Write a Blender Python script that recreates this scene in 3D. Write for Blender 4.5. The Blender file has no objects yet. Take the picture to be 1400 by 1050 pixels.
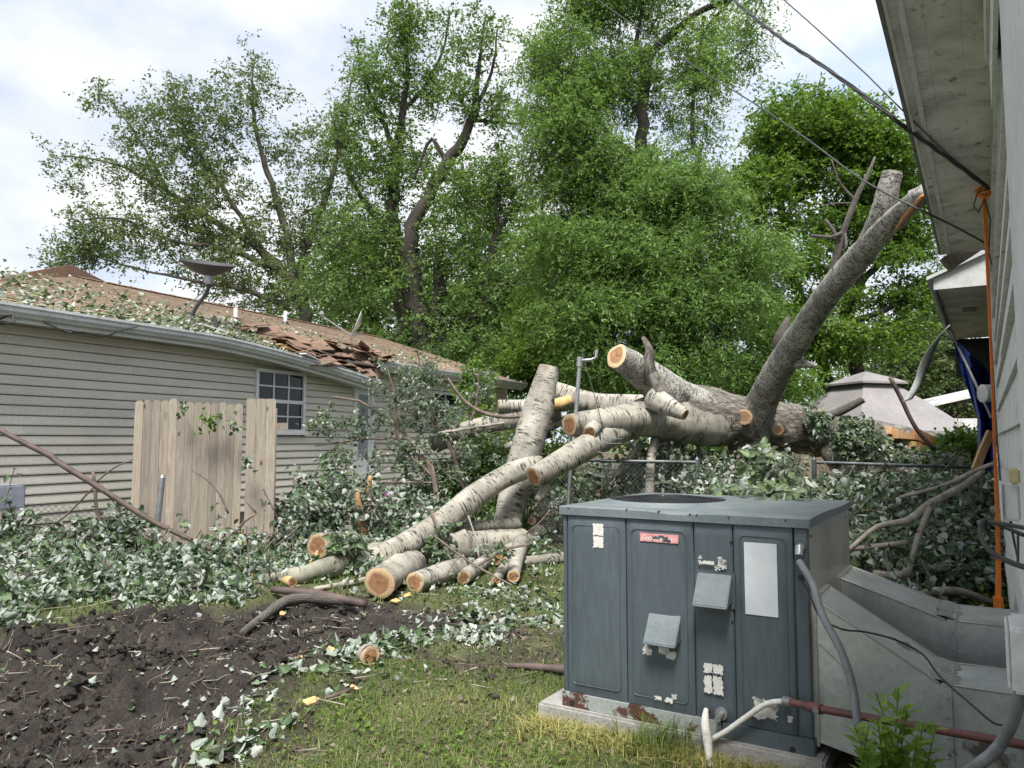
import bpy, bmesh, math, random
import numpy as np
from mathutils import Vector, Matrix

random.seed(11)
RNG = np.random.default_rng(11)
S = bpy.context.scene
COL = S.collection

# ------------------------------------------------------------------ camera, sky, sun
F_PX, PITCH, HCAM = 1036.0, math.radians(4.29), 1.5
cam = bpy.data.cameras.new('camera')
cam.lens = 36.0 * F_PX / 1400.0
cam.sensor_width = 36.0
cam.clip_start = 0.02
cam.clip_end = 2000
camo = bpy.data.objects.new('camera', cam)
COL.objects.link(camo)
camo.location = (0, 0, HCAM)
camo.rotation_euler = (math.pi / 2 + PITCH, 0, 0)
S.camera = camo

SUN_EL, SUN_AZ = math.radians(60), math.radians(-175)     # azimuth clockwise from +Y: high, behind and a little left, veiled by thin cloud
w = bpy.data.worlds.new('World')
S.world = w
w.use_nodes = True
nt = w.node_tree
nt.nodes.clear()
def N(t, kind, **kw):
    n = t.nodes.new(kind)
    for k, v in kw.items():
        setattr(n, k, v)
    return n
out = N(nt, 'ShaderNodeOutputWorld')
bg = N(nt, 'ShaderNodeBackground')
bg.inputs['Strength'].default_value = 0.12
sky = N(nt, 'ShaderNodeTexSky', sky_type='NISHITA')
sky.sun_disc = False
sky.sun_elevation = SUN_EL
sky.sun_rotation = SUN_AZ
sky.air_density = 1.0
sky.dust_density = 2.0
sky.ozone_density = 1.5
tc = N(nt, 'ShaderNodeTexCoord')
mp = N(nt, 'ShaderNodeMapping')
mp.inputs['Scale'].default_value = (1.0, 1.0, 1.7)
mp.inputs['Location'].default_value = (0.35, 0.1, 0.2)
n1 = N(nt, 'ShaderNodeTexNoise')
n1.inputs['Scale'].default_value = 2.3
n1.inputs['Detail'].default_value = 7
n1.inputs['Roughness'].default_value = 0.55
n1.inputs['Distortion'].default_value = 0.4
n2 = N(nt, 'ShaderNodeTexNoise')
n2.inputs['Scale'].default_value = 4.2
n2.inputs['Detail'].default_value = 6
r1 = N(nt, 'ShaderNodeMapRange')
r1.inputs['From Min'].default_value = 0.27
r1.inputs['From Max'].default_value = 0.45
r2 = N(nt, 'ShaderNodeMapRange')
r2.inputs['From Min'].default_value = 0.35
r2.inputs['From Max'].default_value = 0.62
cl = N(nt, 'ShaderNodeMix', data_type='RGBA')
cl.inputs['A'].default_value = (1.8, 2.1, 2.6, 1)       # thin grey-blue cloud
cl.inputs['B'].default_value = (3.1, 3.14, 3.2, 1)       # bright cloud
mx = N(nt, 'ShaderNodeMix', data_type='RGBA')
nt.links.new(tc.outputs['Generated'], mp.inputs['Vector'])
nt.links.new(mp.outputs[0], n1.inputs['Vector'])
nt.links.new(mp.outputs[0], n2.inputs['Vector'])
nt.links.new(n1.outputs['Fac'], r1.inputs['Value'])
nt.links.new(n2.outputs['Fac'], r2.inputs['Value'])
nt.links.new(r2.outputs[0], cl.inputs['Factor'])
nt.links.new(r1.outputs[0], mx.inputs['Factor'])
nt.links.new(sky.outputs[0], mx.inputs['A'])
nt.links.new(cl.outputs['Result'], mx.inputs['B'])
nt.links.new(mx.outputs['Result'], bg.inputs['Color'])
nt.links.new(bg.outputs[0], out.inputs['Surface'])

sl = bpy.data.lights.new('sun', 'SUN')
sl.energy = 2.7
sl.angle = math.radians(20)
sl.color = (1.0, 0.96, 0.9)
so = bpy.data.objects.new('sun', sl)
COL.objects.link(so)
sd = Vector((math.sin(SUN_AZ) * math.cos(SUN_EL), math.cos(SUN_AZ) * math.cos(SUN_EL), math.sin(SUN_EL)))
so.rotation_euler = (-sd).to_track_quat('-Z', 'Y').to_euler()
so.location = (0, 0, 30)

S.view_settings.view_transform = 'Standard'
S.view_settings.look = 'None'
S.view_settings.exposure = 1.6
S.view_settings.gamma = 1.0
S.render.engine = 'CYCLES'
S.cycles.max_bounces = 8
S.cycles.transparent_max_bounces = 8

# ------------------------------------------------------------------ geometry of the place
CP, SP = math.cos(PITCH), math.sin(PITCH)
def ray(px, py):
    u, v = (px - 700) / F_PX, (525 - py) / F_PX
    return np.array([u, CP - v * SP, SP + v * CP])
def P(px, py, Y):
    d = ray(px, py)
    return np.array([0, 0, HCAM]) + d * (Y / d[1])

# neighbour's house frame: a along the wall (away from us), b out of the wall, z up
HS = 0.5116
_n = math.hypot(HS, 1)
HE = np.array([HS / _n, 1 / _n, 0]); HN = np.array([1 / _n, -HS / _n, 0])
W0 = np.array([-5.83, 8.27, 0.0])
def hl(a, b, z):
    return W0 + HE * a + HN * b + np.array([0, 0, z])
# near house (right) frame: wall line X = RA + RS*Y
RS, RA = 0.6235, 0.14
_r = math.hypot(RS, 1)
RE = np.array([RS / _r, 1 / _r, 0]); RN = np.array([-1 / _r, RS / _r, 0])   # RN points out of the wall, to the left
def rl(Y, o, z):                       # point on the right wall at depth Y, o metres out
    return np.array([RA + RS * Y, Y, 0]) + RN * o + np.array([0, 0, z])

def sstep(x, a, b):
    t = np.clip((x - a) / (b - a), 0, 1)
    return t * t * (3 - 2 * t)
def gz(x, y):
    b = (np.asarray(x) - W0[0]) * HN[0] + (np.asarray(y) - W0[1]) * HN[1]
    return 0.25 * (1 - sstep(b, 1.5, 7.0))
def G(px, py, dz=0.0):                 # where the line of sight meets the ground
    z = 0.0
    d = ray(px, py)
    for _ in range(12):
        t = (z + dz - HCAM) / d[2]
        p = np.array([0, 0, HCAM]) + d * t
        z = float(gz(p[0], p[1]))
    return p
def snoise(x, y, seed=0, octs=4, f=1.0):        # cheap smooth value noise in 2-D
    r = np.random.default_rng(seed)
    T = r.random((64, 64))
    v = 0; amp = 1; tot = 0
    for o in range(octs):
        X = np.asarray(x) * f + 17.3 * o; Y = np.asarray(y) * f + 9.1 * o
        xi = np.floor(X).astype(int); yi = np.floor(Y).astype(int)
        fx = X - xi; fy = Y - yi
        fx = fx * fx * (3 - 2 * fx); fy = fy * fy * (3 - 2 * fy)
        g = lambda i, j: T[(xi + i) % 64, (yi + j) % 64]
        v = v + amp * ((g(0, 0) * (1 - fx) + g(1, 0) * fx) * (1 - fy) + (g(0, 1) * (1 - fx) + g(1, 1) * fx) * fy)
        tot += amp; amp *= 0.5; f *= 2.03
    return v / tot

# ------------------------------------------------------------------ materials
def mat_base(name):
    m = bpy.data.materials.new(name)
    m.use_nodes = True
    t = m.node_tree
    t.nodes.clear()
    o = N(t, 'ShaderNodeOutputMaterial')
    p = N(t, 'ShaderNodeBsdfPrincipled')
    t.links.new(p.outputs[0], o.inputs['Surface'])
    return m, t, p
def ramp(t, stops, fac=None):
    r = N(t, 'ShaderNodeValToRGB')
    e = r.color_ramp.elements
    while len(e) < len(stops):
        e.new(0.5)
    for el, (pos, c) in zip(e, stops):
        el.position = pos
        el.color = tuple(c) + (1,) if len(c) == 3 else c
    if fac is not None:
        t.links.new(fac, r.inputs['Fac'])
    return r
def coords(t, kind='Object', scale=(1, 1, 1), attr=None):
    mpn = N(t, 'ShaderNodeMapping')
    mpn.inputs['Scale'].default_value = scale
    if attr:
        c = N(t, 'ShaderNodeAttribute', attribute_name=attr)
        t.links.new(c.outputs['Vector'], mpn.inputs['Vector'])
    else:
        c = N(t, 'ShaderNodeTexCoord')
        t.links.new(c.outputs[kind], mpn.inputs['Vector'])
    return mpn.outputs[0]
def noise(t, vec, scale, detail=5, rough=0.6, dist=0.0):
    n = N(t, 'ShaderNodeTexNoise')
    n.inputs['Scale'].default_value = scale
    n.inputs['Detail'].default_value = detail
    n.inputs['Roughness'].default_value = rough
    n.inputs['Distortion'].default_value = dist
    t.links.new(vec, n.inputs['Vector'])
    return n.outputs['Fac']
def mixc(t, fac, a, b, mode='MIX'):
    m = N(t, 'ShaderNodeMix', data_type='RGBA', blend_type=mode)
    for sock, v in (('Factor', fac), ('A', a), ('B', b)):
        if isinstance(v, (tuple, list)):
            m.inputs[sock].default_value = tuple(v) + ((1,) if len(v) == 3 else ())
        elif isinstance(v, (int, float)):
            m.inputs[sock].default_value = v
        else:
            t.links.new(v, m.inputs[sock])
    return m.outputs['Result']
def bump(t, p, h, strength=0.3, dist=0.02):
    b = N(t, 'ShaderNodeBump')
    b.inputs['Strength'].default_value = strength
    b.inputs['Distance'].default_value = dist
    t.links.new(h, b.inputs['Height'])
    t.links.new(b.outputs[0], p.inputs['Normal'])
def weathered(name, c1, c2, scale=6, rough=0.6, metal=0.0, bmp=0.2, stretch=(1, 1, 1), lo=0.35, hi=0.65, fine=None, attr=None, bdist=0.01, spots=None):
    m, t, p = mat_base(name)
    v = coords(t, 'Object', stretch, attr)
    n = noise(t, v, scale, 6, 0.62)
    col = ramp(t, [(lo, c1), (hi, c2)], n).outputs['Color']
    f = noise(t, v, fine or scale * 9, 4, 0.6)
    col = mixc(t, 0.35, col, ramp(t, [(0.3, (0.35, 0.35, 0.35)), (0.7, (1, 1, 1))], f).outputs['Color'], 'MULTIPLY')
    if spots:
        sc, thr, sc_col = spots
        g = noise(t, v, sc, 5, 0.7)
        col = mixc(t, ramp(t, [(thr, (0, 0, 0)), (thr + 0.05, (1, 1, 1))], g).outputs['Color'], col, sc_col)
    t.links.new(col, p.inputs['Base Color'])
    rr = N(t, 'ShaderNodeMapRange')
    rr.inputs['To Min'].default_value = max(rough - 0.12, 0.05)
    rr.inputs['To Max'].default_value = min(rough + 0.12, 1)
    t.links.new(n, rr.inputs['Value'])
    t.links.new(rr.outputs[0], p.inputs['Roughness'])
    p.inputs['Metallic'].default_value = metal
    if bmp:
        bump(t, p, f, bmp, bdist)
    return m
MAT = {}
def siding_mat():
    m = weathered('siding', (0.6, 0.56, 0.495), (0.68, 0.64, 0.575), 1.3, 0.55, bmp=0.05, stretch=(1, 1, 3), fine=30, spots=(0.9, 0.66, (0.5, 0.47, 0.42)))
    t = m.node_tree; p = [n for n in t.nodes if n.type == 'BSDF_PRINCIPLED'][0]
    src = p.inputs['Base Color'].links[0].from_socket
    oi = N(t, 'ShaderNodeObjectInfo')
    t.links.new(mixc(t, 1.0, src, ramp(t, [(0, (0.9, 0.9, 0.9)), (1, (1.02, 1.01, 1.0))], oi.outputs['Random']).outputs['Color'], 'MULTIPLY'), p.inputs['Base Color'])
    return m
MAT['siding'] = siding_mat()
MAT['cream'] = weathered('cream', (0.5, 0.44, 0.24), (0.56, 0.5, 0.3), 8, 0.5, bmp=0.02)
MAT['foundation'] = weathered('foundation', (0.2, 0.19, 0.175), (0.3, 0.29, 0.27), 5, 0.9, bmp=0.5)
MAT['white_paint'] = weathered('white_paint', (0.66, 0.67, 0.68), (0.76, 0.77, 0.77), 3, 0.5, bmp=0.05)
MAT['gutter'] = weathered('gutter', (0.4, 0.41, 0.41), (0.56, 0.57, 0.57), 2.5, 0.42, bmp=0.06)
MAT['soffit_dirty'] = None
MAT['porch_shade'] = weathered('porch_shade', (0.015, 0.015, 0.018), (0.03, 0.03, 0.03), 3, 0.9, bmp=0)  # near-black: the open porch's inner shade put into the wall colour
MAT['ac_paint'] = weathered('ac_paint', (0.07, 0.09, 0.105), (0.084, 0.107, 0.123), 3.0, 0.45, bmp=0.04, fine=50, stretch=(1, 1, 0.16), lo=0.3, hi=0.7)
MAT['ac_lid'] = weathered('ac_lid', (0.11, 0.14, 0.155), (0.17, 0.19, 0.195), 5, 0.5, bmp=0.06, fine=60)
MAT['rust'] = weathered('rust', (0.07, 0.028, 0.018), (0.14, 0.09, 0.07), 10, 0.85, bmp=0.5)
MAT['rusty_rail'] = weathered('rusty_rail', (0.075, 0.03, 0.02), (0.28, 0.31, 0.3), 7, 0.7, bmp=0.3, lo=0.49, hi=0.53)
MAT['galvanised'] = weathered('galvanised', (0.4, 0.39, 0.36), (0.56, 0.54, 0.5), 3.2, 0.35, 0.45, 0.05, fine=40)
MAT['galvanised_dull'] = weathered('galvanised_dull', (0.5, 0.54, 0.53), (0.66, 0.69, 0.67), 4, 0.34, 0.5, 0.12, fine=30, spots=(2.5, 0.62, (0.17, 0.14, 0.12)))
MAT['steel'] = weathered('steel', (0.33, 0.34, 0.35), (0.46, 0.47, 0.48), 14, 0.4, 0.7, 0.1)
MAT['fence_steel'] = weathered('fence_steel', (0.07, 0.085, 0.09), (0.16, 0.18, 0.19), 9, 0.5, 0.4, 0.1)
MAT['rust_wire'] = weathered('rust_wire', (0.06, 0.045, 0.04), (0.12, 0.1, 0.09), 12, 0.8, 0.2, 0)
MAT['concrete'] = weathered('concrete', (0.25, 0.24, 0.225), (0.36, 0.35, 0.33), 6, 0.9, bmp=0.5)
MAT['paper'] = weathered('paper', (0.6, 0.64, 0.68), (0.68, 0.71, 0.74), 4, 0.7, bmp=0.0, fine=3)
MAT['paper_torn'] = weathered('paper_torn', (0.6, 0.58, 0.53), (0.76, 0.75, 0.71), 40, 0.8, bmp=0.3)
MAT['pink_label'] = weathered('pink_label', (0.62, 0.24, 0.25), (0.72, 0.36, 0.36), 16, 0.5, bmp=0.05)
MAT['dark_plastic'] = weathered('dark_plastic', (0.012, 0.012, 0.014), (0.025, 0.025, 0.028), 10, 0.5, bmp=0)
MAT['cable'] = weathered('cable', (0.02, 0.022, 0.025), (0.05, 0.052, 0.055), 9, 0.6, bmp=0)
MAT['grey_cable'] = weathered('grey_cable', (0.11, 0.11, 0.115), (0.19, 0.19, 0.2), 20, 0.55, bmp=0.2)
MAT['conduit'] = weathered('conduit', (0.17, 0.18, 0.185), (0.25, 0.26, 0.265), 10, 0.5, bmp=0.05)
MAT['red_pipe'] = weathered('red_pipe', (0.12, 0.045, 0.04), (0.2, 0.085, 0.075), 12, 0.65, 0.1, 0.3)
MAT['orange'] = weathered('orange', (0.85, 0.19, 0.02), (0.95, 0.27, 0.04), 30, 0.6, bmp=0.2)
MAT['tarp'] = weathered('tarp', (0.01, 0.035, 0.24), (0.025, 0.07, 0.38), 5, 0.45, bmp=0.3, bdist=0.05)
MAT['gazebo'] = weathered('gazebo', (0.2, 0.188, 0.19), (0.25, 0.236, 0.238), 1.5, 0.8, bmp=0.05)
MAT['gazebo_net'] = weathered('gazebo_net', (0.075, 0.065, 0.055), (0.12, 0.105, 0.09), 2, 0.9, bmp=0)
MAT['brick'] = weathered('brick', (0.2, 0.07, 0.055), (0.3, 0.13, 0.1), 12, 0.9, bmp=0.5)
MAT['yellow_wood'] = weathered('yellow_wood', (0.5, 0.31, 0.115), (0.6, 0.43, 0.21), 9, 0.8, bmp=0.3)
MAT['purple'] = weathered('purple', (0.22, 0.03, 0.2), (0.32, 0.06, 0.28), 9, 0.6, bmp=0.1)
MAT['strip'] = weathered('strip', (0.58, 0.6, 0.58), (0.7, 0.71, 0.68), 4, 0.45, bmp=0.05)
MAT['dish'] = weathered('dish', (0.03, 0.032, 0.035), (0.05, 0.052, 0.055), 6, 0.7, 0.0, 0.1)
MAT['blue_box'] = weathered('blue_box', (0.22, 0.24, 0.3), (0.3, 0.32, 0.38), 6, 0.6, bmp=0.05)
MAT['pale_plaster'] = weathered('pale_plaster', (0.5, 0.5, 0.5), (0.62, 0.62, 0.61), 2, 0.7, bmp=0.05)
MAT['shed_wall'] = weathered('shed_wall', (0.16, 0.07, 0.055), (0.22, 0.1, 0.08), 4, 0.8, bmp=0.1)

def wood_mat(name, c1, c2, c3, along=(9, 9, 0.7)):
    m, t, p = mat_base(name)
    g = N(t, 'ShaderNodeTexCoord')
    oi = N(t, 'ShaderNodeObjectInfo')
    ad = N(t, 'ShaderNodeVectorMath', operation='ADD')
    sc = N(t, 'ShaderNodeVectorMath', operation='SCALE')
    cx = N(t, 'ShaderNodeCombineXYZ')
    for k in range(3):
        t.links.new(oi.outputs['Random'], cx.inputs[k])
    t.links.new(cx.outputs[0], sc.inputs[0]); sc.inputs['Scale'].default_value = 40
    t.links.new(g.outputs['Object'], ad.inputs[0]); t.links.new(sc.outputs[0], ad.inputs[1])
    mpn = N(t, 'ShaderNodeMapping'); mpn.inputs['Scale'].default_value = along
    t.links.new(ad.outputs[0], mpn.inputs['Vector'])
    n = noise(t, mpn.outputs[0], 3.2, 8, 0.68, 1.2)
    col = ramp(t, [(0.3, c1), (0.55, c2), (0.75, c3)], n).outputs['Color']
    kn = N(t, 'ShaderNodeTexVoronoi'); kn.inputs['Scale'].default_value = 1.0
    mk = N(t, 'ShaderNodeMapping'); mk.inputs['Scale'].default_value = (5, 5, 2.4)
    t.links.new(ad.outputs[0], mk.inputs['Vector']); t.links.new(mk.outputs[0], kn.inputs['Vector'])
    col = mixc(t, ramp(t, [(0.05, (1, 1, 1)), (0.1, (0, 0, 0))], kn.outputs['Distance']).outputs['Color'], col, (0.1, 0.055, 0.03))
    tint = ramp(t, [(0, (0.72, 0.7, 0.68)), (1, (1.1, 1.05, 1.0))], oi.outputs['Random']).outputs['Color']
    col = mixc(t, 1.0, col, tint, 'MULTIPLY')
    t.links.new(col, p.inputs['Base Color'])
    p.inputs['Roughness'].default_value = 0.85
    bump(t, p, n, 0.4, 0.006)
    return m
MAT['fence_wood'] = wood_mat('fence_wood', (0.19, 0.165, 0.14), (0.285, 0.255, 0.215), (0.37, 0.335, 0.29))
MAT['old_wood'] = wood_mat('old_wood', (0.12, 0.1, 0.075), (0.2, 0.165, 0.12), (0.27, 0.23, 0.17))
MAT['split_wood'] = wood_mat('split_wood', (0.19, 0.075, 0.03), (0.4, 0.21, 0.085), (0.5, 0.34, 0.18), (6, 6, 2))
MAT['raw_lumber'] = wood_mat('raw_lumber', (0.3, 0.17, 0.08), (0.45, 0.28, 0.14), (0.55, 0.38, 0.22))

def bark_pale(name, pale, grey, mark, mark_amt=0.6, base_amt=0.0, lich=0.62):
    m, t, p = mat_base(name)
    v = coords(t, attr='bk')
    big = noise(t, v, 3.0, 5, 0.6)
    col = ramp(t, [(0.32, grey), (0.62, pale)], big).outputs['Color']
    vl = coords(t, attr='bk', scale=(4.2, 4.2, 26))
    lent = noise(t, vl, 2.0, 5, 0.62, 0.25)
    lenb = mixc(t, 0.3, lent, noise(t, v, 5.5, 3, 0.5))
    lm = ramp(t, [(mark_amt - 0.03, (0, 0, 0)), (mark_amt + 0.03, (1, 1, 1))], lenb).outputs['Color']
    streak = noise(t, coords(t, attr='bk', scale=(1, 1, 0.25)), 7, 5, 0.65)
    col = mixc(t, 0.55 if mark_amt < 0.5705 and lich > 0.51 else 0.25, col, ramp(t, [(0.35, (0.5, 0.47, 0.42)), (0.6, (1, 1, 1))], streak).outputs['Color'], 'MULTIPLY')
    col = mixc(t, lm, col, mark)
    v3 = coords(t, attr='bk', scale=(1, 1, 1))
    sp = noise(t, v3, 38, 5, 0.72)
    sm = ramp(t, [(lich, (0, 0, 0)), (lich + 0.07, (1, 1, 1))], sp).outputs['Color']
    col = mixc(t, sm, col, tuple(0.6 * a + 0.1 * b for a, b in zip(mark, pale)))
    fine = noise(t, v3, 70, 4, 0.6)
    col = mixc(t, 0.4, col, ramp(t, [(0.3, (0.45, 0.44, 0.42)), (0.65, (1, 1, 1))], fine).outputs['Color'], 'MULTIPLY')
    t.links.new(col, p.inputs['Base Color'])
    p.inputs['Roughness'].default_value = 0.8
    h = mixc(t, 0.5, lm, fine)
    bump(t, p, h, 0.5, -0.012)
    return m
MAT['bark_white'] = bark_pale('bark_white', (0.42, 0.4, 0.345), (0.21, 0.198, 0.165), (0.035, 0.03, 0.025), 0.565)
MAT['bark_speck'] = bark_pale('bark_speck', (0.52, 0.51, 0.46), (0.19, 0.18, 0.16), (0.04, 0.036, 0.03), 0.57, lich=0.5)
MAT['bark_moss'] = bark_pale('bark_moss', (0.34, 0.335, 0.27), (0.17, 0.165, 0.125), (0.04, 0.035, 0.028), 0.58)
MAT['bark_twig'] = weathered('bark_twig', (0.09, 0.065, 0.05), (0.2, 0.16, 0.13), 12, 0.85, bmp=0.3)
MAT['bark_palebranch'] = weathered('bark_palebranch', (0.2, 0.18, 0.14), (0.38, 0.35, 0.29), 9, 0.85, bmp=0.3, attr='bk')
MAT['bark_stick'] = weathered('bark_stick', (0.055, 0.035, 0.03), (0.12, 0.085, 0.075), 7, 0.7, bmp=0.3, attr='bk')
def bark_rough():
    m, t, p = mat_base('bark_rough')
    v = coords(t, attr='bk', scale=(1, 1, 0.32))
    n = noise(t, v, 17, 8, 0.7, 0.8)
    col = ramp(t, [(0.36, (0.03, 0.025, 0.02)), (0.5, (0.13, 0.115, 0.095)), (0.68, (0.33, 0.31, 0.27))], n).outputs['Color']
    t.links.new(col, p.inputs['Base Color'])
    p.inputs['Roughness'].default_value = 0.9
    bump(t, p, n, 0.9, 0.05)
    return m
MAT['bark_rough'] = bark_rough()
def bark_dark(name, c1, c2):
    return weathered(name, c1, c2, 8, 0.9, bmp=0.8, stretch=(1, 1, 0.3), attr='bk', bdist=0.03)
MAT['bark_dark'] = bark_dark('bark_dark', (0.018, 0.015, 0.013), (0.06, 0.05, 0.042))
MAT['bark_grey'] = bark_dark('bark_grey', (0.06, 0.052, 0.045), (0.14, 0.125, 0.11))
def cut_mat():
    m, t, p = mat_base('cut_wood')
    a = N(t, 'ShaderNodeAttribute', attribute_name='bk')
    nv = N(t, 'ShaderNodeTexNoise'); nv.inputs['Scale'].default_value = 2.2; nv.inputs['Detail'].default_value = 3
    t.links.new(a.outputs['Vector'], nv.inputs['Vector'])
    sx = N(t, 'ShaderNodeSeparateXYZ'); t.links.new(a.outputs['Vector'], sx.inputs[0])
    cx = N(t, 'ShaderNodeCombineXYZ'); t.links.new(sx.outputs[0], cx.inputs[0]); t.links.new(sx.outputs[1], cx.inputs[1])
    ln = N(t, 'ShaderNodeVectorMath', operation='LENGTH'); t.links.new(cx.outputs[0], ln.inputs[0])
    ad = N(t, 'ShaderNodeMath', operation='MULTIPLY_ADD'); t.links.new(nv.outputs['Fac'], ad.inputs[0]); ad.inputs[1].default_value = 0.42
    t.links.new(ln.outputs['Value'], ad.inputs[2])
    base = ramp(t, [(0.2, (0.25, 0.125, 0.06)), (0.5, (0.39, 0.22, 0.11)), (0.82, (0.32, 0.175, 0.085)), (0.93, (0.53, 0.39, 0.23)), (1.0, (0.6, 0.47, 0.3))], ad.outputs[0]).outputs['Color']
    wv = N(t, 'ShaderNodeMath', operation='SINE'); ml = N(t, 'ShaderNodeMath', operation='MULTIPLY')
    t.links.new(ad.outputs[0], ml.inputs[0]); ml.inputs[1].default_value = 62
    t.links.new(ml.outputs[0], wv.inputs[0])
    rg = ramp(t, [(0.0, (0.78, 0.74, 0.7)), (1.0, (1.0, 1.0, 1.0))], wv.outputs[0]).outputs['Color']
    col = mixc(t, 0.8, base, rg, 'MULTIPLY')
    f = N(t, 'ShaderNodeTexNoise'); f.inputs['Scale'].default_value = 26; f.inputs['Detail'].default_value = 4
    t.links.new(a.outputs['Vector'], f.inputs['Vector'])
    col = mixc(t, 0.35, col, ramp(t, [(0.3, (0.5, 0.45, 0.4)), (0.7, (1, 1, 1))], f.outputs['Fac']).outputs['Color'], 'MULTIPLY')
    nrm = N(t, 'ShaderNodeVectorMath', operation='NORMALIZE'); t.links.new(cx.outputs[0], nrm.inputs[0])
    oi = N(t, 'ShaderNodeObjectInfo')
    sh = N(t, 'ShaderNodeVectorMath', operation='ADD'); t.links.new(nrm.outputs[0], sh.inputs[0]); t.links.new(oi.outputs['Random'], sh.inputs[1])
    ck = noise(t, sh.outputs[0], 5.5, 2, 0.5)
    col = mixc(t, ramp(t, [(0.66, (0, 0, 0)), (0.7, (0.75, 0.75, 0.75))], ck).outputs['Color'], col, (0.09, 0.045, 0.02))
    col = mixc(t, 1.0, col, ramp(t, [(0, (0.62, 0.58, 0.55)), (0.5, (0.95, 0.9, 0.85)), (1, (1.08, 1.08, 1.08))], oi.outputs['Random']).outputs['Color'], 'MULTIPLY')
    t.links.new(col, p.inputs['Base Color'])
    p.inputs['Roughness'].default_value = 0.75
    bump(t, p, f.outputs['Fac'], 0.5, 0.01)
    return m
MAT['cut'] = cut_mat()
def leaf_mat(name, stops, back=None, trans=0.4, rough=0.5):
    m, t, p = mat_base(name)
    a = N(t, 'ShaderNodeAttribute', attribute_name='v')
    col = ramp(t, stops, a.outputs['Fac']).outputs['Color']
    if back:
        g = N(t, 'ShaderNodeNewGeometry')
        bc = ramp(t, [(0.0, back[0]), (1.0, back[1])], a.outputs['Fac']).outputs['Color']
        col = mixc(t, g.outputs['Backfacing'], col, bc)
    t.links.new(col, p.inputs['Base Color'])
    p.inputs['Roughness'].default_value = rough
    p.inputs['Specular IOR Level'].default_value = 0.35
    tr = N(t, 'ShaderNodeBsdfTranslucent')
    bright = mixc(t, 1.0, col, (1.15, 1.25, 0.75), 'MULTIPLY')
    t.links.new(bright, tr.inputs['Color'])
    ms = N(t, 'ShaderNodeMixShader'); ms.inputs[0].default_value = trans
    t.links.new(p.outputs[0], ms.inputs[1]); t.links.new(tr.outputs[0], ms.inputs[2])
    o = [n for n in t.nodes if n.type == 'OUTPUT_MATERIAL'][0]
    t.links.new(ms.outputs[0], o.inputs['Surface'])
    return m
MAT['leaf_mid'] = leaf_mat('leaf_mid', [(0, (0.046, 0.09, 0.022)), (0.5, (0.1, 0.172, 0.046)), (1, (0.19, 0.285, 0.095))])
MAT['leaf_olive'] = leaf_mat('leaf_olive', [(0, (0.05, 0.085, 0.03)), (0.5, (0.1, 0.145, 0.055)), (1, (0.18, 0.22, 0.1))])
MAT['leaf_bright'] = leaf_mat('leaf_bright', [(0, (0.05, 0.105, 0.015)), (0.5, (0.1, 0.185, 0.03)), (1, (0.19, 0.28, 0.05))], trans=0.45)
MAT['leaf_feather'] = leaf_mat('leaf_feather', [(0, (0.055, 0.112, 0.028)), (0.5, (0.122, 0.212, 0.055)), (1, (0.22, 0.33, 0.11))], trans=0.45)
MAT['leaf_poplar'] = leaf_mat('leaf_poplar', [(0, (0.035, 0.07, 0.03)), (0.6, (0.085, 0.135, 0.062)), (1, (0.17, 0.225, 0.11))],
                              back=((0.16, 0.195, 0.16), (0.42, 0.455, 0.405)), trans=0.15)
MAT['leaf_weed'] = leaf_mat('leaf_weed', [(0, (0.16, 0.27, 0.04)), (1, (0.3, 0.42, 0.09))], trans=0.45)
MAT['leaf_dead'] = leaf_mat('leaf_dead', [(0, (0.05, 0.035, 0.022)), (0.5, (0.12, 0.09, 0.06)), (1, (0.26, 0.22, 0.16))], trans=0.1)
MAT['grass'] = leaf_mat('grass', [(0, (0.045, 0.085, 0.018)), (0.55, (0.12, 0.18, 0.04)), (0.8, (0.22, 0.25, 0.075)), (1, (0.42, 0.36, 0.18))], trans=0.3)
MAT['straw'] = leaf_mat('straw', [(0, (0.2, 0.2, 0.05)), (1, (0.45, 0.4, 0.16))], trans=0.2)
def glass_mat():
    m, t, p = mat_base('window_glass')
    n = noise(t, coords(t, 'Object'), 3, 3)
    t.links.new(ramp(t, [(0.3, (0.006, 0.008, 0.01)), (0.7, (0.03, 0.034, 0.04))], n).outputs['Color'], p.inputs['Base Color'])
    p.inputs['Roughness'].default_value = 0.06
    p.inputs['Specular IOR Level'].default_value = 0.3
    return m
MAT['glass'] = glass_mat()
def soffit_mat():
    m, t, p = mat_base('soffit_dirty')
    v = coords(t, 'Object')
    n = noise(t, v, 3.2, 7, 0.65, 0.4)
    col = ramp(t, [(0.3, (0.36, 0.35, 0.32)), (0.5, (0.6, 0.59, 0.56)), (0.7, (0.74, 0.73, 0.7))], n).outputs['Color']
    vb = coords(t, 'Object', (1.0, 1.0, 1.0))
    s = noise(t, vb, 9, 5, 0.75)
    col = mixc(t, ramp(t, [(0.58, (0, 0, 0)), (0.68, (0.85, 0.85, 0.85))], s).outputs['Color'], col, (0.09, 0.08, 0.07))
    t.links.new(col, p.inputs['Base Color'])
    p.inputs['Roughness'].default_value = 0.85
    bump(t, p, s, 0.2, 0.01)
    return m
MAT['soffit_dirty'] = soffit_mat()
MAT['peeling'] = weathered('peeling', (0.6, 0.6, 0.58), (0.72, 0.72, 0.7), 5, 0.7, bmp=0.4, spots=(7, 0.6, (0.32, 0.29, 0.25)), fine=40)
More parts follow.
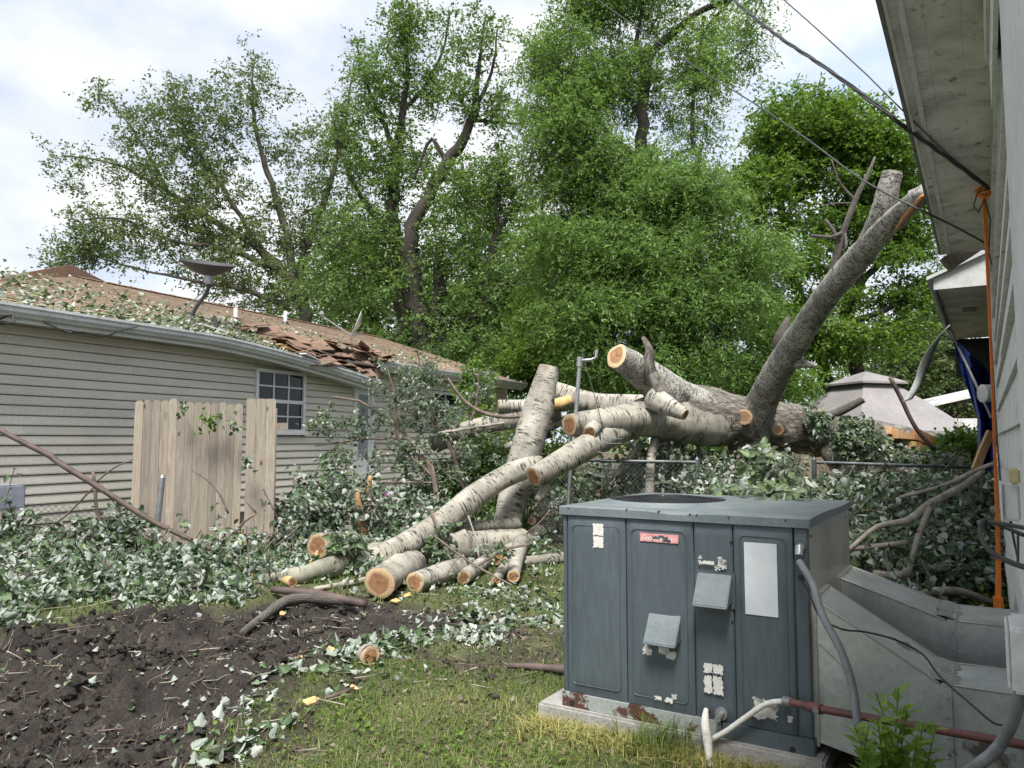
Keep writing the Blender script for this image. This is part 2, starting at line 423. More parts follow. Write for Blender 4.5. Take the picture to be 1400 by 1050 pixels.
def shingle_mat(name, tones):
    m, t, p = mat_base(name)
    v = coords(t, 'UV')
    br = N(t, 'ShaderNodeTexBrick')
    br.inputs['Scale'].default_value = 1.0
    br.inputs['Brick Width'].default_value = 0.31
    br.inputs['Row Height'].default_value = 0.145
    br.inputs['Mortar Size'].default_value = 0.006
    br.inputs['Color1'].default_value = tones[0] + (1,)
    br.inputs['Color2'].default_value = tones[1] + (1,)
    br.inputs['Mortar'].default_value = tones[2] + (1,)
    t.links.new(v, br.inputs['Vector'])
    n = noise(t, v, 1.2, 5, 0.6)
    col = mixc(t, 0.6, br.outputs['Color'], ramp(t, [(0.3, (0.55, 0.5, 0.48)), (0.65, (1.2, 1.1, 1.0))], n).outputs['Color'], 'MULTIPLY')
    f = noise(t, v, 60, 3, 0.7)
    col = mixc(t, 0.5, col, ramp(t, [(0.3, (0.5, 0.48, 0.46)), (0.7, (1.2, 1.2, 1.2))], f).outputs['Color'], 'MULTIPLY')
    t.links.new(col, p.inputs['Base Color'])
    p.inputs['Roughness'].default_value = 0.95
    bump(t, p, f, 0.5, 0.006)
    return m
MAT['shingle'] = shingle_mat('shingle', ((0.33, 0.245, 0.175), (0.47, 0.37, 0.275), (0.14, 0.105, 0.085)))
MAT['shingle_piece'] = wood_mat('shingle_piece', (0.095, 0.06, 0.044), (0.185, 0.12, 0.085), (0.29, 0.205, 0.15), (8, 8, 8))
MAT['felt'] = weathered('felt', (0.02, 0.02, 0.02), (0.05, 0.045, 0.04), 9, 0.9, bmp=0.4)

# ------------------------------------------------------------------ mesh helpers
def link(o, parent=None):
    COL.objects.link(o)
    if parent is not None:
        o.parent = parent
    return o
def tag(o, label=None, cat=None, group=None, kind=None):
    if label: o['label'] = label
    if cat: o['category'] = cat
    if group: o['group'] = group
    if kind: o['kind'] = kind
    return o
def thing(name, label, cat, loc=(0, 0, 0), group=None):
    o = link(bpy.data.objects.new(name, None))
    o.empty_display_size = 0.1
    o['_base'] = 1
    del o['_base']
    return tag(o, label, cat, group)
def np_mesh(name, V, F, mat, parent=None, attrs=None, smooth=False, uv=None):
    """V (n,3); F: list of index lists, or one (m,k) array"""
    me = bpy.data.meshes.new(name)
    V = np.asarray(V, dtype=np.float32)
    if isinstance(F, np.ndarray):
        k = F.shape[1]; idx = F.astype(np.int32).ravel()
        starts = np.arange(0, len(idx), k, dtype=np.int32)
    else:
        starts = np.cumsum([0] + [len(f) for f in F])[:-1].astype(np.int32)
        idx = np.array([i for f in F for i in f], dtype=np.int32)
    me.vertices.add(len(V)); me.loops.add(len(idx)); me.polygons.add(len(starts))
    me.vertices.foreach_set('co', V.ravel())
    me.loops.foreach_set('vertex_index', idx)
    me.polygons.foreach_set('loop_start', starts)
    if attrs:
        for an, arr in attrs.items():
            arr = np.asarray(arr, dtype=np.float32)
            if arr.ndim == 2:
                at = me.attributes.new(an, 'FLOAT_VECTOR', 'POINT'); at.data.foreach_set('vector', arr.ravel())
            else:
                at = me.attributes.new(an, 'FLOAT', 'POINT'); at.data.foreach_set('value', arr)
    if uv is not None:
        ul = me.uv_layers.new(name='UVMap')
        ul.data.foreach_set('uv', np.asarray(uv, dtype=np.float32)[idx].ravel())
    me.update(calc_edges=True)
    me.polygons.foreach_set('use_smooth', np.full(len(starts), bool(smooth)))
    me.materials.append(mat if not isinstance(mat, str) else MAT[mat])
    return link(bpy.data.objects.new(name, me), parent)

class MB:
    """collects polygons in world coordinates, becomes one mesh"""
    def __init__(s):
        s.V = []; s.F = []; s.bk = []
    def add(s, V, F, bk=None):
        o = len(s.V)
        s.V += [tuple(v) for v in V]
        s.F += [[i + o for i in f] for f in F]
        s.bk += [tuple(b) for b in (bk if bk is not None else np.zeros((len(V), 3)))]
        return s
    def box(s, c, ax, ay, az, sx, sy, sz):
        """centre c, three axes, full sizes"""
        c = np.asarray(c, float); ax, ay, az = (np.asarray(q, float) for q in (ax, ay, az))
        V = [c + ax * sx * i / 2 + ay * sy * j / 2 + az * sz * k / 2 for k in (-1, 1) for j in (-1, 1) for i in (-1, 1)]
        return s.add(V, [(0, 2, 3, 1), (4, 5, 7, 6), (0, 1, 5, 4), (2, 6, 7, 3), (0, 4, 6, 2), (1, 3, 7, 5)])
    def prism(s, poly, d):
        """polygon (list of points) extruded by the vector d"""
        poly = [np.asarray(p, float) for p in poly]; d = np.asarray(d, float); n = len(poly)
        V = poly + [p + d for p in poly]
        F = [list(range(n))[::-1], list(range(n, 2 * n))] + [[i, (i + 1) % n, n + (i + 1) % n, n + i] for i in range(n)]
        return s.add(V, F)
    def tube(s, pts, r, n=8, caps=True, seg=0.1, wob=0.0, seed=0):
        V, F, bk, ends = tube_np(pts, r, n, seg, wob, seed)
        if caps:
            F = F + [list(range(n))[::-1], list(range(len(V) - n, len(V)))]
        return s.add(V, F, bk)
    def build(s, name, mat, parent=None, smooth=False, bevel=0):
        o = np_mesh(name, np.array(s.V), s.F, mat, parent, {'bk': np.array(s.bk)}, smooth)
        bm = bmesh.new(); bm.from_mesh(o.data)
        bmesh.ops.recalc_face_normals(bm, faces=bm.faces)
        if bevel:
            bmesh.ops.bevel(bm, geom=list(bm.edges), offset=bevel, segments=2, affect='EDGES', clamp_overlap=True)
        bm.to_mesh(o.data); bm.free()
        if smooth:
            o.data.polygons.foreach_set('use_smooth', np.ones(len(o.data.polygons), dtype=bool))
            try:
                o.data.set_sharp_from_angle(angle=math.radians(50))
            except Exception:
                pass
        return o
def smooth_path(pts, rad, seg):
    pts = np.asarray(pts, float); rad = np.asarray(rad, float)
    if len(pts) == 2:
        k = max(1, int(np.linalg.norm(pts[1] - pts[0]) / seg))
        t = np.linspace(0, 1, k + 1)[:, None]
        return pts[0] * (1 - t) + pts[1] * t, rad[0] * (1 - t[:, 0]) + rad[1] * t[:, 0]
    E = np.vstack([2 * pts[0] - pts[1], pts, 2 * pts[-1] - pts[-2]])
    oP, oR = [], []
    for i in range(len(pts) - 1):
        p0, p1, p2, p3 = E[i:i + 4]
        k = max(1, int(round(np.linalg.norm(p2 - p1) / seg)))
        for j in range(k):
            t = j / k
            oP.append(0.5 * (2 * p1 + (p2 - p0) * t + (2 * p0 - 5 * p1 + 4 * p2 - p3) * t * t + (3 * p1 - p0 - 3 * p2 + p3) * t ** 3))
            oR.append(rad[i] * (1 - t) + rad[i + 1] * t)
    oP.append(pts[-1]); oR.append(rad[-1])
    return np.array(oP), np.array(oR)
def tube_np(pts, r, n=8, seg=0.1, wob=0.0, seed=0):
    pts = np.asarray(pts, float)
    if np.isscalar(r): r = [r] * len(pts)
    C, R = smooth_path(pts, r, seg)
    T = np.gradient(C, axis=0) if len(C) > 1 else np.array([[0, 0, 1.0]])
    T /= np.linalg.norm(T, axis=1)[:, None] + 1e-9
    up = np.array([0, 0, 1.0]) if abs(T[0][2]) < 0.9 else np.array([1.0, 0, 0])
    u = np.cross(T[0], up); u /= np.linalg.norm(u)
    V = np.zeros((len(C), n, 3)); bk = np.zeros((len(C), n, 3))
    th = np.linspace(0, 2 * np.pi, n, endpoint=False)
    L = np.concatenate([[0], np.cumsum(np.linalg.norm(np.diff(C, axis=0), axis=1))])
    rs = np.random.default_rng(seed)
    ph = rs.random(6) * 6.28
    knots = [(rs.random() * L[-1], rs.random() * 6.283, rs.uniform(0.1, 0.3)) for _ in range(int(L[-1] / 0.45))]
    for i in range(len(C)):
        u = u - T[i] * np.dot(u, T[i]); u /= np.linalg.norm(u) + 1e-9
        v = np.cross(T[i], u)
        rr = R[i] * (1 + wob * (0.5 * np.sin(2 * th + ph[0] + L[i] * 1.7 / max(R[0] * 3, .05)) + 0.5 * np.sin(3 * th + ph[1] - L[i] * 2.3 / max(R[0] * 4, .05)) + 0.4 * np.sin(L[i] / max(R[0], .02) * 0.9 + ph[2])))
        if n > 11:
            rr = rr * (1 + rs.normal(0, 0.02, n))
            for (kl, kt, ka) in knots:
                rr = rr + R[i] * ka * np.exp(-((L[i] - kl) / (0.4 * R[i])) ** 2 - ((np.mod(th - kt + np.pi, 2 * np.pi) - np.pi) / 0.38) ** 2)
        V[i] = C[i] + np.outer(rr * np.cos(th), u) + np.outer(rr * np.sin(th), v)
        bk[i, :, 0] = R[i] * np.cos(th); bk[i, :, 1] = R[i] * np.sin(th); bk[i, :, 2] = L[i] + seed * 3.17
    F = []
    for i in range(len(C) - 1):
        for j in range(n):
            k = (j + 1) % n
            F.append([i * n + j, i * n + k, (i + 1) * n + k, (i + 1) * n + j])
    ends = ((C[0], -T[0], V[0], R[0]), (C[-1], T[-1], V[-1], R[-1]))
    return V.reshape(-1, 3), F, bk.reshape(-1, 3), ends
def cap_mesh(end, parent, seed=0, bulge=0.0, name='cut_face', mat='cut', proud=0.002):
    c, t, ring, R = end
    n = len(ring)
    rs = np.random.default_rng(seed)
    V = [c + t * (proud + bulge)]; bk = [(0, 0, seed * 1.3)]
    F = []
    ring_c = ring.mean(axis=0)
    ox, oy = rs.normal(0, 0.12, 2)
    lev = (0.35, 0.7, 0.95, 1.0)
    for li, f in enumerate(lev):
        for j in range(n):
            d = ring[j] - ring_c
            off = proud + (0.004 * rs.standard_normal() if li < 2 else 0) - (0.3 * proud + 0.004 if li == 3 else 0) + bulge * (1 - f)
            V.append(ring_c + d * f + t * off)
            a = 2 * math.pi * j / n
            bk.append((f * math.cos(a) + ox * (1 - f), f * math.sin(a) + oy * (1 - f), seed * 1.3))
    for j in range(n):
        F.append([0, 1 + j, 1 + (j + 1) % n])
    for li in range(3):
        for j in range(n):
            k = (j + 1) % n
            a, b = 1 + li * n, 1 + (li + 1) * n
            F.append([a + j, b + j, b + k, a + k])
    m = MB().add(V, F, bk)
    return m.build(name, mat, parent, smooth=True)
SEED = [100]
def wood_part(parent, pts, r, mat, name='limb', n=14, seg=0.12, wob=0.06, caps=(False, False)):
    SEED[0] += 1
    V, F, bk, ends = tube_np(pts, r, n, seg, wob, SEED[0])
    if not caps[0]: F = F + [list(range(n))[::-1]]
    if not caps[1]: F = F + [list(range(len(V) - n, len(V)))]
    o = np_mesh(name, V, F, mat, parent, {'bk': bk}, True)
    for k in (0, 1):
        if caps[k]:
            cap_mesh(ends[k], o if parent is not None and name != 'bark' else parent, SEED[0] * 2 + k)
    return o
def pp(lst):
    """[(px, py, Y, diameter px)] -> world points, radii"""
    return [P(a, b, c) for a, b, c, d in lst], [d / 2 / F_PX * c for a, b, c, d in lst]

# ---- leaves in bulk
RHOMB = (np.array([(0, 0, 0), (0.27, 0.42, 0.06), (0, 1, 0), (-0.27, 0.42, 0.06)]), np.array([(0, 1, 2), (0, 2, 3)]))
NARROW = (np.array([(0, 0, 0), (0.16, 0.42, 0.03), (0, 1, -0.05), (-0.16, 0.42, 0.03)]), np.array([(0, 1, 2), (0, 2, 3)]))
POPLAR = (np.array([(0, 0, 0), (0.3, 0.1, 0.1), (0.44, 0.42, 0.19), (0.26, 0.55, 0.08), (0.2, 0.78, 0.02), (0, 1, -0.14),
                    (-0.2, 0.78, 0.02), (-0.26, 0.55, 0.08), (-0.44, 0.42, 0.13), (-0.3, 0.1, 0.06)]),
          np.array([(0, 1, 2, 3, 4, 5), (0, 5, 6, 7, 8, 9)]))
def leaves(name, C, Nn, D, size, mat, parent=None, shape=RHOMB, v=None):
    C = np.asarray(C); k = len(C)
    Nn = Nn / (np.linalg.norm(Nn, axis=1)[:, None] + 1e-9)
    D = D - Nn * (D * Nn).sum(1)[:, None]; D /= np.linalg.norm(D, axis=1)[:, None] + 1e-9
    X = np.cross(D, Nn)
    T, Fc = shape
    size = np.broadcast_to(size, (k,))
    V = C[:, None] + size[:, None, None] * (T[None, :, 0:1] * X[:, None] + T[None, :, 1:2] * D[:, None] + T[None, :, 2:3] * Nn[:, None])
    F = (np.arange(k)[:, None, None] * len(T) + Fc[None]).reshape(-1, Fc.shape[1])
    if v is None: v = RNG.random(k)
    return np_mesh(name, V.reshape(-1, 3), F, mat, parent, {'v': np.repeat(np.clip(v, 0, 1), len(T))})
def rdir(k, up=0.0, rng=RNG):
    d = rng.standard_normal((k, 3)); d[:, 2] += up
    return d / np.linalg.norm(d, axis=1)[:, None]

# ------------------------------------------------------------------ ground
def poly_inside(x, y, poly):
    ins = np.zeros(x.shape, bool)
    n = len(poly)
    for i in range(n):
        x1, y1 = poly[i]; x2, y2 = poly[(i + 1) % n]
        c = ((y1 > y) != (y2 > y)) & (x < (x2 - x1) * (y - y1) / (y2 - y1 + 1e-12) + x1)
        ins ^= c
    return ins
def poly_dist(x, y, poly):             # signed distance, positive inside
    d = np.full(x.shape, 1e9)
    n = len(poly)
    for i in range(n):
        x1, y1 = poly[i]; x2, y2 = poly[(i + 1) % n]
        dx, dy = x2 - x1, y2 - y1
        t = np.clip(((x - x1) * dx + (y - y1) * dy) / (dx * dx + dy * dy + 1e-12), 0, 1)
        d = np.minimum(d, np.hypot(x - x1 - t * dx, y - y1 - t * dy))
    return np.where(poly_inside(x, y, poly), d, -d)
def gpoly(px):
    return [tuple(G(a, b)[:2]) for a, b in px]
MUD = gpoly([(-400, 1000), (-120, 880), (0, 862), (110, 852), (230, 838), (330, 825), (420, 808), (520, 818), (620, 838), (735, 862), (700, 880),
             (600, 880), (500, 880), (440, 900), (400, 925), (345, 975), (300, 1010), (240, 1060), (100, 1250), (-500, 1250)])
MUD2 = gpoly([(600, 905), (700, 890), (762, 885), (762, 905), (700, 915), (620, 925)])
def mud_at(x, y):
    wob = 0.22 * (snoise(x, y, 5, 4, 2.2) - 0.5)
    wob = wob + 0.3 * (snoise(x, y, 6, 3, 6.0) - 0.5)
    m1 = sstep(poly_dist(x, y, MUD) + wob, -0.12, 0.12)
    bare = 0.75 * sstep(snoise(x, y, 44, 4, 2.6), 0.56, 0.66) * sstep(poly_dist(x, y, MUD), -1.3, -0.1)
    m1 = np.maximum(m1, bare)
    m2 = 0.7 * sstep(poly_dist(x, y, MUD2) + wob, -0.1, 0.12)
    return np.maximum(m1, m2)
def relief(x, y):
    m = mud_at(x, y)
    big = snoise(x, y, 3, 3, 1.7) - 0.5
    cl = np.abs(snoise(x, y, 7, 4, 5.5) - 0.5) * 2
    fine = snoise(x, y, 8, 3, 17.0) - 0.5
    ca, sa = math.cos(0.5), math.sin(0.5)
    rut = np.sin((x * -sa + y * ca) * 7.5 + 2.5 * snoise(x, y, 12, 2, 1.1))
    left = sstep(-x, 0.6, 2.4)
    mound = 0.0
    for (mpx, mpy, h, rx) in ((55, 872, 0.13, 0.42), (205, 858, 0.16, 0.4), (120, 925, 0.07, 0.5), (300, 900, 0.06, 0.5), (10, 950, 0.08, 0.5)):
        c = G(mpx, mpy)
        mound = mound + h * np.exp(-(((x - c[0]) / rx) ** 2 + ((y - c[1]) / (rx * 0.7)) ** 2))
    lump = np.clip(snoise(x, y, 15, 3, 4.2) - 0.5, 0, 1) * 2 + np.clip(snoise(x, y, 16, 3, 9.0) - 0.5, 0, 1)
    hm = 0.08 * big + (0.05 + 0.08 * left) * (cl - 0.35) + 0.07 * fine + (0.055 + 0.075 * left) * (lump - 0.25) + 0.03 * rut + mound * (0.5 + 1.1 * cl) - 0.02
    hg = 0.03 * big + 0.012 * fine
    return m * hm + (1 - m) * hg
def axis_lines(lo, hi, step, far):
    core = np.arange(lo, hi, step)
    a = [lo]; s = step
    while a[-1] > -far: s *= 1.22; a.append(a[-1] - s)
    b = [hi]; s = step
    while b[-1] < far: s *= 1.22; b.append(b[-1] + s)
    return np.concatenate([np.array(a[1:][::-1]), core, np.array(b)])
gx = axis_lines(-5.2, 3.2, 0.028, 300); gy = axis_lines(2.4, 8.4, 0.03, 400)
GX, GY = np.meshgrid(gx, gy)
near = (np.abs(GX) < 12) & (GY > -3) & (GY < 16)
gx_f, gy_f = GX.ravel(), GY.ravel()
Z = gz(gx_f, gy_f); Mg = np.zeros_like(Z)
ii = near.ravel()
Z[ii] += relief(gx_f[ii], gy_f[ii]); Mg[ii] = mud_at(gx_f[ii], gy_f[ii])
nx = len(gx)
I = np.arange(len(gx_f)).reshape(GX.shape)
Fq = np.stack([I[:-1, :-1], I[:-1, 1:], I[1:, 1:], I[1:, :-1]], -1).reshape(-1, 4)
def ground_mat():
    m, t, p = mat_base('ground')
    v = coords(t, 'Object')
    a = N(t, 'ShaderNodeAttribute', attribute_name='mud')
    n = noise(t, v, 3.5, 7, 0.65)
    f = noise(t, v, 45, 5, 0.7)
    mud = ramp(t, [(0.28, (0.008, 0.0065, 0.0055)), (0.5, (0.025, 0.0195, 0.016)), (0.72, (0.075, 0.062, 0.05))], mixc(t, 0.5, n, f)).outputs['Color']
    soil = ramp(t, [(0.3, (0.05, 0.055, 0.022)), (0.5, (0.085, 0.095, 0.035)), (0.7, (0.15, 0.14, 0.07))], mixc(t, 0.5, n, f)).outputs['Color']
    t.links.new(mixc(t, a.outputs['Fac'], soil, mud), p.inputs['Base Color'])
    p.inputs['Roughness'].default_value = 0.92
    bump(t, p, f, 0.9, 0.03)
    return m
MAT['ground'] = ground_mat()
ground = np_mesh('ground', np.stack([gx_f, gy_f, Z], 1), Fq, 'ground', None, {'mud': Mg}, True)
tag(ground, 'churned dark mud and lawn of the back yard', None, None, 'structure')
def gsurf(x, y):
    return gz(x, y) + relief(np.asarray(x, float), np.asarray(y, float))


# ------------------------------------------------------------------ neighbour's house
UZ = np.array([0, 0, 1.0])
EAVE_B, EAVE_Z, SLOPE, RIDGE_B = 0.35, 2.98, 0.32, -4.3
A_LO, A_HI = -0.9, 12.75
def sag(a, b):
    a = np.asarray(a, float)
    t = np.clip((a - 2.7) / 3.7, 0, 1)
    d = 0.36 * t ** 1.4 * (a < 6.62)
    return d * np.exp(-(np.clip(EAVE_B - b, 0, 9) / 0.75) ** 2)
def roof_z(a, b):
    return EAVE_Z + SLOPE * (EAVE_B - b) - sag(a, b)
def roofhit(px, py):
    d = ray(px, py); o = np.array([0, 0, HCAM])
    # z - EAVE_Z - SLOPE*(EAVE_B - b) = 0
    b0 = np.dot(o - W0, HN); bd = np.dot(d, HN)
    t = (EAVE_Z + SLOPE * (EAVE_B - b0) - o[2]) / (d[2] + SLOPE * bd)
    return o + d * t
house = thing('bungalow', 'beige clapboard bungalow with storm-torn brown shingle roof on the left', 'house', W0)
house.location = (0, 0, 0)
# walls behind the siding
m = MB()
def hbox(m, a0, a1, b0, b1, z0, z1):
    c = hl((a0 + a1) / 2, (b0 + b1) / 2, (z0 + z1) / 2)
    return m.box(c, HE, HN, UZ, a1 - a0, b1 - b0, z1 - z0)
hbox(m, -0.6, 12.4, -8.9, -0.03, 0.42, 2.86)
wall = m.build('wall', 'siding', house)
hbox(MB(), -0.58, 12.38, -8.88, -0.015, -0.2, 0.415).build('foundation', 'foundation', house)
OPEN = [(3.97, 5.08, 1.63, 2.64), (6.36, 6.95, 0.36, 2.56), (9.0, 10.06, 1.92, 2.57)]
z = 0.41; k = 0
PITCHZ = 0.1145
while z < 2.84:
    z1 = min(z + PITCHZ, 2.85)
    segs = [(-0.6, 12.4)]
    for (o0, o1, q0, q1) in OPEN:
        if z1 > q0 and z < q1:
            ns = []
            for s0, s1 in segs:
                if o0 > s0 and o1 < s1: ns += [(s0, o0), (o1, s1)]
                else: ns.append((s0, s1))
            segs = ns
    cuts = sorted(random.uniform(-0.4, 2.4) + 3.4 * q for q in range(4))
    pieces = []
    for s0, s1 in segs:
        e = [s0] + [c for c in cuts if s0 + 0.25 < c < s1 - 0.25] + [s1]
        pieces += [(x + (0.0015 if x != s0 else 0), y_) for x, y_ in zip(e[:-1], e[1:])]
    for s0, s1 in pieces:
        mm = MB()
        prof = [(-0.03, 0.0), (0.004, 0.012), (0.02, 0.016), (0.021, 0.03), (0.006, z1 - z), (-0.03, z1 - z)]
        nseg = 1
        mm.prism([hl(s0, b, z + h) for b, h in prof], HE * (s1 - s0))
        mm.build('siding_board', 'siding', wall)
    z += PITCHZ; k += 1
# corner post of the siding at the far end
hbox(MB(), 12.4, 12.46, -0.06, 0.035, 0.41, 2.85).build('corner_board', 'white_paint', house)
def win(parent, a0, a1, z0, z1, cols, rows2, name='window'):
    fr = 0.055
    m = MB()
    hbox(m, a0, a1, -0.02, 0.045, z1 - fr, z1); hbox(m, a0, a1, -0.02, 0.05, z0, z0 + fr)
    hbox(m, a0, a0 + fr, -0.02, 0.044, z0 + fr, z1 - fr); hbox(m, a1 - fr, a1, -0.02, 0.044, z0 + fr, z1 - fr)
    wn = m.build(name, 'white_paint', parent)
    hbox(MB(), a0 - 0.03, a1 + 0.03, 0.0, 0.07, z0 - 0.03, z0 - 0.002).build('sill', 'white_paint', wn)
    zm = (z0 + z1) / 2
    hbox(MB(), a0 + fr, a1 - fr, -0.02, 0.036, zm - 0.028, zm + 0.028).build('meeting_rail', 'white_paint', wn)
    for (q0, q1, dep) in ((z0 + fr, zm - 0.028, 0.0), (zm + 0.028, z1 - fr, 0.012)):
        ca = np.linspace(a0 + fr, a1 - fr, cols + 1); ra = np.linspace(q0, q1, rows2 + 1)
        for c in ca[1:-1]:
            hbox(MB(), c - 0.011, c + 0.011, -0.01, dep + 0.018, q0, q1).build('glazing_bar', 'white_paint', wn)
        for r in ra[1:-1]:
            hbox(MB(), a0 + fr, a1 - fr, -0.01, dep + 0.015, r - 0.011, r + 0.011).build('glazing_bar', 'white_paint', wn)
        for i in range(cols):
            for j in range(rows2):
                hbox(MB(), ca[i] + 0.004, ca[i + 1] - 0.004, -0.02, dep, ra[j] + 0.004, ra[j + 1] - 0.004).build('pane', 'glass', wn)
    return wn
win(house, *OPEN[0], 3, 2)
win(house, *OPEN[2], 2, 1)
a0, a1, q0, q1 = OPEN[1]
dr = hbox(MB(), a0 + 0.09, a1 - 0.09, -0.02, 0.02, q0, q1 - 0.1).build('door', 'white_paint', house)
m = MB(); hbox(m, a0, a0 + 0.09, -0.02, 0.05, q0, q1); hbox(m, a1 - 0.09, a1, -0.02, 0.05, q0, q1); hbox(m, a0 + 0.09, a1 - 0.09, -0.02, 0.049, q1 - 0.1, q1)
m.build('door_frame', 'white_paint', dr)
hbox(MB(), a0 + 0.16, a1 - 0.16, 0.019, 0.026, 1.2, q1 - 0.2).build('shaded_inset', 'blue_box', dr)  # shading of the white door painted in as a blue-grey panel
# roof: shingle courses as stepped strips
def roof_strip(b0, b1, a_lo0, a_lo1, a_hi, s0, holes=True):
    """one course from b0 (low edge) to b1"""
    L0 = np.arange(0, 1.0001, 1 / 40.0)
    V = []; UV = []; F = []
    for i, t in enumerate(L0):
        al, ah = a_lo0 + (a_hi - a_lo0) * t, a_lo1 + (a_hi - a_lo1) * t
        for (a, b, dz, s) in ((al, b0, -0.002, s0), (al, b0, 0.012, s0), (ah, b1, 0.002, s0 + 0.145)):
            rag = 0.0
            V.append(hl(a, b, roof_z(a, b) + dz)); UV.append((a, s))
        if i:
            am = (al + a_lo0 + (a_hi - a_lo0) * L0[i - 1]) / 2
            if holes and b0 > -0.55 + 0.25 * math.sin(am * 9) and 4.55 < am < 6.75:
                continue
            o = (i - 1) * 3
            F += [[o, o + 3, o + 4, o + 1], [o + 1, o + 4, o + 5, o + 2]]
    return V, F, UV
V, F, UV = [], [], []
cosr = 1 / math.hypot(1, SLOPE)
nrow = int((EAVE_B - RIDGE_B) / (0.145 * cosr))
for i in range(nrow + 1):
    b0 = EAVE_B - i * 0.145 * cosr; b1 = max(EAVE_B - (i + 1) * 0.145 * cosr, RIDGE_B)
    v, f, u = roof_strip(b0, b1, A_LO + (EAVE_B - b0), A_LO + (EAVE_B - b1), A_HI, i * 0.145)
    o = len(V); V += v; UV += u; F += [[q + o for q in ff] for ff in f]
roof = np_mesh('roof', np.array(V), F, 'shingle', house, None, False, np.array(UV))
# hip end, rear slope and rear roof of the side wing
RZ = EAVE_Z + SLOPE * (EAVE_B - RIDGE_B); BB = 2 * RIDGE_B - EAVE_B
hipA = A_LO + (EAVE_B - RIDGE_B)
V = [hl(A_LO, EAVE_B, EAVE_Z), hl(hipA, RIDGE_B, RZ), hl(A_LO, BB, EAVE_Z), hl(A_HI, RIDGE_B, RZ), hl(A_HI, BB, EAVE_Z)]
np_mesh('hip_slope', np.array(V), [[0, 1, 2]], 'shingle', roof, None, False, np.array([(0, 0), (4.6, 4.9), (9.3, 0), (12, 4.9), (12, 0)]))
np_mesh('rear_slope', np.array(V), [[1, 3, 4, 2]], 'shingle', roof, None, False, np.array([(0, 0), (4.6, 4.9), (9.3, 0), (12, 4.9), (12, 0)]))
m = MB()
for i in range(40):
    a = hipA + (A_HI - hipA) * i / 40; b = hipA + (A_HI - hipA) * (i + 0.93) / 40
    for sgn in (1, -1):
        m.prism([hl(a, RIDGE_B, RZ + 0.022 + 0.008 * (i % 2)), hl(b, RIDGE_B, RZ + 0.022), hl(b, RIDGE_B + sgn * 0.14, RZ - 0.022), hl(a, RIDGE_B + sgn * 0.14, RZ - 0.014)], UZ * 0.008)
m.build('ridge_cap', 'shingle_piece', roof)
m = MB(); m.prism([hl(2.9, RIDGE_B - 0.1, RZ - 0.1), hl(3.75, RIDGE_B - 0.1, RZ + 0.24), hl(4.7, RIDGE_B - 0.1, RZ - 0.02), hl(4.7, RIDGE_B - 0.1, RZ - 0.2), hl(2.9, RIDGE_B - 0.1, RZ - 0.2)], -HN * 4.5)
m.build('rear_wing_roof', 'shingle_piece', roof)
# roof deck and dark attic seen through the tear, gable end, fascia, soffit
m = MB(); m.prism([hl(A_LO + 0.3, 0.3, EAVE_Z - 0.09), hl(A_HI - 0.1, 0.3, EAVE_Z - 0.09), hl(A_HI - 0.1, RIDGE_B, RZ - 0.07), hl(hipA, RIDGE_B, RZ - 0.07)], -UZ * 0.02)
dk = m.build('roof_deck', 'felt', house)
for v in dk.data.vertices:
    p = np.array(v.co); 
m = MB(); m.prism([hl(12.42, 0.0, 2.86), hl(12.42, RIDGE_B, RZ - 0.1), hl(12.42, 2 * RIDGE_B, 2.86)], -HE * 0.08)
m.build('gable_wall', 'siding', house)
m = MB()
m.prism([hl(A_HI, EAVE_B, EAVE_Z - 0.02), hl(A_HI, RIDGE_B, RZ - 0.02), hl(A_HI, RIDGE_B, RZ - 0.18), hl(A_HI, EAVE_B, EAVE_Z - 0.18)], -HE * 0.03)
m.build('rake_board', 'white_paint', house)
def path_prism(prof, alist, name, mat, parent, zoff=None, smooth=False):
    n = len(prof); V = []; F = []
    for i, a in enumerate(alist):
        dz = -float(sag(a, EAVE_B)) if zoff is None else zoff(a)
        for b, h in prof:
            V.append(hl(a, b, h + dz))
        if i:
            o = (i - 1) * n
            F += [[o + j, o + (j + 1) % n, o + n + (j + 1) % n, o + n + j] for j in range(n)]
    F += [list(range(n))[::-1], list(range(len(V) - n, len(V)))]
    return MB().add(V, F).build(name, mat, parent)
GP = [(0.355, 2.85), (0.355, 2.975), (0.37, 2.975), (0.372, 2.95), (0.455, 2.95), (0.46, 2.985), (0.485, 2.985), (0.486, 2.955), (0.468, 2.935), (0.468, 2.9), (0.44, 2.87), (0.43, 2.85)]
path_prism(GP, np.concatenate([np.linspace(A_LO - 0.05, 2.6, 8), np.linspace(2.8, 6.55, 16)]), 'gutter', 'gutter', house)['label'] = 'bent gutter sagging under the torn roof edge'
path_prism(GP, np.linspace(6.78, A_HI, 8), 'gutter', 'gutter', house)
FP = [(0.325, 2.8), (0.325, 2.965), (0.35, 2.965), (0.35, 2.8)]
path_prism(FP, np.concatenate([np.linspace(A_LO, 2.6, 6), np.linspace(2.8, 6.5, 14)]), 'fascia', 'white_paint', house)
path_prism(FP, np.linspace(6.75, A_HI - 0.04, 8), 'fascia', 'white_paint', house)
SPF = [(0.0, 2.83), (0.0, 2.845), (0.324, 2.845), (0.324, 2.83)]
path_prism(SPF, np.concatenate([np.linspace(A_LO, 2.6, 6), np.linspace(2.8, 6.4, 10)]), 'soffit', 'gutter', house)
path_prism(SPF, np.linspace(6.75, A_HI - 0.04, 8), 'soffit', 'gutter', house)
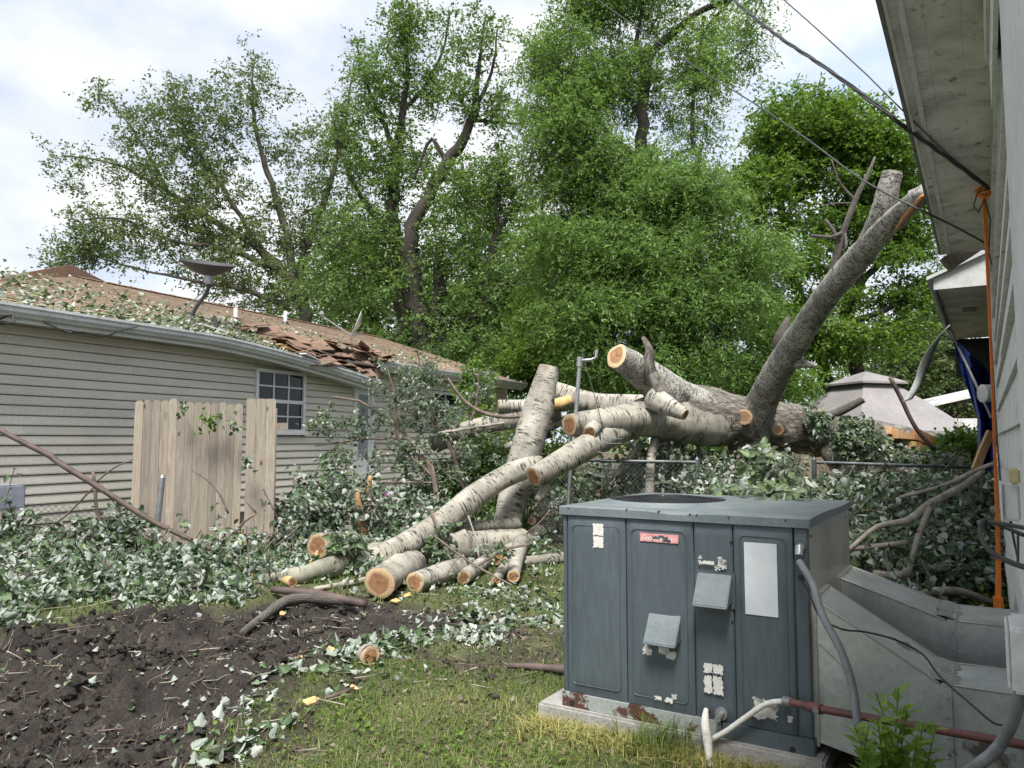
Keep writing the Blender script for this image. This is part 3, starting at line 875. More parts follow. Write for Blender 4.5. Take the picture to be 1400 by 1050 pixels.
# spike of a bent gutter hanger and cable bundle on the eave
# torn shingles and splintered deck boards
rs = np.random.default_rng(4)
def slab(name, c, ax, ay, sx, sy, th, mat, parent, bend=0.0):
    az = np.cross(ax, ay); az /= np.linalg.norm(az)
    V = []; F = []
    for lay in (0, 1):
        for i in (-1, 0, 1):
            for j in (-1, 1):
                V.append(c + ax * sx / 2 * i + ay * sy / 2 * j + az * (th * lay + bend * (1 - i * i)))
    F = [[0, 1, 3, 2], [2, 3, 5, 4], [6, 8, 9, 7], [8, 10, 11, 9], [0, 2, 8, 6], [2, 4, 10, 8], [1, 7, 9, 3], [3, 9, 11, 5], [0, 6, 7, 1], [4, 5, 11, 10]]
    return MB().add(V, F).build(name, mat, parent)
for i in range(64):
    t = rs.random()
    a = 4.35 + 2.55 * t
    b = 0.42 - 1.05 * rs.random() ** 1.2
    c = hl(a, b, float(roof_z(a, b)) + 0.03 + 0.1 * rs.random() + (0.1 if b < 0.2 else 0) * rs.random())
    ang = rs.normal(0, 0.5)
    ax = HE * math.cos(ang) + HN * math.sin(ang)
    ay = -HE * math.sin(ang) + HN * math.cos(ang)
    ay = ay * math.cos(0.3) - UZ * math.sin(0.30 + rs.normal(0, 0.28)); ay /= np.linalg.norm(ay)
    ax = ax + UZ * rs.normal(0, 0.16); ax -= ay * np.dot(ax, ay); ax /= np.linalg.norm(ax)
    slab('shingle', c, ax, ay, 0.26 + 0.28 * rs.random(), 0.2 + 0.18 * rs.random(), 0.012, 'shingle_piece', roof, rs.normal(0, 0.02))
for i in range(12):
    a = 3.3 + 3.2 * rs.random(); b = 0.4 - 0.4 * rs.random()
    c = hl(a, b, float(roof_z(a, b)) + 0.02 + 0.05 * rs.random())
    ax = HE * 1.0 + UZ * rs.normal(-0.12, 0.07) + HN * rs.normal(0, 0.1); ax /= np.linalg.norm(ax)
    ay = HN - ax * np.dot(HN, ax); ay /= np.linalg.norm(ay)
    slab('deck_board', c, ax, ay, 0.6 + 0.7 * rs.random(), 0.09 + 0.06 * rs.random(), 0.018, 'raw_lumber' if i % 3 else 'white_paint', roof)
for i in range(3):
    a = 5.0 + 0.7 * i; c = hl(a, 0.36, float(roof_z(a, 0.36)) - 0.02)
    slab('metal_flashing', c, (HE - 0.14 * UZ) / np.linalg.norm(HE - 0.14 * UZ), (HN - 0.5 * UZ) / np.linalg.norm(HN - 0.5 * UZ), 0.9, 0.14, 0.006, 'white_paint', roof, 0.03)
# two plumbing vents
for px, py0, py1 in ((322, 444, 421), (390, 443, 425)):
    c = roofhit(px, py0); h = (py0 - py1) / F_PX * c[1]
    vp = MB().tube([c - UZ * 0.05, c + UZ * h], 0.04, 10).build('vent_pipe', 'white_paint', house, True)
    MB().tube([c - UZ * 0.05, c + UZ * 0.05], [0.11, 0.055], 10).build('boot', 'dark_plastic', vp, True)
# loose cable bundle under the gutter
p0 = hl(0.6, 0.47, 2.9)
m = MB()
m.tube([P(-10, 440, 8.1), P(18, 430, 8.05), P(20, 441, 8.05), P(0, 443, 8.1)], 0.012, 6)
m.tube([P(60, 441, 8.5), P(85, 451, 8.6), P(110, 458, 8.8), P(140, 461, 9.1), P(165, 452, 9.25), P(190, 446, 9.4)], 0.008, 6)
m.tube([P(85, 451, 8.6), P(95, 455, 8.65), P(112, 454, 8.75), P(98, 452, 8.66)], 0.014, 6)
tag(m.build('eave_cable', 'cable', None, True), 'loose black cable tangled under the gutter of the beige house', 'cable')
# satellite dishes
def dish(name, label, c, axis, side, rx, ry, depth, base, mat='dish'):
    t = thing(name, label, 'satellite dish', base); t.location = (0, 0, 0)
    axis = axis / np.linalg.norm(axis); side = side - axis * np.dot(side, axis); side /= np.linalg.norm(side)
    oth = np.cross(axis, side)
    V = []; F = []; n = 28; rings = 6
    for lay in (0, 1):
        for i in range(rings + 1):
            f = i / rings
            for j in range(n):
                th = 2 * math.pi * j / n
                V.append(c + side * rx * f * math.cos(th) + oth * ry * f * math.sin(th) + axis * (depth * (f * f - 1) + 0.012 * lay))
    for lay in (0, 1):
        o = lay * (rings + 1) * n
        for i in range(rings):
            for j in range(n):
                k = (j + 1) % n
                F.append([o + i * n + j, o + i * n + k, o + (i + 1) * n + k, o + (i + 1) * n + j])
    o = (rings + 1) * n
    for j in range(n):
        k = (j + 1) % n
        F.append([rings * n + j, rings * n + k, o + rings * n + k, o + rings * n + j])
    MB().add(V, F).build('reflector', mat, t, True)
    return t
b1 = roofhit(260, 437); Yd = b1[1]
c1 = P(284, 360, Yd)
v_el = math.atan2(c1[2] - HCAM, Yd)
d1 = dish('satellite_dish', 'wide grey satellite dish tipped face up on roof near the vent pipe', c1,
          np.array([-0.02, -math.sin(v_el) - 0.03, math.cos(v_el)]) + np.array([0.16, 0, 0.0]), np.array([1.0, 0, -0.15]), 0.44, 0.36, 0.2, b1)
MB().tube([b1, P(268, 420, Yd), P(283, 400, Yd), P(286, 384, Yd)], [0.03, 0.03, 0.03, 0.028], 10).build('mast', 'dish', d1, True)
MB().tube([P(236, 436, Yd), P(281, 396, Yd)], 0.01, 6).build('strut', 'steel', d1, True)
MB().box(P(285, 380, Yd), (1, 0, 0), (0, 1, 0), (0, 0, 1), 0.12, 0.12, 0.2).build('bracket', 'steel', d1, False, 0.02)
MB().box(b1 + UZ * 0.01, HE, HN, UZ, 0.18, 0.14, 0.03).build('foot_plate', 'steel', d1)
m = MB()
Ya = Yd - 0.5
t2 = thing('dish_arm', 'broken grey dish feed arm hanging over the gutter left of the window', 'dish arm')
MB().tube([P(293, 432, Ya), P(297, 460, Ya), P(300, 484, Ya)], [0.03, 0.035, 0.032], 8).build('arm', 'dish', t2, True)
MB().box(P(298, 486, Ya), (1, 0, 0.15), (0, 1, 0), (0, 0, 1), 0.16, 0.1, 0.04).build('feed_horn', 'dish', t2, False, 0.012)
b2 = roofhit(478, 470); Y2 = b2[1] - 0.25
c2 = P(488, 441, Y2)
d2 = dish('satellite_dish', 'small satellite dish seen edge on behind the torn shingles', c2, np.array([-0.9, -0.25, 0.35]), np.array([0.3, 0.0, 0.9]), 0.26, 0.24, 0.07, b2, 'gutter')
MB().tube([P(480, 472, Y2 + 0.15), P(481, 458, Y2), P(487, 446, Y2)], 0.022, 8).build('mast', 'steel', d2, True)
MB().tube([P(479, 458, Y2), P(455, 442, Y2 - 0.1), P(438, 430, Y2 - 0.2)], 0.016, 8).build('arm', 'steel', d2, True)
MB().box(P(440, 428, Y2 - 0.2), (1, 0, 0), (0, 1, 0), (0, 0, 1), 0.09, 0.07, 0.08).build('feed_horn', 'steel', d2, False, 0.015)
MB().box(P(485, 456, Y2), (1, 0, 0), (0, 1, 0), (0, 0, 1), 0.1, 0.1, 0.12).build('bracket', 'steel', d2, False, 0.02)

# ------------------------------------------------------------------ the near house on the right
rh = thing('white_house', 'peeling white house wall and grimy eave at the right edge', 'house')
def rbox(m, y0, y1, o0, o1, z0, z1):
    c = rl((y0 + y1) / 2, (o0 + o1) / 2, (z0 + z1) / 2)
    return m.box(c, RE, RN, UZ, (y1 - y0) * _r, abs(o1 - o0), z1 - z0)
YN, YF = 0.5, 7.0
SZ = 3.3
m = MB(); rbox(m, YN, 4.4, -5, -0.03, 0.55, SZ); rbox(m, 4.402, YF, -5, -0.03, 0.25, SZ)
rwall = m.build('wall', 'peeling', rh)
rbox(MB(), YN, YF - 0.05, -5, -0.24, -0.3, 0.56).build('foundation', 'foundation', rh)
zz = 0.27; i = 0
while zz < SZ - 0.02:
    z1 = min(zz + 0.215, SZ - 0.005)
    for (y0, y1) in ((YN, 4.4), (4.402, YF)):
        if y1 < 4.5 and zz < 0.5: continue
        w1 = 0.012 * random.random(); 
        prof = [(-0.03, 0.0), (0.016 + w1, 0.0), (0.016 + w1, 0.012), (0.002, z1 - zz), (-0.03, z1 - zz)]
        mm = MB(); mm.prism([rl(y0, o, zz + h) for o, h in prof], RE * (y1 - y0) * _r)
        mm.build('clapboard', 'peeling', rwall)
    zz += 0.215; i += 1
rbox(MB(), YF - 0.09, YF + 0.02, -0.1, 0.036, 0.2, SZ).build('corner_board', 'peeling', rh)
# eave
nb = 3
for i in range(nb):
    o0 = 0.0 + 0.41 * i / nb + 0.0003
    rbox(MB(), YN - 1, 6.96, o0, 0.41 * (i + 1) / nb - 0.0003, SZ + 0.0008 * (i % 2), SZ + 0.03).build('soffit_board', 'soffit_dirty', rh)
rbox(MB(), YN - 1, 6.95, 0.0, 0.405, SZ + 0.032, SZ + 0.045).build('eave_backing', 'felt', rh)  # added backing slab, keeps sky light out of the soffit gaps
rbox(MB(), YN - 1, 6.965, 0.335, 0.36, SZ - 0.014, SZ + 0.001).build('batten', 'peeling', rh)
rbox(MB(), YN - 1, 6.965, 0.395, 0.4095, SZ - 0.012, SZ + 0.001).build('batten', 'soffit_dirty', rh)
rbox(MB(), YN - 1, 7.0, 0.412, 0.43, SZ - 0.008, SZ + 0.17).build('fascia', 'grey_cable', rh)
rbox(MB(), 6.966, 6.995, -0.05, 0.41, SZ - 0.008, SZ + 0.17).build('fascia', 'soffit_dirty', rh)
m = MB(); m.prism([rl(YN - 1, 0.45, SZ + 0.17), rl(YN - 1, 0.45, SZ + 0.2), rl(YN - 1, -4, SZ + 1.9), rl(YN - 1, -4, SZ + 1.87)], RE * (7.05 - YN + 1) * _r)
m.build('roof', 'shingle_piece', rh)
rbox(MB(), YN, 3.0, 0.03, 0.045, 2.86, SZ - 0.016).build('frieze', 'peeling', rh)
rbox(MB(), YN, 3.02, 0.046, 0.058, 3.06, SZ - 0.018).build('moulding', 'peeling', rh)
rbox(MB(), YN, 1.72, 0.03, 0.05, 0.9, 2.85).build('door_casing', 'white_paint', rh)
# lower rear eave
m = MB(); rbox(m, 7.6, 11.6, -0.6, 0.5, 3.1, 3.13)
m.build('rear_soffit', 'soffit_dirty', rh)
m = MB(); m.prism([rl(7.58, 0.52, 3.08), rl(7.58, 0.52, 3.19), rl(7.58, -0.35, 3.56), rl(7.58, -0.6, 3.56), rl(7.58, -0.6, 3.08)], RE * 0.02)
m.build('rear_gable_board', 'pale_plaster', rh)
m = MB(); m.prism([rl(7.54, 0.58, 3.18), rl(7.54, 0.58, 3.215), rl(7.54, -0.6, 3.7), rl(7.54, -0.6, 3.665)], RE * 4.2 * _r)
m.build('rear_roof', 'gutter', rh)
rbox(MB(), 7.62, 11.6, 0.501, 0.525, 3.06, 3.17).build('rear_fascia', 'grey_cable', rh)
rbox(MB(), 7.01, 11.6, -1.6, -0.12, -0.1, 3.095).build('rear_wall', 'porch_shade', rh)
rbox(MB(), 8.9, 9.15, 0.15, 0.3, 3.09, 3.099).build('soffit_vent', 'grey_cable', rh)
# broken rafter between the two eaves
tag(slab('broken_rafter', P(1312, 350, 7.25), np.array([0.8, 0.1, 0.5]) / np.linalg.norm([0.8, 0.1, 0.5]), np.array([-0.5, 0.2, 0.8]) / np.linalg.norm([-0.5, 0.2, 0.8]), 0.4, 0.14, 0.05, 'old_wood', None), 'broken rafter end stuck between the two eaves', 'rafter')
# tarp: hangs inside the open rear porch
rbox(MB(), 11.6, 11.7, -0.6, 0.47, 2.5, 3.09).build('rear_cross_wall', 'porch_shade', rh)  # dark sheet painted for the shade under the porch ceiling
V = []; F = []; nu, nv = 24, 20
for i in range(nu + 1):
    for j in range(nv + 1):
        u, v = i / nu, j / nv
        lx = np.interp(v, [0, 0.35, 0.7, 1.0], [1300, 1316, 1336, 1337]); ly = np.interp(v, [0, 0.35, 0.7, 1.0], [458, 512, 570, 650])
        ry = np.interp(v, [0, 0.3, 1.0], [516, 535, 655])
        px_ = lx + (1362 - lx) * u; py_ = ly + (ry - ly) * u
        V.append(P(px_, py_, 8.7 + 0.16 * math.sin(u * 11 + v * 2.5) + 0.05 * math.sin(u * 27 + v * 9) + 0.5 * v * 0))
for i in range(nu):
    for j in range(nv):
        a = i * (nv + 1) + j
        F.append([a, a + 1, a + nv + 2, a + nv + 1])
tp = MB().add(V, F).build('tarp', 'tarp', None, True)
md = tp.modifiers.new('thick', 'SOLIDIFY'); md.thickness = 0.004
tag(tp, 'blue tarp hanging from the rear eave of the white house', 'tarp')
tag(MB().tube([P(1299, 452, 8.2), P(1322, 500, 8.0), P(1356, 572, 7.6)], 0.014, 8).build('bent_trim', 'grey_cable', None, True), 'bent dark trim strip slanting across the blue tarp', 'trim strip')
# orange strap with ratchet
st = thing('ratchet_strap', 'bright orange ratchet strap hanging down the corner of the white house', 'strap')
m = MB()
pts = [rl(5.22, 0.06, 3.25), rl(5.25, 0.06, 2.7), rl(5.3, 0.064, 1.8), rl(5.3, 0.07, 1.15), rl(5.3, 0.075, 0.75), rl(5.2, 0.09, 0.42)]
C, R = smooth_path(pts, [1] * 6, 0.1)
V = []; F = []
for i, c in enumerate(C):
    tw = 0.25 + 1.1 * math.sin(i * 0.12) * (0.3 if i < 26 else 0.8)
    d = np.array([math.cos(tw), math.sin(tw), 0]) * 0.019
    nn = np.array([-math.sin(tw), math.cos(tw), 0]) * 0.0015
    V += [c - d - nn, c + d - nn, c + d + nn, c - d + nn]
    if i:
        o = (i - 1) * 4
        F += [[o + j, o + (j + 1) % 4, o + 4 + (j + 1) % 4, o + 4 + j] for j in range(4)]
F += [[0, 1, 2, 3], [len(V) - 4, len(V) - 3, len(V) - 2, len(V) - 1]]
MB().add(V, F).build('webbing', 'orange', st)
kq = rl(5.2, 0.07, 3.24)
m = MB(); m.tube([kq + np.array(q) for q in ((-0.05, 0, 0.01), (0, 0, 0.045), (0.04, -0.02, 0), (0.0, -0.03, -0.04), (-0.04, 0, 0))], 0.016, 8)
m.build('knot', 'orange', st, True)
MB().box(rl(5.2, 0.09, 0.37), RE, RN, UZ, 0.07, 0.06, 0.16).build('ratchet', 'orange', st, False, 0.012)
# things fixed to the wall
def wallbox(name, label, cat, y0, y1, o0, o1, z0, z1, mat, bev=0.006):
    return tag(rbox(MB(), y0, y1, o0, o1, z0, z1).build(name, mat, None, False, bev), label, cat)
jb = thing('junction_box', 'small white junction box with dangling wires on the house wall', 'junction box')
rbox(MB(), 2.5, 2.62, 0.03, 0.078, 1.235, 1.355).build('box', 'white_paint', jb, False, 0.006)
rbox(MB(), 2.49, 2.63, 0.079, 0.085, 1.225, 1.362).build('cover', 'white_paint', jb, False, 0.002)
MB().tube([rl(2.55, 0.06, 1.24), rl(2.54, 0.05, 1.15), rl(2.5, 0.045, 1.1), rl(2.52, 0.04, 1.2)], 0.004, 6).build('wire', 'cable', jb, True)
wallbox('doorbell_box', 'small cream plastic box above the white junction box', 'plastic box', 2.42, 2.5, 0.03, 0.06, 1.36, 1.41, 'cream')
db = thing('disconnect_box', 'white electrical disconnect box low on the wall above the duct', 'electrical box')
rbox(MB(), 2.02, 2.22, 0.03, 0.085, 0.83, 1.0).build('box', 'white_paint', db, False, 0.008)
rbox(MB(), 2.03, 2.21, 0.086, 0.094, 0.84, 0.99).build('cover', 'white_paint', db, False, 0.003)
MB().tube([rl(2.2, 0.06, 0.93), rl(2.26, 0.06, 0.93)], 0.024, 10).build('hub', 'white_paint', db, True)
m = MB(); m.tube([rl(2.12, 0.06, 0.84), rl(2.13, 0.08, 0.74), rl(2.2, 0.12, 0.62), P(1345, 1040, 2.25), P(1322, 1056, 2.4), P(1290, 1070, 2.8)], 0.017, 10, seg=0.04)
tag(m.build('flexible_conduit', 'conduit', None, True), 'grey flexible conduit curving down from the white disconnect box', 'conduit')
tag(MB().tube([rl(2.1, 0.04, 1.24), P(1352, 712, 2.25), P(1342, 716, 2.2), P(1340, 730, 2.1), P(1352, 752, 1.9), P(1380, 768, 1.7), P(1412, 779, 1.5)], 0.0062, 8, seg=0.03).build('black_cable', 'dark_plastic', None, True), 'thick black cable looping out from the house wall', 'cable')
tag(MB().tube([P(1349, 713, 2.3), P(1370, 716, 1.9), P(1412, 724, 1.6)], 0.005, 8, seg=0.05).build('black_cable', 'dark_plastic', None, True), 'upper black cable running straight to the frame edge', 'cable')
tag(MB().tube([rl(6.8, 0.05, 2.95), rl(6.2, 0.045, 2.2), rl(5.6, 0.05, 1.7), rl(5.0, 0.05, 1.3), rl(4.4, 0.05, 1.1)], 0.006, 6).build('wall_wire', 'cable', None, True), 'thin dark wire stapled down the white house wall', 'wire')
pl = thing('porch_lamp', 'white cylinder porch lamp beside the orange strap', 'lamp')
MB().tube([P(1343, 538, 7.25), P(1360, 538, 7.25)], 0.085, 16).build('housing', 'white_paint', pl, True)
MB().tube([P(1341.5, 538, 7.25), P(1343, 538, 7.25)], [0.06, 0.088], 16).build('lens', 'pale_plaster', pl, True)
tag(slab('splintered_board', P(1346, 616, 7.35), np.array([0.45, 0.1, 0.85]) / np.linalg.norm([0.45, 0.1, 0.85]), np.array([0.8, 0, -0.42]) / np.linalg.norm([0.8, 0, -0.42]), 0.42, 0.07, 0.04, 'raw_lumber', None, 0.01), 'raw splintered board leaning at the white house corner', 'board')
# white curled trim strip hanging from the lower eave
C, R = smooth_path([P(1297, 445, 7.9), P(1283, 462, 8.0), P(1268, 488, 8.15), P(1258, 515, 8.25), P(1249, 535, 8.3), P(1240, 548, 8.35)], [1] * 6, 0.04)
V = []; F = []
for i, c in enumerate(C):
    f = i / (len(C) - 1)
    tw = 0.9 - 1.5 * f
    wd = 0.075 * (0.35 + 0.65 * math.sin(min(f * 3.3 + 0.35, 2.6)))
    d = np.array([math.cos(tw), math.sin(tw), 0.35]) * wd
    cu = np.array([0.0, -0.018, 0.0])
    for s in (-1, 0, 1):
        V.append(c + d * s + cu * (1 - s * s))
    if i:
        o = (i - 1) * 3
        F += [[o, o + 1, o + 4, o + 3], [o + 1, o + 2, o + 5, o + 4]]
o = MB().add(V, F).build('curled_trim', 'strip', None, True)
o.modifiers.new('t', 'SOLIDIFY').thickness = 0.003
tag(o, 'white metal trim strip peeled off and curling from the lower eave', 'trim strip')
# service drop cables
def cable(name, label, pts, r, mat='cable'):
    tag(MB().tube(pts, r, 6, seg=0.4).build(name, mat, None, True), label, 'cable')
A1 = P(1352, 258, 5.12)
B1 = np.array([3.6, 12.5, 9.4])
m = MB()
cpts = [A1, P(1300, 219, 4.7), P(1240, 176, 4.25), P(1180, 130, 4.3), P(1120, 87, 4.6), P(1060, 47, 5.2), P(1003, 0, 6.2), P(900, -90, 9)]
C, R = smooth_path(cpts, [1] * len(cpts), 0.12)
for k in range(3):
    pts = [c + np.array([0.009 * math.cos(i * 0.9 + k * 2.1), 0, 0.009 * math.sin(i * 0.9 + k * 2.1)]) for i, c in enumerate(C)]
    m.tube(pts, 0.0062, 5, seg=0.3)
tag(m.build('service_drop', 'cable', None, True), 'thick twisted power cable running up from the house eave', 'cable')
cable('phone_line', 'thin upper cable running from the eave to the sky', [A1 + np.array([0, 0, 0.02]), P(1300, 214, 4.6), P(1245, 162, 4.12), P(1185, 102, 4.2), P(1125, 47, 4.5), P(1072, 0, 5.0), P(980, -80, 6.5)], 0.0042)
cable('phone_line', 'lowest cable crossing in front of the trees to the house corner', [P(1352, 335, 6.55), P(1310, 312, 6.2), P(1265, 290, 5.7), P(1180, 247, 6.1), P(1110, 195, 6.9), P(1040, 147, 8), P(930, 78, 10.2), P(815, -2, 13), P(740, -60, 15)], 0.0085)
cable('eave_wire', 'loose black wire loop hanging under the grimy eave', [A1, P(1336, 264, 5.0), P(1331, 282, 5.0), P(1338, 290, 5.02), P(1346, 272, 5.05), P(1354, 300, 5.2), P(1352, 345, 5.3), P(1356, 362, 5.35)], 0.0045)

# ------------------------------------------------------------------ air conditioner, pad, ducts, pipes
YAW = math.radians(31.8)
AC0 = np.array([1.351, 3.504, 0.0])
AA = np.array([-math.cos(YAW), math.sin(YAW), 0]); AB = np.array([math.sin(YAW), math.cos(YAW), 0])
AW, AD, AZ0, AZ1 = 1.267, 1.234, 0.1, 1.152
def al(a, b, z): return AC0 + AA * a + AB * b + UZ * z
def AF(px, py, off=0.0):               # front-face coordinates (a, z) of a sight line
    d = ray(px, py); o = np.array([0, 0, HCAM])
    t = np.dot(AC0 - AB * off - o, AB) / np.dot(d, AB)
    p = o + d * t
    return float(np.dot(p - AC0, AA)), float(p[2])
def abox(m, a0, a1, b0, b1, z0, z1):
    return m.box(al((a0 + a1) / 2, (b0 + b1) / 2, (z0 + z1) / 2), AA, AB, UZ, abs(a1 - a0), abs(b1 - b0), abs(z1 - z0))
pad = abox(MB(), -0.05, AW + 0.14, -0.035, AD + 0.1, -0.12, 0.092).build('concrete_pad', 'concrete', None, False, 0.012)
tag(pad, 'grey concrete pad under the air conditioner', 'concrete pad')
ac = thing('air_conditioner', 'large slate grey packaged air conditioner with dented panels on concrete pad', 'air conditioner')
m = MB(); abox(m, 0.012, AW - 0.012, 0.02, AD - 0.02, AZ0 + 0.06, AZ1 - 0.2)
m.build('casing', 'ac_paint', ac)
# base rail: rusty on the front left, clean at the right
def rail(a0, a1, mat):
    m = MB()
    m.prism([al(a0, -0.008, AZ0 - 0.006), al(a0, -0.008, AZ0 + 0.065), al(a0, 0.018, AZ0 + 0.065), al(a0, 0.018, AZ0 - 0.006)], AA * (a1 - a0))
    return m.build('base_rail', mat, ac)
rail(0.41, AW, 'rusty_rail')['label'] = 'rusty flaking base rail'
rail(-0.004, 0.408, 'ac_paint')
m = MB(); m.prism([al(-0.008, 0.0, AZ0 - 0.006), al(-0.008, 0.0, AZ0 + 0.065), al(0.011, 0.0, AZ0 + 0.065), al(0.011, 0.0, AZ0 - 0.006)], AB * AD)
m.build('base_rail', 'ac_paint', ac)
for px, py in ((783, 960), (1084, 1024)):
    a, z = AF(px, py)
    MB().tube([al(a, -0.011, z), al(a, 0.0, z)], 0.014, 12).build('bolt_hole', 'dark_plastic', ac)
# front panels
YM = 840
edges = [AW - 0.001] + [AF(740 + x / 2.561, YM)[0] for x in (91, 299, 536, 676, 888)] + [0.0]
ZB, ZT = AZ0 + 0.068, AZ1 - 0.052
def panel(a_hi, a_lo, off, inset=True, dent=0.0):
    nx_, nz = 18, 26
    V = []; F = []
    wv = a_hi - a_lo
    for i in range(nx_ + 1):
        for j in range(nz + 1):
            u, v = i / nx_, j / nz
            du = min(u, 1 - u) * wv; dv = min(v, 1 - v) * (ZT - ZB)
            o = off
            if inset:
                ed = min(du - 0.035, dv - 0.05)
                o += 0.005 * float(sstep(ed, 0.0, 0.01)) - 0.004 * math.exp(-(ed / 0.008) ** 2)
            rim = min(du, dv)
            o -= 0.008 * (1 - float(sstep(rim, 0.0, 0.008)))
            if dent:
                o -= dent * math.exp(-((u - 0.95) / 0.16) ** 2 - ((v - 0.7) / 0.2) ** 2) * 1.0
            o -= 0.003 * math.sin(3.1 * u + a_hi * 7) * math.sin(2.3 * v + a_hi * 5)
            V.append(al(a_hi - wv * u, -o, ZB + (ZT - ZB) * v))
    for i in range(nx_):
        for j in range(nz):
            q = i * (nz + 1) + j
            F.append([q, q + nz + 1, q + nz + 2, q + 1])
    n0 = len(V)
    ring = [i * (nz + 1) for i in range(nx_ + 1)] + [nx_ * (nz + 1) + j for j in range(1, nz + 1)] + [i * (nz + 1) + nz for i in range(nx_ - 1, -1, -1)] + [j for j in range(nz - 1, 0, -1)]
    for q in ring: V.append(np.array(V[q]) + AB * 0.022)
    L = len(ring)
    for i in range(L):
        F.append([ring[i], ring[(i + 1) % L], n0 + (i + 1) % L, n0 + i])
    po = MB().add(V, F).build('panel', 'ac_paint', ac, True)
    if inset:
        pts = []
        x0_, x1_, z0_, z1_, rc = a_lo + 0.03, a_hi - 0.03, ZB + 0.05, ZT - 0.05, 0.025
        for (cx_, cz_, t0) in ((x1_ - rc, z1_ - rc, 0), (x0_ + rc, z1_ - rc, 90), (x0_ + rc, z0_ + rc, 180), (x1_ - rc, z0_ + rc, 270)):
            for k in range(5):
                an = math.radians(t0 + 22.5 * k)
                pts.append(al(cx_ + rc * math.cos(an), -off - 0.0045, cz_ + rc * math.sin(an)))
        pts.append(pts[0])
        MB().tube(pts, 0.002, 6, caps=False, seg=9).build('pressed_bead', 'ac_paint', po, True)
    return po
g = 0.003
panel(edges[0], edges[1] + g, 0.0, False)
panel(edges[1] - g, edges[2] + g, 0.004)
panel(edges[2] - g, edges[3] + g, 0.004, True, 0.016)['label'] = 'dented panel under the logo'
panel(edges[3] - g, edges[4] + g, 0.002, False)
panel(edges[4] - g, edges[5] + g, 0.004)
panel(edges[5] - g, edges[6], 0.0, False)
# right side: galvanised panel
m = MB(); m.prism([al(-0.001, 0.03, AZ0 + 0.06), al(-0.001, AD, AZ0 + 0.06), al(-0.001, AD, AZ1 - 0.05), al(-0.001, 0.03, AZ1 - 0.05)], AA * 0.014)
m.build('side_panel', 'galvanised', ac, False, 0.002)
m = MB(); abox(m, 0.0, AW, AD - 0.012, AD, AZ0 + 0.06, AZ1 - 0.05); m.build('rear_panel', 'ac_paint', ac)
m = MB(); abox(m, AW - 0.012, AW, 0.02, AD - 0.013, AZ0 + 0.06, AZ1 - 0.05); m.build('side_panel', 'ac_paint', ac)
# lid with a round opening for the fan
d = ray(896, 684); t = (AZ1 - HCAM) / d[2]; fc = np.array([0, 0, HCAM]) + d * t
fa, fb = float(np.dot(fc - AC0, AA)), float(np.dot(fc - AC0, AB)); FR = 0.33
fa = min(max(fa, FR + 0.06), AW - FR - 0.06); fb = min(max(fb, FR + 0.06), AD - FR - 0.06)
nn = 64
circ = []; rect = []
lo_a, hi_a, lo_b, hi_b = -0.012, AW + 0.012, -0.014, AD + 0.012
for i in range(nn):
    th = 2 * math.pi * i / nn
    c_, s_ = math.cos(th), math.sin(th)
    circ.append((fa + FR * c_, fb + FR * s_))
    k = min(((hi_a - fa) / c_ if c_ > 0 else (lo_a - fa) / c_) if abs(c_) > 1e-6 else 1e9, ((hi_b - fb) / s_ if s_ > 0 else (lo_b - fb) / s_) if abs(s_) > 1e-6 else 1e9)
    rect.append((fa + k * c_, fb + k * s_))
for (ca_, cb_) in ((lo_a, lo_b), (lo_a, hi_b), (hi_a, lo_b), (hi_a, hi_b)):
    j = min(range(nn), key=lambda q: (rect[q][0] - ca_) ** 2 + (rect[q][1] - cb_) ** 2)
    rect[j] = (ca_, cb_)
V = []; F = []
def lidz(a, b): return AZ1 + 0.006 * math.sin(a * 4 + 1) * math.sin(b * 5) - 0.004 - 0.012 * math.exp(-((a - 0.62) / 0.1) ** 2 - (b / 0.1) ** 2)
for (a, b) in circ: V.append(al(a, b, AZ1 + 0.012))
for (a, b) in circ: V.append(al(fa + (a - fa) * 1.07, fb + (b - fb) * 1.07, lidz(a, b)))
for f in (0.5, 0.97, 1.0):
    for (c1_, r1_) in zip(circ, rect):
        a, b = c1_[0] + (r1_[0] - c1_[0]) * (0.07 + 0.93 * f), c1_[1] + (r1_[1] - c1_[1]) * (0.07 + 0.93 * f)
        V.append(al(a, b, lidz(a, b) - (0.006 if f == 1.0 else 0)))
for (a, b) in rect: V.append(al(a, b, AZ1 - 0.05))
for (a, b) in circ: V.append(al(a, b, AZ1 - 0.05))
rows = [6, 0, 1, 2, 3, 4, 5]
for r0, r1_ in zip(rows[:-1], rows[1:]):
    for i in range(nn):
        k = (i + 1) % nn
        F.append([r0 * nn + i, r0 * nn + k, r1_ * nn + k, r1_ * nn + i])
MB().add(V, F).build('lid', 'ac_lid', ac, True)
fn = MB().tube([al(fa, fb, AZ1 - 0.19), al(fa, fb, AZ1 - 0.18)], FR, 32).build('fan_well', 'dark_plastic', ac)
m = MB()
for i in range(14):
    r = 0.05 + (FR - 0.055) * i / 13
    ring = [al(fa + r * math.cos(t), fb + r * math.sin(t), AZ1 + 0.02 - 0.03 * (r / FR) ** 2 + 0.012) for t in np.linspace(0, 2 * math.pi, 49)]
    m.tube(ring, 0.0032, 5, seg=0.2, caps=False)
m.build('fan_grille', 'dark_plastic', ac, True)
for i in range(6):
    th = i * math.pi / 3 + 0.2
    MB().tube([al(fa, fb, AZ1 + 0.034), al(fa + FR * math.cos(th), fb + FR * math.sin(th), AZ1 + 0.006)], 0.004, 6).build('grille_spoke', 'dark_plastic', ac, True)
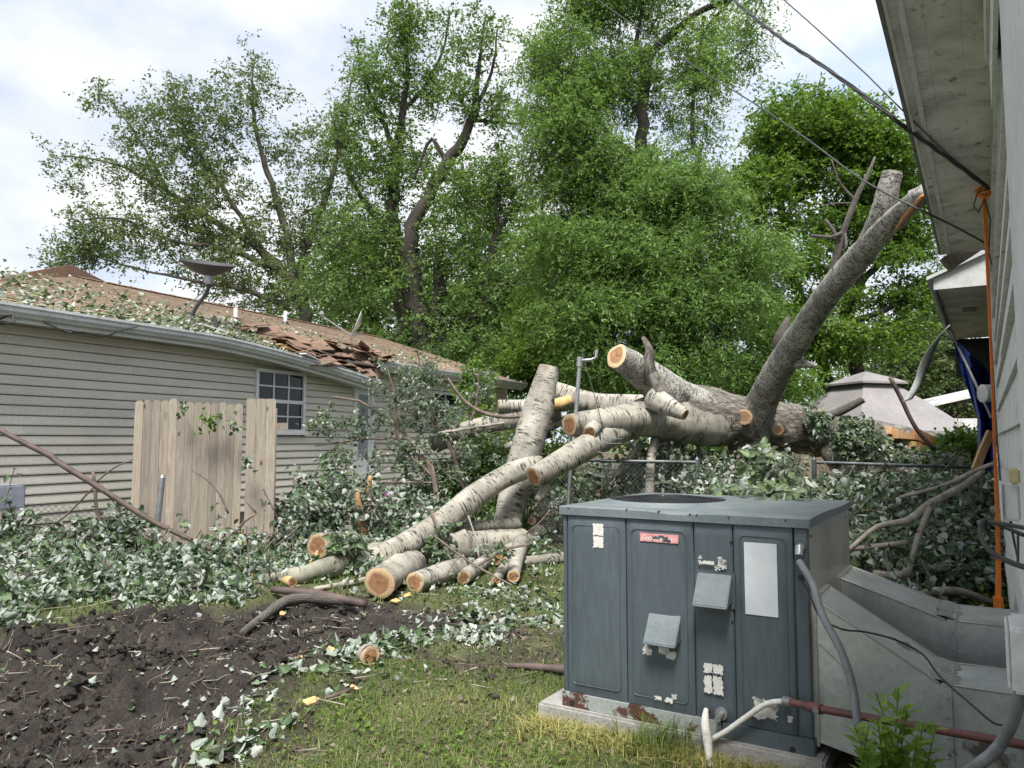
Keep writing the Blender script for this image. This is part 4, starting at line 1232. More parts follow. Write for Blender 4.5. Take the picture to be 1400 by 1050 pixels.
for i in range(3):
    th = i * 2.094 + 0.5
    m = MB(); c = al(fa, fb, AZ1 - 0.1); r_ = AA * math.cos(th) + AB * math.sin(th); q = -AA * math.sin(th) + AB * math.cos(th)
    m.prism([c + r_ * 0.06 - q * 0.05, c + r_ * 0.28 - q * 0.12, c + r_ * 0.29 + q * 0.1 + UZ * 0.05, c + r_ * 0.06 + q * 0.05 + UZ * 0.03], UZ * 0.004)
    m.build('fan_blade', 'grey_cable', ac)
MB().tube([al(fa, fb, AZ1 - 0.17), al(fa, fb, AZ1 - 0.05)], 0.07, 16).build('fan_motor', 'grey_cable', ac, True)
m = MB(); bc = al(fa - 0.02, fb - 0.12, AZ1 + 0.034); m.tube([bc, bc + UZ * 0.045], 0.009, 8); m.build('bolt', 'steel', ac, True)
# screws in the lid lip and the panels
for x, y in ((95, 140), (298, 146), (410, 153), (656, 173), (855, 183), (520, 163), (545, 165), (662, 260), (666, 540), (115, 820), (1048, 0)):
    if x > 1000: continue
    a, zc = AF(740 + x / 2.561, 640 + y / 2.561, 0.014)
    b0 = -0.017 if y < 200 else -0.007
    MB().tube([al(a, b0, zc), al(a, 0.0, zc)], [0.004, 0.006], 8).build('screw', 'dark_plastic', ac)
for (b, zc) in ((0.06, 1.06), (1.1, 1.06), (0.06, 0.5)):
    MB().tube([al(-0.006, b, zc), al(0.0, b, zc)], [0.004, 0.006], 8).build('screw', 'dark_plastic', ac)
# two hoods
def hood(x0, y0, x1, y1, skew):
    """box in crop pixels: top left to bottom right of the sloping face"""
    a0, zt = AF(740 + x0 / 2.561, 640 + y0 / 2.561, 0.02); a1, zb = AF(740 + x1 / 2.561, 640 + y1 / 2.561, 0.08)
    aw = 0.165
    m = MB()
    ac_ = a0 - aw
    prof = [(0.0, zt), (-0.012, zt), (-0.10, zb + 0.01), (-0.10, zb), (0.0, zb + 0.02)]
    V = [al(a0, b, z) for b, z in prof] + [al(ac_, b, z) for b, z in prof]
    F = [[0, 1, 6, 5], [1, 2, 7, 6], [2, 3, 8, 7], [0, 4, 3, 2, 1], [5, 6, 7, 8, 9], [3, 4, 9, 8]]
    h = MB().add(V, F).build('vent_hood', 'ac_lid', ac, False, 0.004)
    MB().box(al((a0 + ac_) / 2, -0.055, zb + 0.004), AA, AB, UZ, aw - 0.02, 0.08, 0.006).build('louvre', 'dark_plastic', h)
    MB().box(al((a0 + ac_) / 2, -0.004, (zt + zb) / 2), AA, AB, UZ, aw + 0.03, 0.006, zt - zb + 0.02).build('flange', 'ac_paint', h)
hood(375, 506, 345, 612, 0)
hood(545, 366, 515, 480, 0)
# paper labels, whole and torn
def ragged(a0, a1, z0, z1, name, mat, rag=0.004, seed=0, off=0.0125, parent=ac):
    r = np.random.default_rng(seed); pts = []
    n = 9
    for (s, e) in (((a0, z0), (a1, z0)), ((a1, z0), (a1, z1)), ((a1, z1), (a0, z1)), ((a0, z1), (a0, z0))):
        for i in range(n):
            t = i / n
            pts.append((s[0] + (e[0] - s[0]) * t + r.normal(0, rag), s[1] + (e[1] - s[1]) * t + r.normal(0, rag)))
    m = MB(); m.prism([al(a, -off, z) for a, z in pts], -AB * 0.0012)
    return m.build(name, mat, parent)
def crop_rect(x0, y0, x1, y1): 
    a0, zt = AF(740 + x0 / 2.561, 640 + y0 / 2.561, 0.009); a1, zb = AF(740 + x1 / 2.561, 640 + y1 / 2.561, 0.009)
    return a0, a1, zb, zt
ragged(*crop_rect(710, 258, 831, 523), 'data_label', 'paper', 0.0, 1)['label'] = 'large blank faded label'
ragged(*crop_rect(183, 194, 219, 236), 'sticker', 'paper_torn', 0.002, 2); ragged(*crop_rect(183, 238, 219, 279), 'sticker', 'paper_torn', 0.002, 3)
ragged(*crop_rect(570, 680, 600, 720), 'sticker', 'paper_torn', 0.003, 4); ragged(*crop_rect(603, 684, 636, 722), 'sticker', 'paper_torn', 0.003, 5)
ragged(*crop_rect(570, 724, 600, 790), 'sticker', 'paper_torn', 0.003, 6); ragged(*crop_rect(603, 726, 635, 795), 'sticker', 'paper_torn', 0.003, 7)
ragged(*crop_rect(750, 806, 822, 885), 'sticker', 'paper_torn', 0.008, 8); ragged(*crop_rect(863, 866, 880, 892), 'sticker', 'paper_torn', 0.003, 9)
ragged(*crop_rect(566, 323, 606, 338), 'sticker', 'paper_torn', 0.001, 10)
for k, (x, y, s) in enumerate(((628, 318, 7), (640, 326, 7), (626, 338, 8), (641, 345, 8), (556, 312, 5), (558, 330, 5), (618, 350, 6), (372, 640, 15), (430, 636, 18), (455, 655, 16), (410, 805, 10), (448, 812, 12), (466, 800, 8), (370, 622, 7))):
    ragged(*crop_rect(x - s, y - s * 0.9, x + s, y + s * 0.9), 'sticker_scrap', 'paper_torn', 0.0035, 20 + k)
# logo plate
la, lb, lz0, lz1 = crop_rect(347, 226, 481, 264)
logo = ragged(la, lb, lz0, lz1, 'logo_plate', 'pink_label', 0.0012, 40)
logo['label'] = 'faded pink peeling logo sticker'
fcv = bpy.data.curves.new('logo_text', 'FONT'); fcv.body = 'Goodman'; fcv.size = 1.0; fcv.extrude = 0.0
fcv.align_x = 'CENTER'; fcv.align_y = 'CENTER'
fo = bpy.data.objects.new('logo_text', fcv); COL.objects.link(fo)
dg = bpy.context.evaluated_depsgraph_get()
me = bpy.data.meshes.new_from_object(fo.evaluated_get(dg))
COL.objects.unlink(fo); bpy.data.objects.remove(fo)
xs = [v.co.x for v in me.vertices]; ys = [v.co.y for v in me.vertices]
wx = max(xs) - min(xs); wy = max(ys) - min(ys)
ca_, cz_ = (la + lb) / 2, (lz0 + lz1) / 2
for v in me.vertices:
    q = al(ca_ - (v.co.x - (max(xs) + min(xs)) / 2) / wx * (la - lb) * 0.9, -0.0148, cz_ + (v.co.y - (max(ys) + min(ys)) / 2) / wy * (lz1 - lz0) * 0.62)
    v.co = q
me.materials.clear(); me.materials.append(MAT['paper_torn'])
lt = link(bpy.data.objects.new('lettering', me), logo)
for k, (x, y, sx, sy) in enumerate(((402, 243, 12, 6), (436, 248, 10, 8), (420, 238, 6, 3), (448, 256, 5, 4))):
    ragged(*crop_rect(x - sx, y - sy, x + sx, y + sy), 'tear', 'ac_paint', 0.003, 60 + k, 0.0146, logo)
# conduit fitting on the right post, drain outlet, wire hole
a, zc = AF(1095, 748)
MB().tube([al(a, 0.0, zc), al(a, -0.04, zc), al(a, -0.05, zc - 0.03)], [0.02, 0.02, 0.018], 12).build('conduit_fitting', 'steel', ac, True)
a, zc = AF(740 + 908 / 2.561, 640 + 383 / 2.561)
MB().tube([al(a, -0.006, zc), al(a, 0.0, zc)], 0.013, 12).build('wire_grommet', 'dark_plastic', ac)
a, zc = AF(740 + 632 / 2.561, 640 + 858 / 2.561)
MB().tube([al(a, 0.0, zc), al(a, -0.012, zc)], 0.03, 16).build('outlet_flange', 'steel', ac, True)
MB().tube([al(a, 0.0, zc), al(a + 0.0, -0.07, zc - 0.008)], 0.015, 12).build('drain_outlet', 'steel', ac, True)
a2, z2 = AF(740 + 578 / 2.561, 640 + 850 / 2.561)
MB().tube([al(a2, -0.001, z2), al(a2, -0.008, z2)], 0.018, 14).build('hole', 'dark_plastic', ac)
# drain hose, gas pipe, conduit, control wire
dp = [al(a + 0.07, -0.02, zc + 0.01), al(a + 0.055, -0.085, zc - 0.03), al(a + 0.04, -0.1, zc - 0.1), al(a + 0.02, -0.13, zc - 0.2), al(a + 0.005, -0.16, 0.02)]
tag(MB().tube(dp, [0.012, 0.02, 0.022, 0.014, 0.012], 10, seg=0.03).build('drain_hose', 'paper_torn', None, True), 'dirty white drain hose hanging from the unit to the grass', 'hose')
gp = thing('gas_pipe', 'rust red gas pipe with bright flexible connector along the unit base', 'pipe')
q1 = AF(740 + 605 / 2.561, 640 + 945 / 2.561, 0.05); q2 = AF(740 + 650 / 2.561, 640 + 920 / 2.561, 0.05); q3 = AF(740 + 720 / 2.561, 640 + 870 / 2.561, 0.05); q4 = AF(740 + 790 / 2.561, 640 + 825 / 2.561, 0.05); q5 = AF(740 + 858 / 2.561, 640 + 816 / 2.561, 0.05)
MB().tube([al(q[0], -0.05, q[1]) for q in (q1, q2, q3, q4, q5)], 0.013, 10, seg=0.03).build('flexible_connector', 'paper_torn', gp, True)
pe = al(q5[0], -0.05, q5[1])
w_end = P(1420, 1022, 2.75)
pd = P(740 + 985 / 2.561, 640 + 845 / 2.561, 3.33)
MB().tube([pe, pd], 0.016, 10).build('pipe', 'red_pipe', gp, True)
MB().tube([pd, w_end], 0.016, 10).build('pipe', 'red_pipe', gp, True)
MB().tube([pe - (pd - pe) * 0.06, pe + (pd - pe) * 0.16], 0.021, 10).build('nut', 'steel', gp, True)
dv = (pd - pe)
MB().tube([pe + dv * 0.62, pe + dv * 0.98], 0.022, 8).build('valve', 'red_pipe', gp, True)
MB().tube([pe + dv * 0.85, pe + dv * 0.85 - AB * 0.035], 0.013, 8).build('valve_stem', 'steel', gp, True)
f0 = AF(1096, 760)
cpts = [al(f0[0], -0.05, f0[1] - 0.02), P(1112, 800, 3.35), P(1124, 840, 3.25), P(1150, 890, 3.15), P(1166, 940, 3.1), P(1172, 985, 3.05), P(1180, 1010, 3.05), P(1190, 1022, 3.08)]
tag(MB().tube(cpts, 0.016, 10, seg=0.04).build('electrical_conduit', 'conduit', None, True), 'grey conduit drooping from the unit corner past the duct', 'conduit')
tag(MB().tube([al(a * 0 + AF(740 + 908 / 2.561, 640 + 383 / 2.561)[0], -0.004, AF(740 + 908 / 2.561, 640 + 383 / 2.561)[1]), P(1108, 815, 3.4), P(1120, 842, 3.3), P(1150, 860, 3.2), P(1183, 864, 3.25), P(1225, 875, 3.25), P(1262, 895, 3.2), P(1285, 925, 3.1), P(1330, 965, 2.95), P(1362, 990, 2.8), P(1392, 988, 2.65)], 0.004, 6, seg=0.04).build('control_wire', 'dark_plastic', None, True), 'thin black control wire trailing across the near duct', 'wire')
# ducts
def duct(label, b0, b1, zt0, zt1, zb0, zb1, mat, tl=0.5, t1=0.86):
    t = thing('air_duct', label, 'duct')
    def q(t_, b, z): return al(-t_, b, z)
    secs = [(0.0, zt0, zb0), (0.03, zt0, zb0), (tl, zt1, zb1), (t1, zt1, zb1)]
    V = []; F = []
    for (s, zt, zb) in secs:
        V += [q(s, b0, zb), q(s, b1, zb), q(s, b1, zt), q(s, b0, zt)]
    for i in range(len(secs) - 1):
        o = i * 4
        F += [[o + j, o + (j + 1) % 4, o + 4 + (j + 1) % 4, o + 4 + j] for j in range(4)]
    F += [[0, 1, 2, 3], [len(V) - 4, len(V) - 3, len(V) - 2, len(V) - 1]]
    MB().add(V, F).build('sleeve', mat, t, False, 0.003)
    def collar(s, w, zt, zb, pr, m_):
        m = MB(); c = [(b0 - pr, zb - pr), (b1 + pr, zb - pr), (b1 + pr, zt + pr), (b0 - pr, zt + pr)]
        ci = [(b0 - 0.001, zb), (b1 + 0.001, zb), (b1 + 0.001, zt), (b0 - 0.001, zt)]
        for k in range(4):
            e, f = k, (k + 1) % 4
            m.prism([q(s, *c[e]), q(s, *c[f]), q(s, *ci[f]), q(s, *ci[e])], -AA * w)
        return m.build('collar', m_, t)
    collar(0.0, 0.02, zt0, zb0, 0.012, 'galvanised'); collar(tl + 0.01, 0.035, zt1, zb1, 0.007, 'galvanised_dull')
    # standing seams along the slope
    for b in (b0, b1):
        m = MB(); m.tube([q(0.02, b, zt0 + 0.003), q(tl, b, zt1 + 0.003)], 0.005, 6); m.tube([q(tl + 0.04, b, zt1 + 0.002), q(t1, b, zt1 + 0.002)], 0.004, 6); m.build('seam', 'galvanised', t, True)
    # screws along the collars, hardened sealant at the bend
    for s_, zt_ in ((0.01, zt0), (tl + 0.028, zt1)):
        for k in range(5):
            zq = zb1 + (zt_ - zb1) * (0.12 + 0.19 * k)
            MB().tube([q(s_, b0 - 0.015, zq), q(s_, b0, zq)], [0.004, 0.006], 6).build('screw', 'steel', t)
    rsq = np.random.default_rng(int(b0 * 100)); nb_ = 14; Vq = []; Fq_ = []
    for k in range(nb_ + 1):
        bb = b0 + (b1 - b0) * k / nb_
        Vq += [q(tl - 0.03 - 0.02 * rsq.random(), bb, zt1 + 0.022), q(tl + 0.0, bb, zt1 + 0.012 + 0.012 * rsq.random()), q(tl + 0.05 + 0.03 * rsq.random(), bb, zt1 + 0.0015)]
        if k:
            o_ = 3 * (k - 1); Fq_ += [[o_, o_ + 1, o_ + 4, o_ + 3], [o_ + 1, o_ + 2, o_ + 5, o_ + 4]]
    MB().add(Vq, Fq_).build('sealant', 'concrete', t)
    # crease on the near cheek
    m = MB(); m.tube([q(0.03, b0 - 0.001, zb0 + (zt0 - zb0) * 0.7), q(tl, b0 - 0.001, zb1 + (zt1 - zb1) * 0.25)], 0.004, 5); m.build('crease', 'galvanised', t, True)
    return t
duct('galvanised sheet metal duct sloping from unit to wall, the nearer one', 0.04, 0.42, 0.77, 0.48, 0.14, 0.05, 'galvanised_dull')
duct('galvanised sheet metal duct sloping from unit to wall, the farther one', 0.76, 1.2, 0.76, 0.6, 0.3, 0.15, 'galvanised_dull')

# ------------------------------------------------------------------ fallen poplar
ft = thing('fallen_tree', 'huge fallen pale-barked poplar with sawn limbs lying across the fence', 'tree')
tp_, tr_ = pp([(1275, 618, 13.6, 52), (1210, 604, 13.0, 50), (1140, 593, 12.3, 57), (1080, 585, 11.7, 62), (1020, 577, 11.2, 70), (960, 567, 10.8, 78), (915, 556, 10.4, 70)])
wood_part(ft, tp_, tr_, 'bark_rough', 'trunk', 22, 0.14, 0.09)
p, r = pp([(960, 567, 10.8, 72), (925, 549, 10.45, 64), (897, 525, 10.15, 50), (870, 504, 9.9, 41), (843, 487, 9.65, 35)])
wood_part(ft, p, r, 'bark_speck', 'limb', 20, 0.12, 0.05, (False, True))
p, r = pp([(975, 580, 10.75, 62), (930, 577, 10.3, 56), (880, 573, 9.9, 48), (830, 577, 9.45, 40), (778, 581, 9.1, 31)])
wood_part(ft, p, r, 'bark_white', 'limb', 20, 0.1, 0.05, (False, True))
p, r = pp([(818, 580, 9.35, 26), (811, 586, 9.1, 22), (806, 592, 8.98, 20)])
wood_part(ft, p, r, 'bark_white', 'stub', 12, 0.05, 0.03, (False, True))
p, r = pp([(895, 545, 9.7, 34), (915, 556, 9.45, 26), (937, 567, 9.3, 16)])
wood_part(ft, p, r, 'bark_white', 'stub', 12, 0.05, 0.03, (False, True))
p, r = pp([(880, 570, 10.3, 50), (842, 590, 9.6, 38), (800, 612, 9.0, 34), (765, 632, 8.7, 32), (729, 652, 8.45, 28)])
wood_part(ft, p, r, 'bark_white', 'limb', 18, 0.1, 0.05, (False, True))
p, r = pp([(915, 562, 11.0, 50), (860, 558, 11.0, 38), (810, 553, 11.0, 32), (765, 537, 11.05, 28), (735, 524, 11.1, 18)])
wood_part(ft, p, r, 'bark_white', 'limb', 16, 0.12, 0.06)
p, r = pp([(790, 548, 11.0, 22), (740, 556, 11.0, 20), (681, 555, 10.9, 17)])
wood_part(ft, p, r, 'bark_white', 'limb', 14, 0.12, 0.05, (False, True))
p, r = pp([(765, 560, 11.0, 26), (715, 571, 11.0, 27), (660, 582, 11.0, 25), (622, 594, 11.1, 24), (592, 610, 11.2, 22)])
wood_part(ft, p, r, 'bark_white', 'limb', 14, 0.12, 0.08)
p, r = pp([(800, 560, 11.1, 12), (740, 590, 11.0, 11), (690, 612, 10.9, 9)])
wood_part(ft, p, r, 'bark_white', 'branch', 10, 0.12, 0.05)
# torn yellow strip where the bark was ripped
p, r = pp([(780, 546, 10.82, 14), (765, 552, 10.78, 18), (748, 556, 10.78, 8)])
wood_part(ft, p, r, 'yellow_wood', 'bare_wood', 10, 0.06, 0.1)
# upright limb that reaches the house eave
p, r = pp([(1020, 596, 11.2, 66), (1034, 566, 10.95, 48), (1046, 542, 10.7, 40), (1072, 492, 9.9, 37), (1124, 412, 8.6, 35), (1176, 350, 7.6, 36), (1222, 300, 6.7, 29), (1266, 262, 6.0, 24)])
wood_part(ft, p, r, 'bark_speck', 'limb', 22, 0.1, 0.05)
p, r = pp([(1180, 350, 7.5, 32), (1199, 308, 7.15, 31), (1212, 268, 6.95, 29), (1220, 236, 6.9, 27)])
wood_part(ft, p, r, 'bark_speck', 'limb', 18, 0.08, 0.04, (False, True))
p, r = pp([(1262, 268, 5.92, 6), (1240, 294, 6.35, 9), (1222, 318, 6.7, 3)])
wood_part(ft, p, r, 'split_wood', 'bare_wood', 8, 0.08, 0.1)
p, r = pp([(1122, 408, 8.55, 14), (1140, 365, 8.4, 11), (1152, 320, 8.3, 9), (1170, 272, 8.25, 8), (1186, 240, 8.2, 6), (1196, 215, 8.2, 4)])
wood_part(ft, p, r, 'bark_grey', 'dead_branch', 10, 0.1, 0.08)
for q in ([(1152, 318, 8.3, 6), (1135, 324, 8.2, 5), (1108, 322, 8.2, 5)], [(1148, 330, 8.3, 6), (1137, 312, 8.3, 5), (1128, 300, 8.3, 5)],
          [(1172, 275, 8.25, 5), (1158, 262, 8.3, 4), (1146, 245, 8.3, 3), (1137, 218, 8.3, 2)], [(1168, 278, 8.25, 3), (1140, 278, 8.3, 2), (1122, 282, 8.3, 2)],
          [(1155, 318, 8.28, 4), (1157, 335, 8.25, 4), (1155, 342, 8.25, 3)]):
    p, r = pp(q); wood_part(ft, p, r, 'bark_grey', 'twig', 6, 0.08, 0.05)
p, r = pp([(1070, 488, 9.85, 14), (1066, 470, 9.8, 18), (1072, 448, 9.75, 12), (1078, 434, 9.75, 6)])
wood_part(ft, p, r, 'bark_grey', 'stub', 10, 0.06, 0.1)
p, r = pp([(1085, 496, 9.7, 16), (1102, 498, 9.5, 10), (1117, 500, 9.4, 6)])
wood_part(ft, p, r, 'bark_speck', 'stub', 10, 0.05, 0.05, (False, True))
p, r = pp([(890, 520, 9.85, 26), (886, 500, 9.75, 20), (888, 480, 9.7, 12), (884, 470, 9.7, 9), (879, 460, 9.7, 5)])
wood_part(ft, p, r, 'bark_rough', 'snag', 10, 0.06, 0.12)
p, r = pp([(893, 512, 9.7, 14), (905, 540, 9.6, 22), (912, 556, 9.65, 10)])
wood_part(ft, p, r, 'bark_rough', 'snag', 10, 0.06, 0.12)
p, r = pp([(1120, 575, 11.6, 14), (1150, 562, 11.4, 12), (1181, 546, 11.2, 9)])
wood_part(ft, p, r, 'bark_grey', 'branch', 10, 0.1, 0.05, (False, True))
p, r = pp([(1125, 610, 11.9, 20), (1135, 625, 11.7, 18), (1142, 640, 11.6, 16)])
wood_part(ft, p, r, 'bark_grey', 'stub', 10, 0.1, 0.05)
p, r = pp([(896, 598, 10.0, 12), (890, 630, 9.8, 12), (888, 675, 9.7, 13), (886, 720, 9.6, 13)])
wood_part(ft, p, r, 'bark_white', 'branch', 10, 0.1, 0.05)
p, r = pp([(875, 605, 10.0, 6), (850, 640, 9.8, 8), (825, 662, 9.6, 6)])
wood_part(ft, p, r, 'bark_white', 'branch', 8, 0.1, 0.05)
p, r = pp([(752, 650, 8.7, 14), (743, 670, 8.6, 13), (736, 684, 8.55, 12)])
wood_part(ft, p, r, 'bark_white', 'stub', 10, 0.05, 0.05)
# collar of sawn scar at the foot of the upright limb
p, r = pp([(1016, 572, 10.72, 6), (1018, 570, 10.6, 22)])
wood_part(ft, p, r, 'split_wood', 'saw_scar', 12, 0.05, 0.05, (False, True))
p, r = pp([(1062, 588, 10.75, 20), (1064, 588, 10.66, 15)])
wood_part(ft, p, r, 'bark_speck', 'saw_scar', 12, 0.05, 0.05, (False, True))
# shattered root end: splinters
rs = np.random.default_rng(9)
for i in range(46):
    x = 1196 + 86 * rs.random(); y = 588 + (x - 1196) * 0.18 + 34 * rs.random() - 2
    Y = 12.55 + 0.6 * rs.random()
    c = P(x, y, Y)
    dd = (tp_[0] - tp_[1]) / np.linalg.norm(tp_[0] - tp_[1]) + rs.normal(0, 0.12, 3); dd /= np.linalg.norm(dd)
    L = 0.25 + 0.6 * rs.random()
    q = np.cross(dd, UZ); q /= np.linalg.norm(q); e = np.cross(q, dd)
    wv = 0.04 + 0.06 * rs.random(); hv = 0.04 + 0.07 * rs.random()
    V = [c - dd * L / 2 + q * wv * s + e * hv * t for s, t in ((-1, -1), (1, -1), (1, 1), (-1, 1))] + [c + dd * L * 0.3 + q * wv * s * 0.8 + e * hv * t * 0.8 for s, t in ((-1, -1), (1, -1), (1, 1), (-1, 1))] + [c + dd * L * (0.5 + 0.2 * rs.random())]
    F = [[0, 1, 2, 3]] + [[j, (j + 1) % 4, 4 + (j + 1) % 4, 4 + j] for j in range(4)] + [[4 + j, 4 + (j + 1) % 4, 8] for j in range(4)]
    MB().add(V, F).build('splinter', ('split_wood', 'raw_lumber', 'raw_lumber', 'yellow_wood')[i % 4], ft)
# dark stake in front of the gazebo
tag(wood_part(None, *pp([(1217, 516, 11.6, 6), (1232, 545, 11.6, 6), (1252, 585, 11.6, 6), (1278, 615, 11.6, 7)]), 'bark_stick', 'broken_stake', 8, 0.1, 0.05), 'broken brown branch leaning in front of the gazebo', 'branch')

# ------------------------------------------------------------------ sawn logs and limbs on the ground
def log(label, lst, mat='bark_white', caps=(True, True), n=18, name='log', cat='log', wob=0.05, drop=True):
    p, r = pp(lst)
    p = np.array(p)
    t = thing(name, label, cat)
    wood_part(t, p, r, mat, 'bark', n, 0.07, wob, caps)
    return t
def glog(label, ends, d, mat='bark_white', caps=(True, True), name='log', cat='log', n=18, wob=0.05, lift=0.0):
    """ends: pixel of the log's axis at its ends (bottom edge decides the depth); d: diameters in m"""
    pts = []
    for (px, py), dd in zip(ends, d):
        lo = 2.0; 
        q = G(px, py)
        # the axis sits dd/2 (+lift) above the ground: intersect that raised plane
        pts.append(G(px, py, dd / 2 + lift))
    t = thing(name, label, cat)
    wood_part(t, pts, [x / 2 for x in d], mat, 'bark', n, 0.06, wob, caps)
    return t
glog('thickest sawn log with dark heartwood at the front of the heap', [(519, 797), (541, 782), (566, 772)], (0.275, 0.29, 0.28))
glog('second sawn log with orange face right beside the thickest one', [(567, 797), (598, 786), (628, 776)], (0.195, 0.205, 0.2))
glog('short sawn log lying right of the two thick logs', [(634, 790), (655, 774), (668, 764)], (0.14, 0.15, 0.14))
log('sawn log round with ringed face standing near the wooden fence panel', [(434, 747, 8.25, 34), (455, 745, 8.5, 34), (480, 742, 8.8, 32)])
glog('stubby pale log beside the yellow wedge of wood', [(444, 757), (476, 752)], (0.15, 0.16), lift=0.02)
fk = glog('forked white log with two sawn ends left of the air conditioner', [(682, 764), (712, 744), (745, 722), (790, 700)], (0.16, 0.19, 0.22, 0.22), lift=0.03)
p = [G(702, 788, 0.1), G(706, 765, 0.16), G(712, 742, 0.2)]
wood_part(fk, p, [0.065, 0.075, 0.1], 'bark_white', 'fork', 14, 0.06, 0.05, (True, False))
p = [G(678, 795, 0.06), G(690, 775, 0.1), G(712, 752, 0.15)]
wood_part(fk, p, [0.05, 0.055, 0.06], 'bark_white', 'fork', 12, 0.06, 0.05, (True, False))
p = [G(727, 712, 0.3), G(738, 716, 0.22), G(742, 722, 0.2)]
wood_part(fk, p, [0.06, 0.06, 0.06], 'bark_grey', 'stub', 12, 0.05, 0.04, (True, False))
glog('straight pale log on the grass touching the unit from the left', [(697, 770), (740, 766), (800, 758)], (0.12, 0.13, 0.13))
glog('large pale log half hidden behind the leaning trunk', [(590, 752), (640, 747), (715, 740)], (0.34, 0.34, 0.32), caps=(False, True))
glog('thin pale log lying on top of the hidden large log', [(622, 722), (660, 719), (708, 716)], (0.13, 0.14, 0.13), caps=(False, True), lift=0.3)
glog('mossy bark-covered limb end lying in front of the ringed round', [(372, 790), (410, 786), (450, 776), (520, 752)], (0.09, 0.17, 0.2, 0.2), 'bark_moss', (True, False))
glog('thin debarked branch pointing left by the yellow wedge', [(346, 787), (375, 789), (400, 796)], (0.06, 0.07, 0.1), 'yellow_wood', name='branch', cat='branch', n=10)
log('white poplar trunk leaning upright with its top against the fallen tree', [(683, 765, 9.55, 38), (691, 728, 9.65, 38), (702, 680, 9.85, 40), (718, 618, 10.05, 42), (736, 560, 10.2, 42), (751, 503, 10.3, 30)], 'bark_white', (True, True), 20, 'leaning_trunk', 'trunk', 0.05)
log('long curved white limb running from the fallen tree down to the ground', [(742, 634, 9.55, 22), (725, 638, 9.5, 28), (690, 652, 9.3, 31), (645, 682, 9.0, 33), (600, 718, 8.7, 35), (560, 742, 8.4, 35), (510, 766, 8.1, 34), (450, 786, 7.9, 30)], 'bark_white', (False, True), 18, 'curved_limb', 'limb', 0.05)
glog('low round offcut with orange face lying in the grass', [(501, 893), (506, 897)], (0.13, 0.13), n=16)
glog('grey stick lying in the grass left of the unit', [(694, 910), (735, 912), (790, 918)], (0.035, 0.05, 0.06), 'bark_stick', (False, False), 'branch', 'branch', 10, 0.1)
glog('dark branch lying on the mud below the log heap', [(330, 866), (358, 845), (392, 822), (430, 818), (484, 824)], (0.05, 0.07, 0.09, 0.09, 0.07), 'bark_grey', (False, False), 'branch', 'branch', 10, 0.1)
glog('brown branch lying just above the mud edge', [(372, 806), (430, 812), (500, 826)], (0.06, 0.08, 0.06), 'bark_stick', (False, False), 'branch', 'branch', 10, 0.1, 0.02)
glog('pale thin branch lying behind the dark mud branch', [(430, 806), (490, 795), (530, 782)], (0.05, 0.06, 0.05), 'bark_palebranch', (False, False), 'branch', 'branch', 10, 0.1)
glog('bark strip with yellow tip lying on the grass edge', [(444, 955), (470, 947), (487, 940)], (0.02, 0.03, 0.025), 'bark_stick', (False, False), 'bark_strip', 'bark strip', 8, 0.1)
# splintered stumps standing among the leaves
for lst, lb in (([(500, 760, 9.6, 14), (495, 712, 9.6, 13), (490, 690, 9.6, 11), (489, 668, 9.6, 5)], 'splintered brown stump standing left of the purple scrap'),
                ([(500, 755, 9.8, 13), (503, 700, 9.8, 11), (502, 675, 9.8, 10), (507, 650, 9.8, 5)], 'taller splintered stump close behind the other one')):
    t = thing('stump', lb, 'stump'); p, r = pp(lst); wood_part(t, p, r, 'raw_lumber', 'wood', 8, 0.06, 0.15)
    p, r = pp([(a, b + 2, c + 0.03, d + 3) for a, b, c, d in lst[:3]]); wood_part(t, p, r, 'bark_stick', 'bark', 8, 0.06, 0.15)
t = tag(slab('purple_scrap', P(533, 679, 9.9), np.array([1, 0.2, 0.2]) / 1.04, np.array([-0.2, 0.1, 0.97]), 0.13, 0.12, 0.01, 'purple', None, 0.02), 'purple plastic scrap among the dark leaves', 'plastic scrap')
# yellow wedge of fresh wood and chips
m = MB(); c = G(432, 772); m.prism([c + np.array([-0.12, 0, 0]), c + np.array([0.1, 0.02, 0]), c + np.array([0.1, 0.06, 0.14]), c + np.array([0.05, 0.07, 0.22])], np.array([0.02, 0.12, 0.0]))
tag(m.build('wood_wedge', 'yellow_wood', None, False, 0.004), 'bright yellow sawn wedge below the ringed log round', 'wood wedge')
rs = np.random.default_rng(21)
chips = [((540, 822), 'pale wood chip under the thickest log', 0.11), ((556, 815), 'yellow wood chip between the two thick logs', 0.12), ((408, 785), 'yellow bark-free chip near the wedge', 0.13), ((428, 958), 'yellow splintered chip on the grass edge', 0.11),
         ((385, 838), 'small pale chip on the mud', 0.07), ((408, 900), 'small orange chip in the mud', 0.06), ((485, 940), 'thin pale chip beside the bark strip', 0.06), ((452, 888), 'thin white chip lying left of the offcut', 0.09)]
for (px, py), lb, s in chips:
    c = G(px, py, 0.02); an = rs.random() * 3; s *= 0.75
    ax = np.array([math.cos(an), math.sin(an), 0.25]); ax /= np.linalg.norm(ax); ay = np.cross(np.array([0.1, -0.2, 1]), ax); ay /= np.linalg.norm(ay)
    V = [c + ax * s * (x + 0.2 * rs.normal()) + ay * s * (y + 0.15 * rs.normal()) for x, y in ((-0.6, -0.3), (0, -0.45), (0.6, -0.2), (0.55, 0.3), (0, 0.4), (-0.5, 0.35))]
    tag(MB().prism(V, np.cross(ax, ay) * s * 0.08).build('wood_chip', 'yellow_wood', None), lb, 'wood chip')
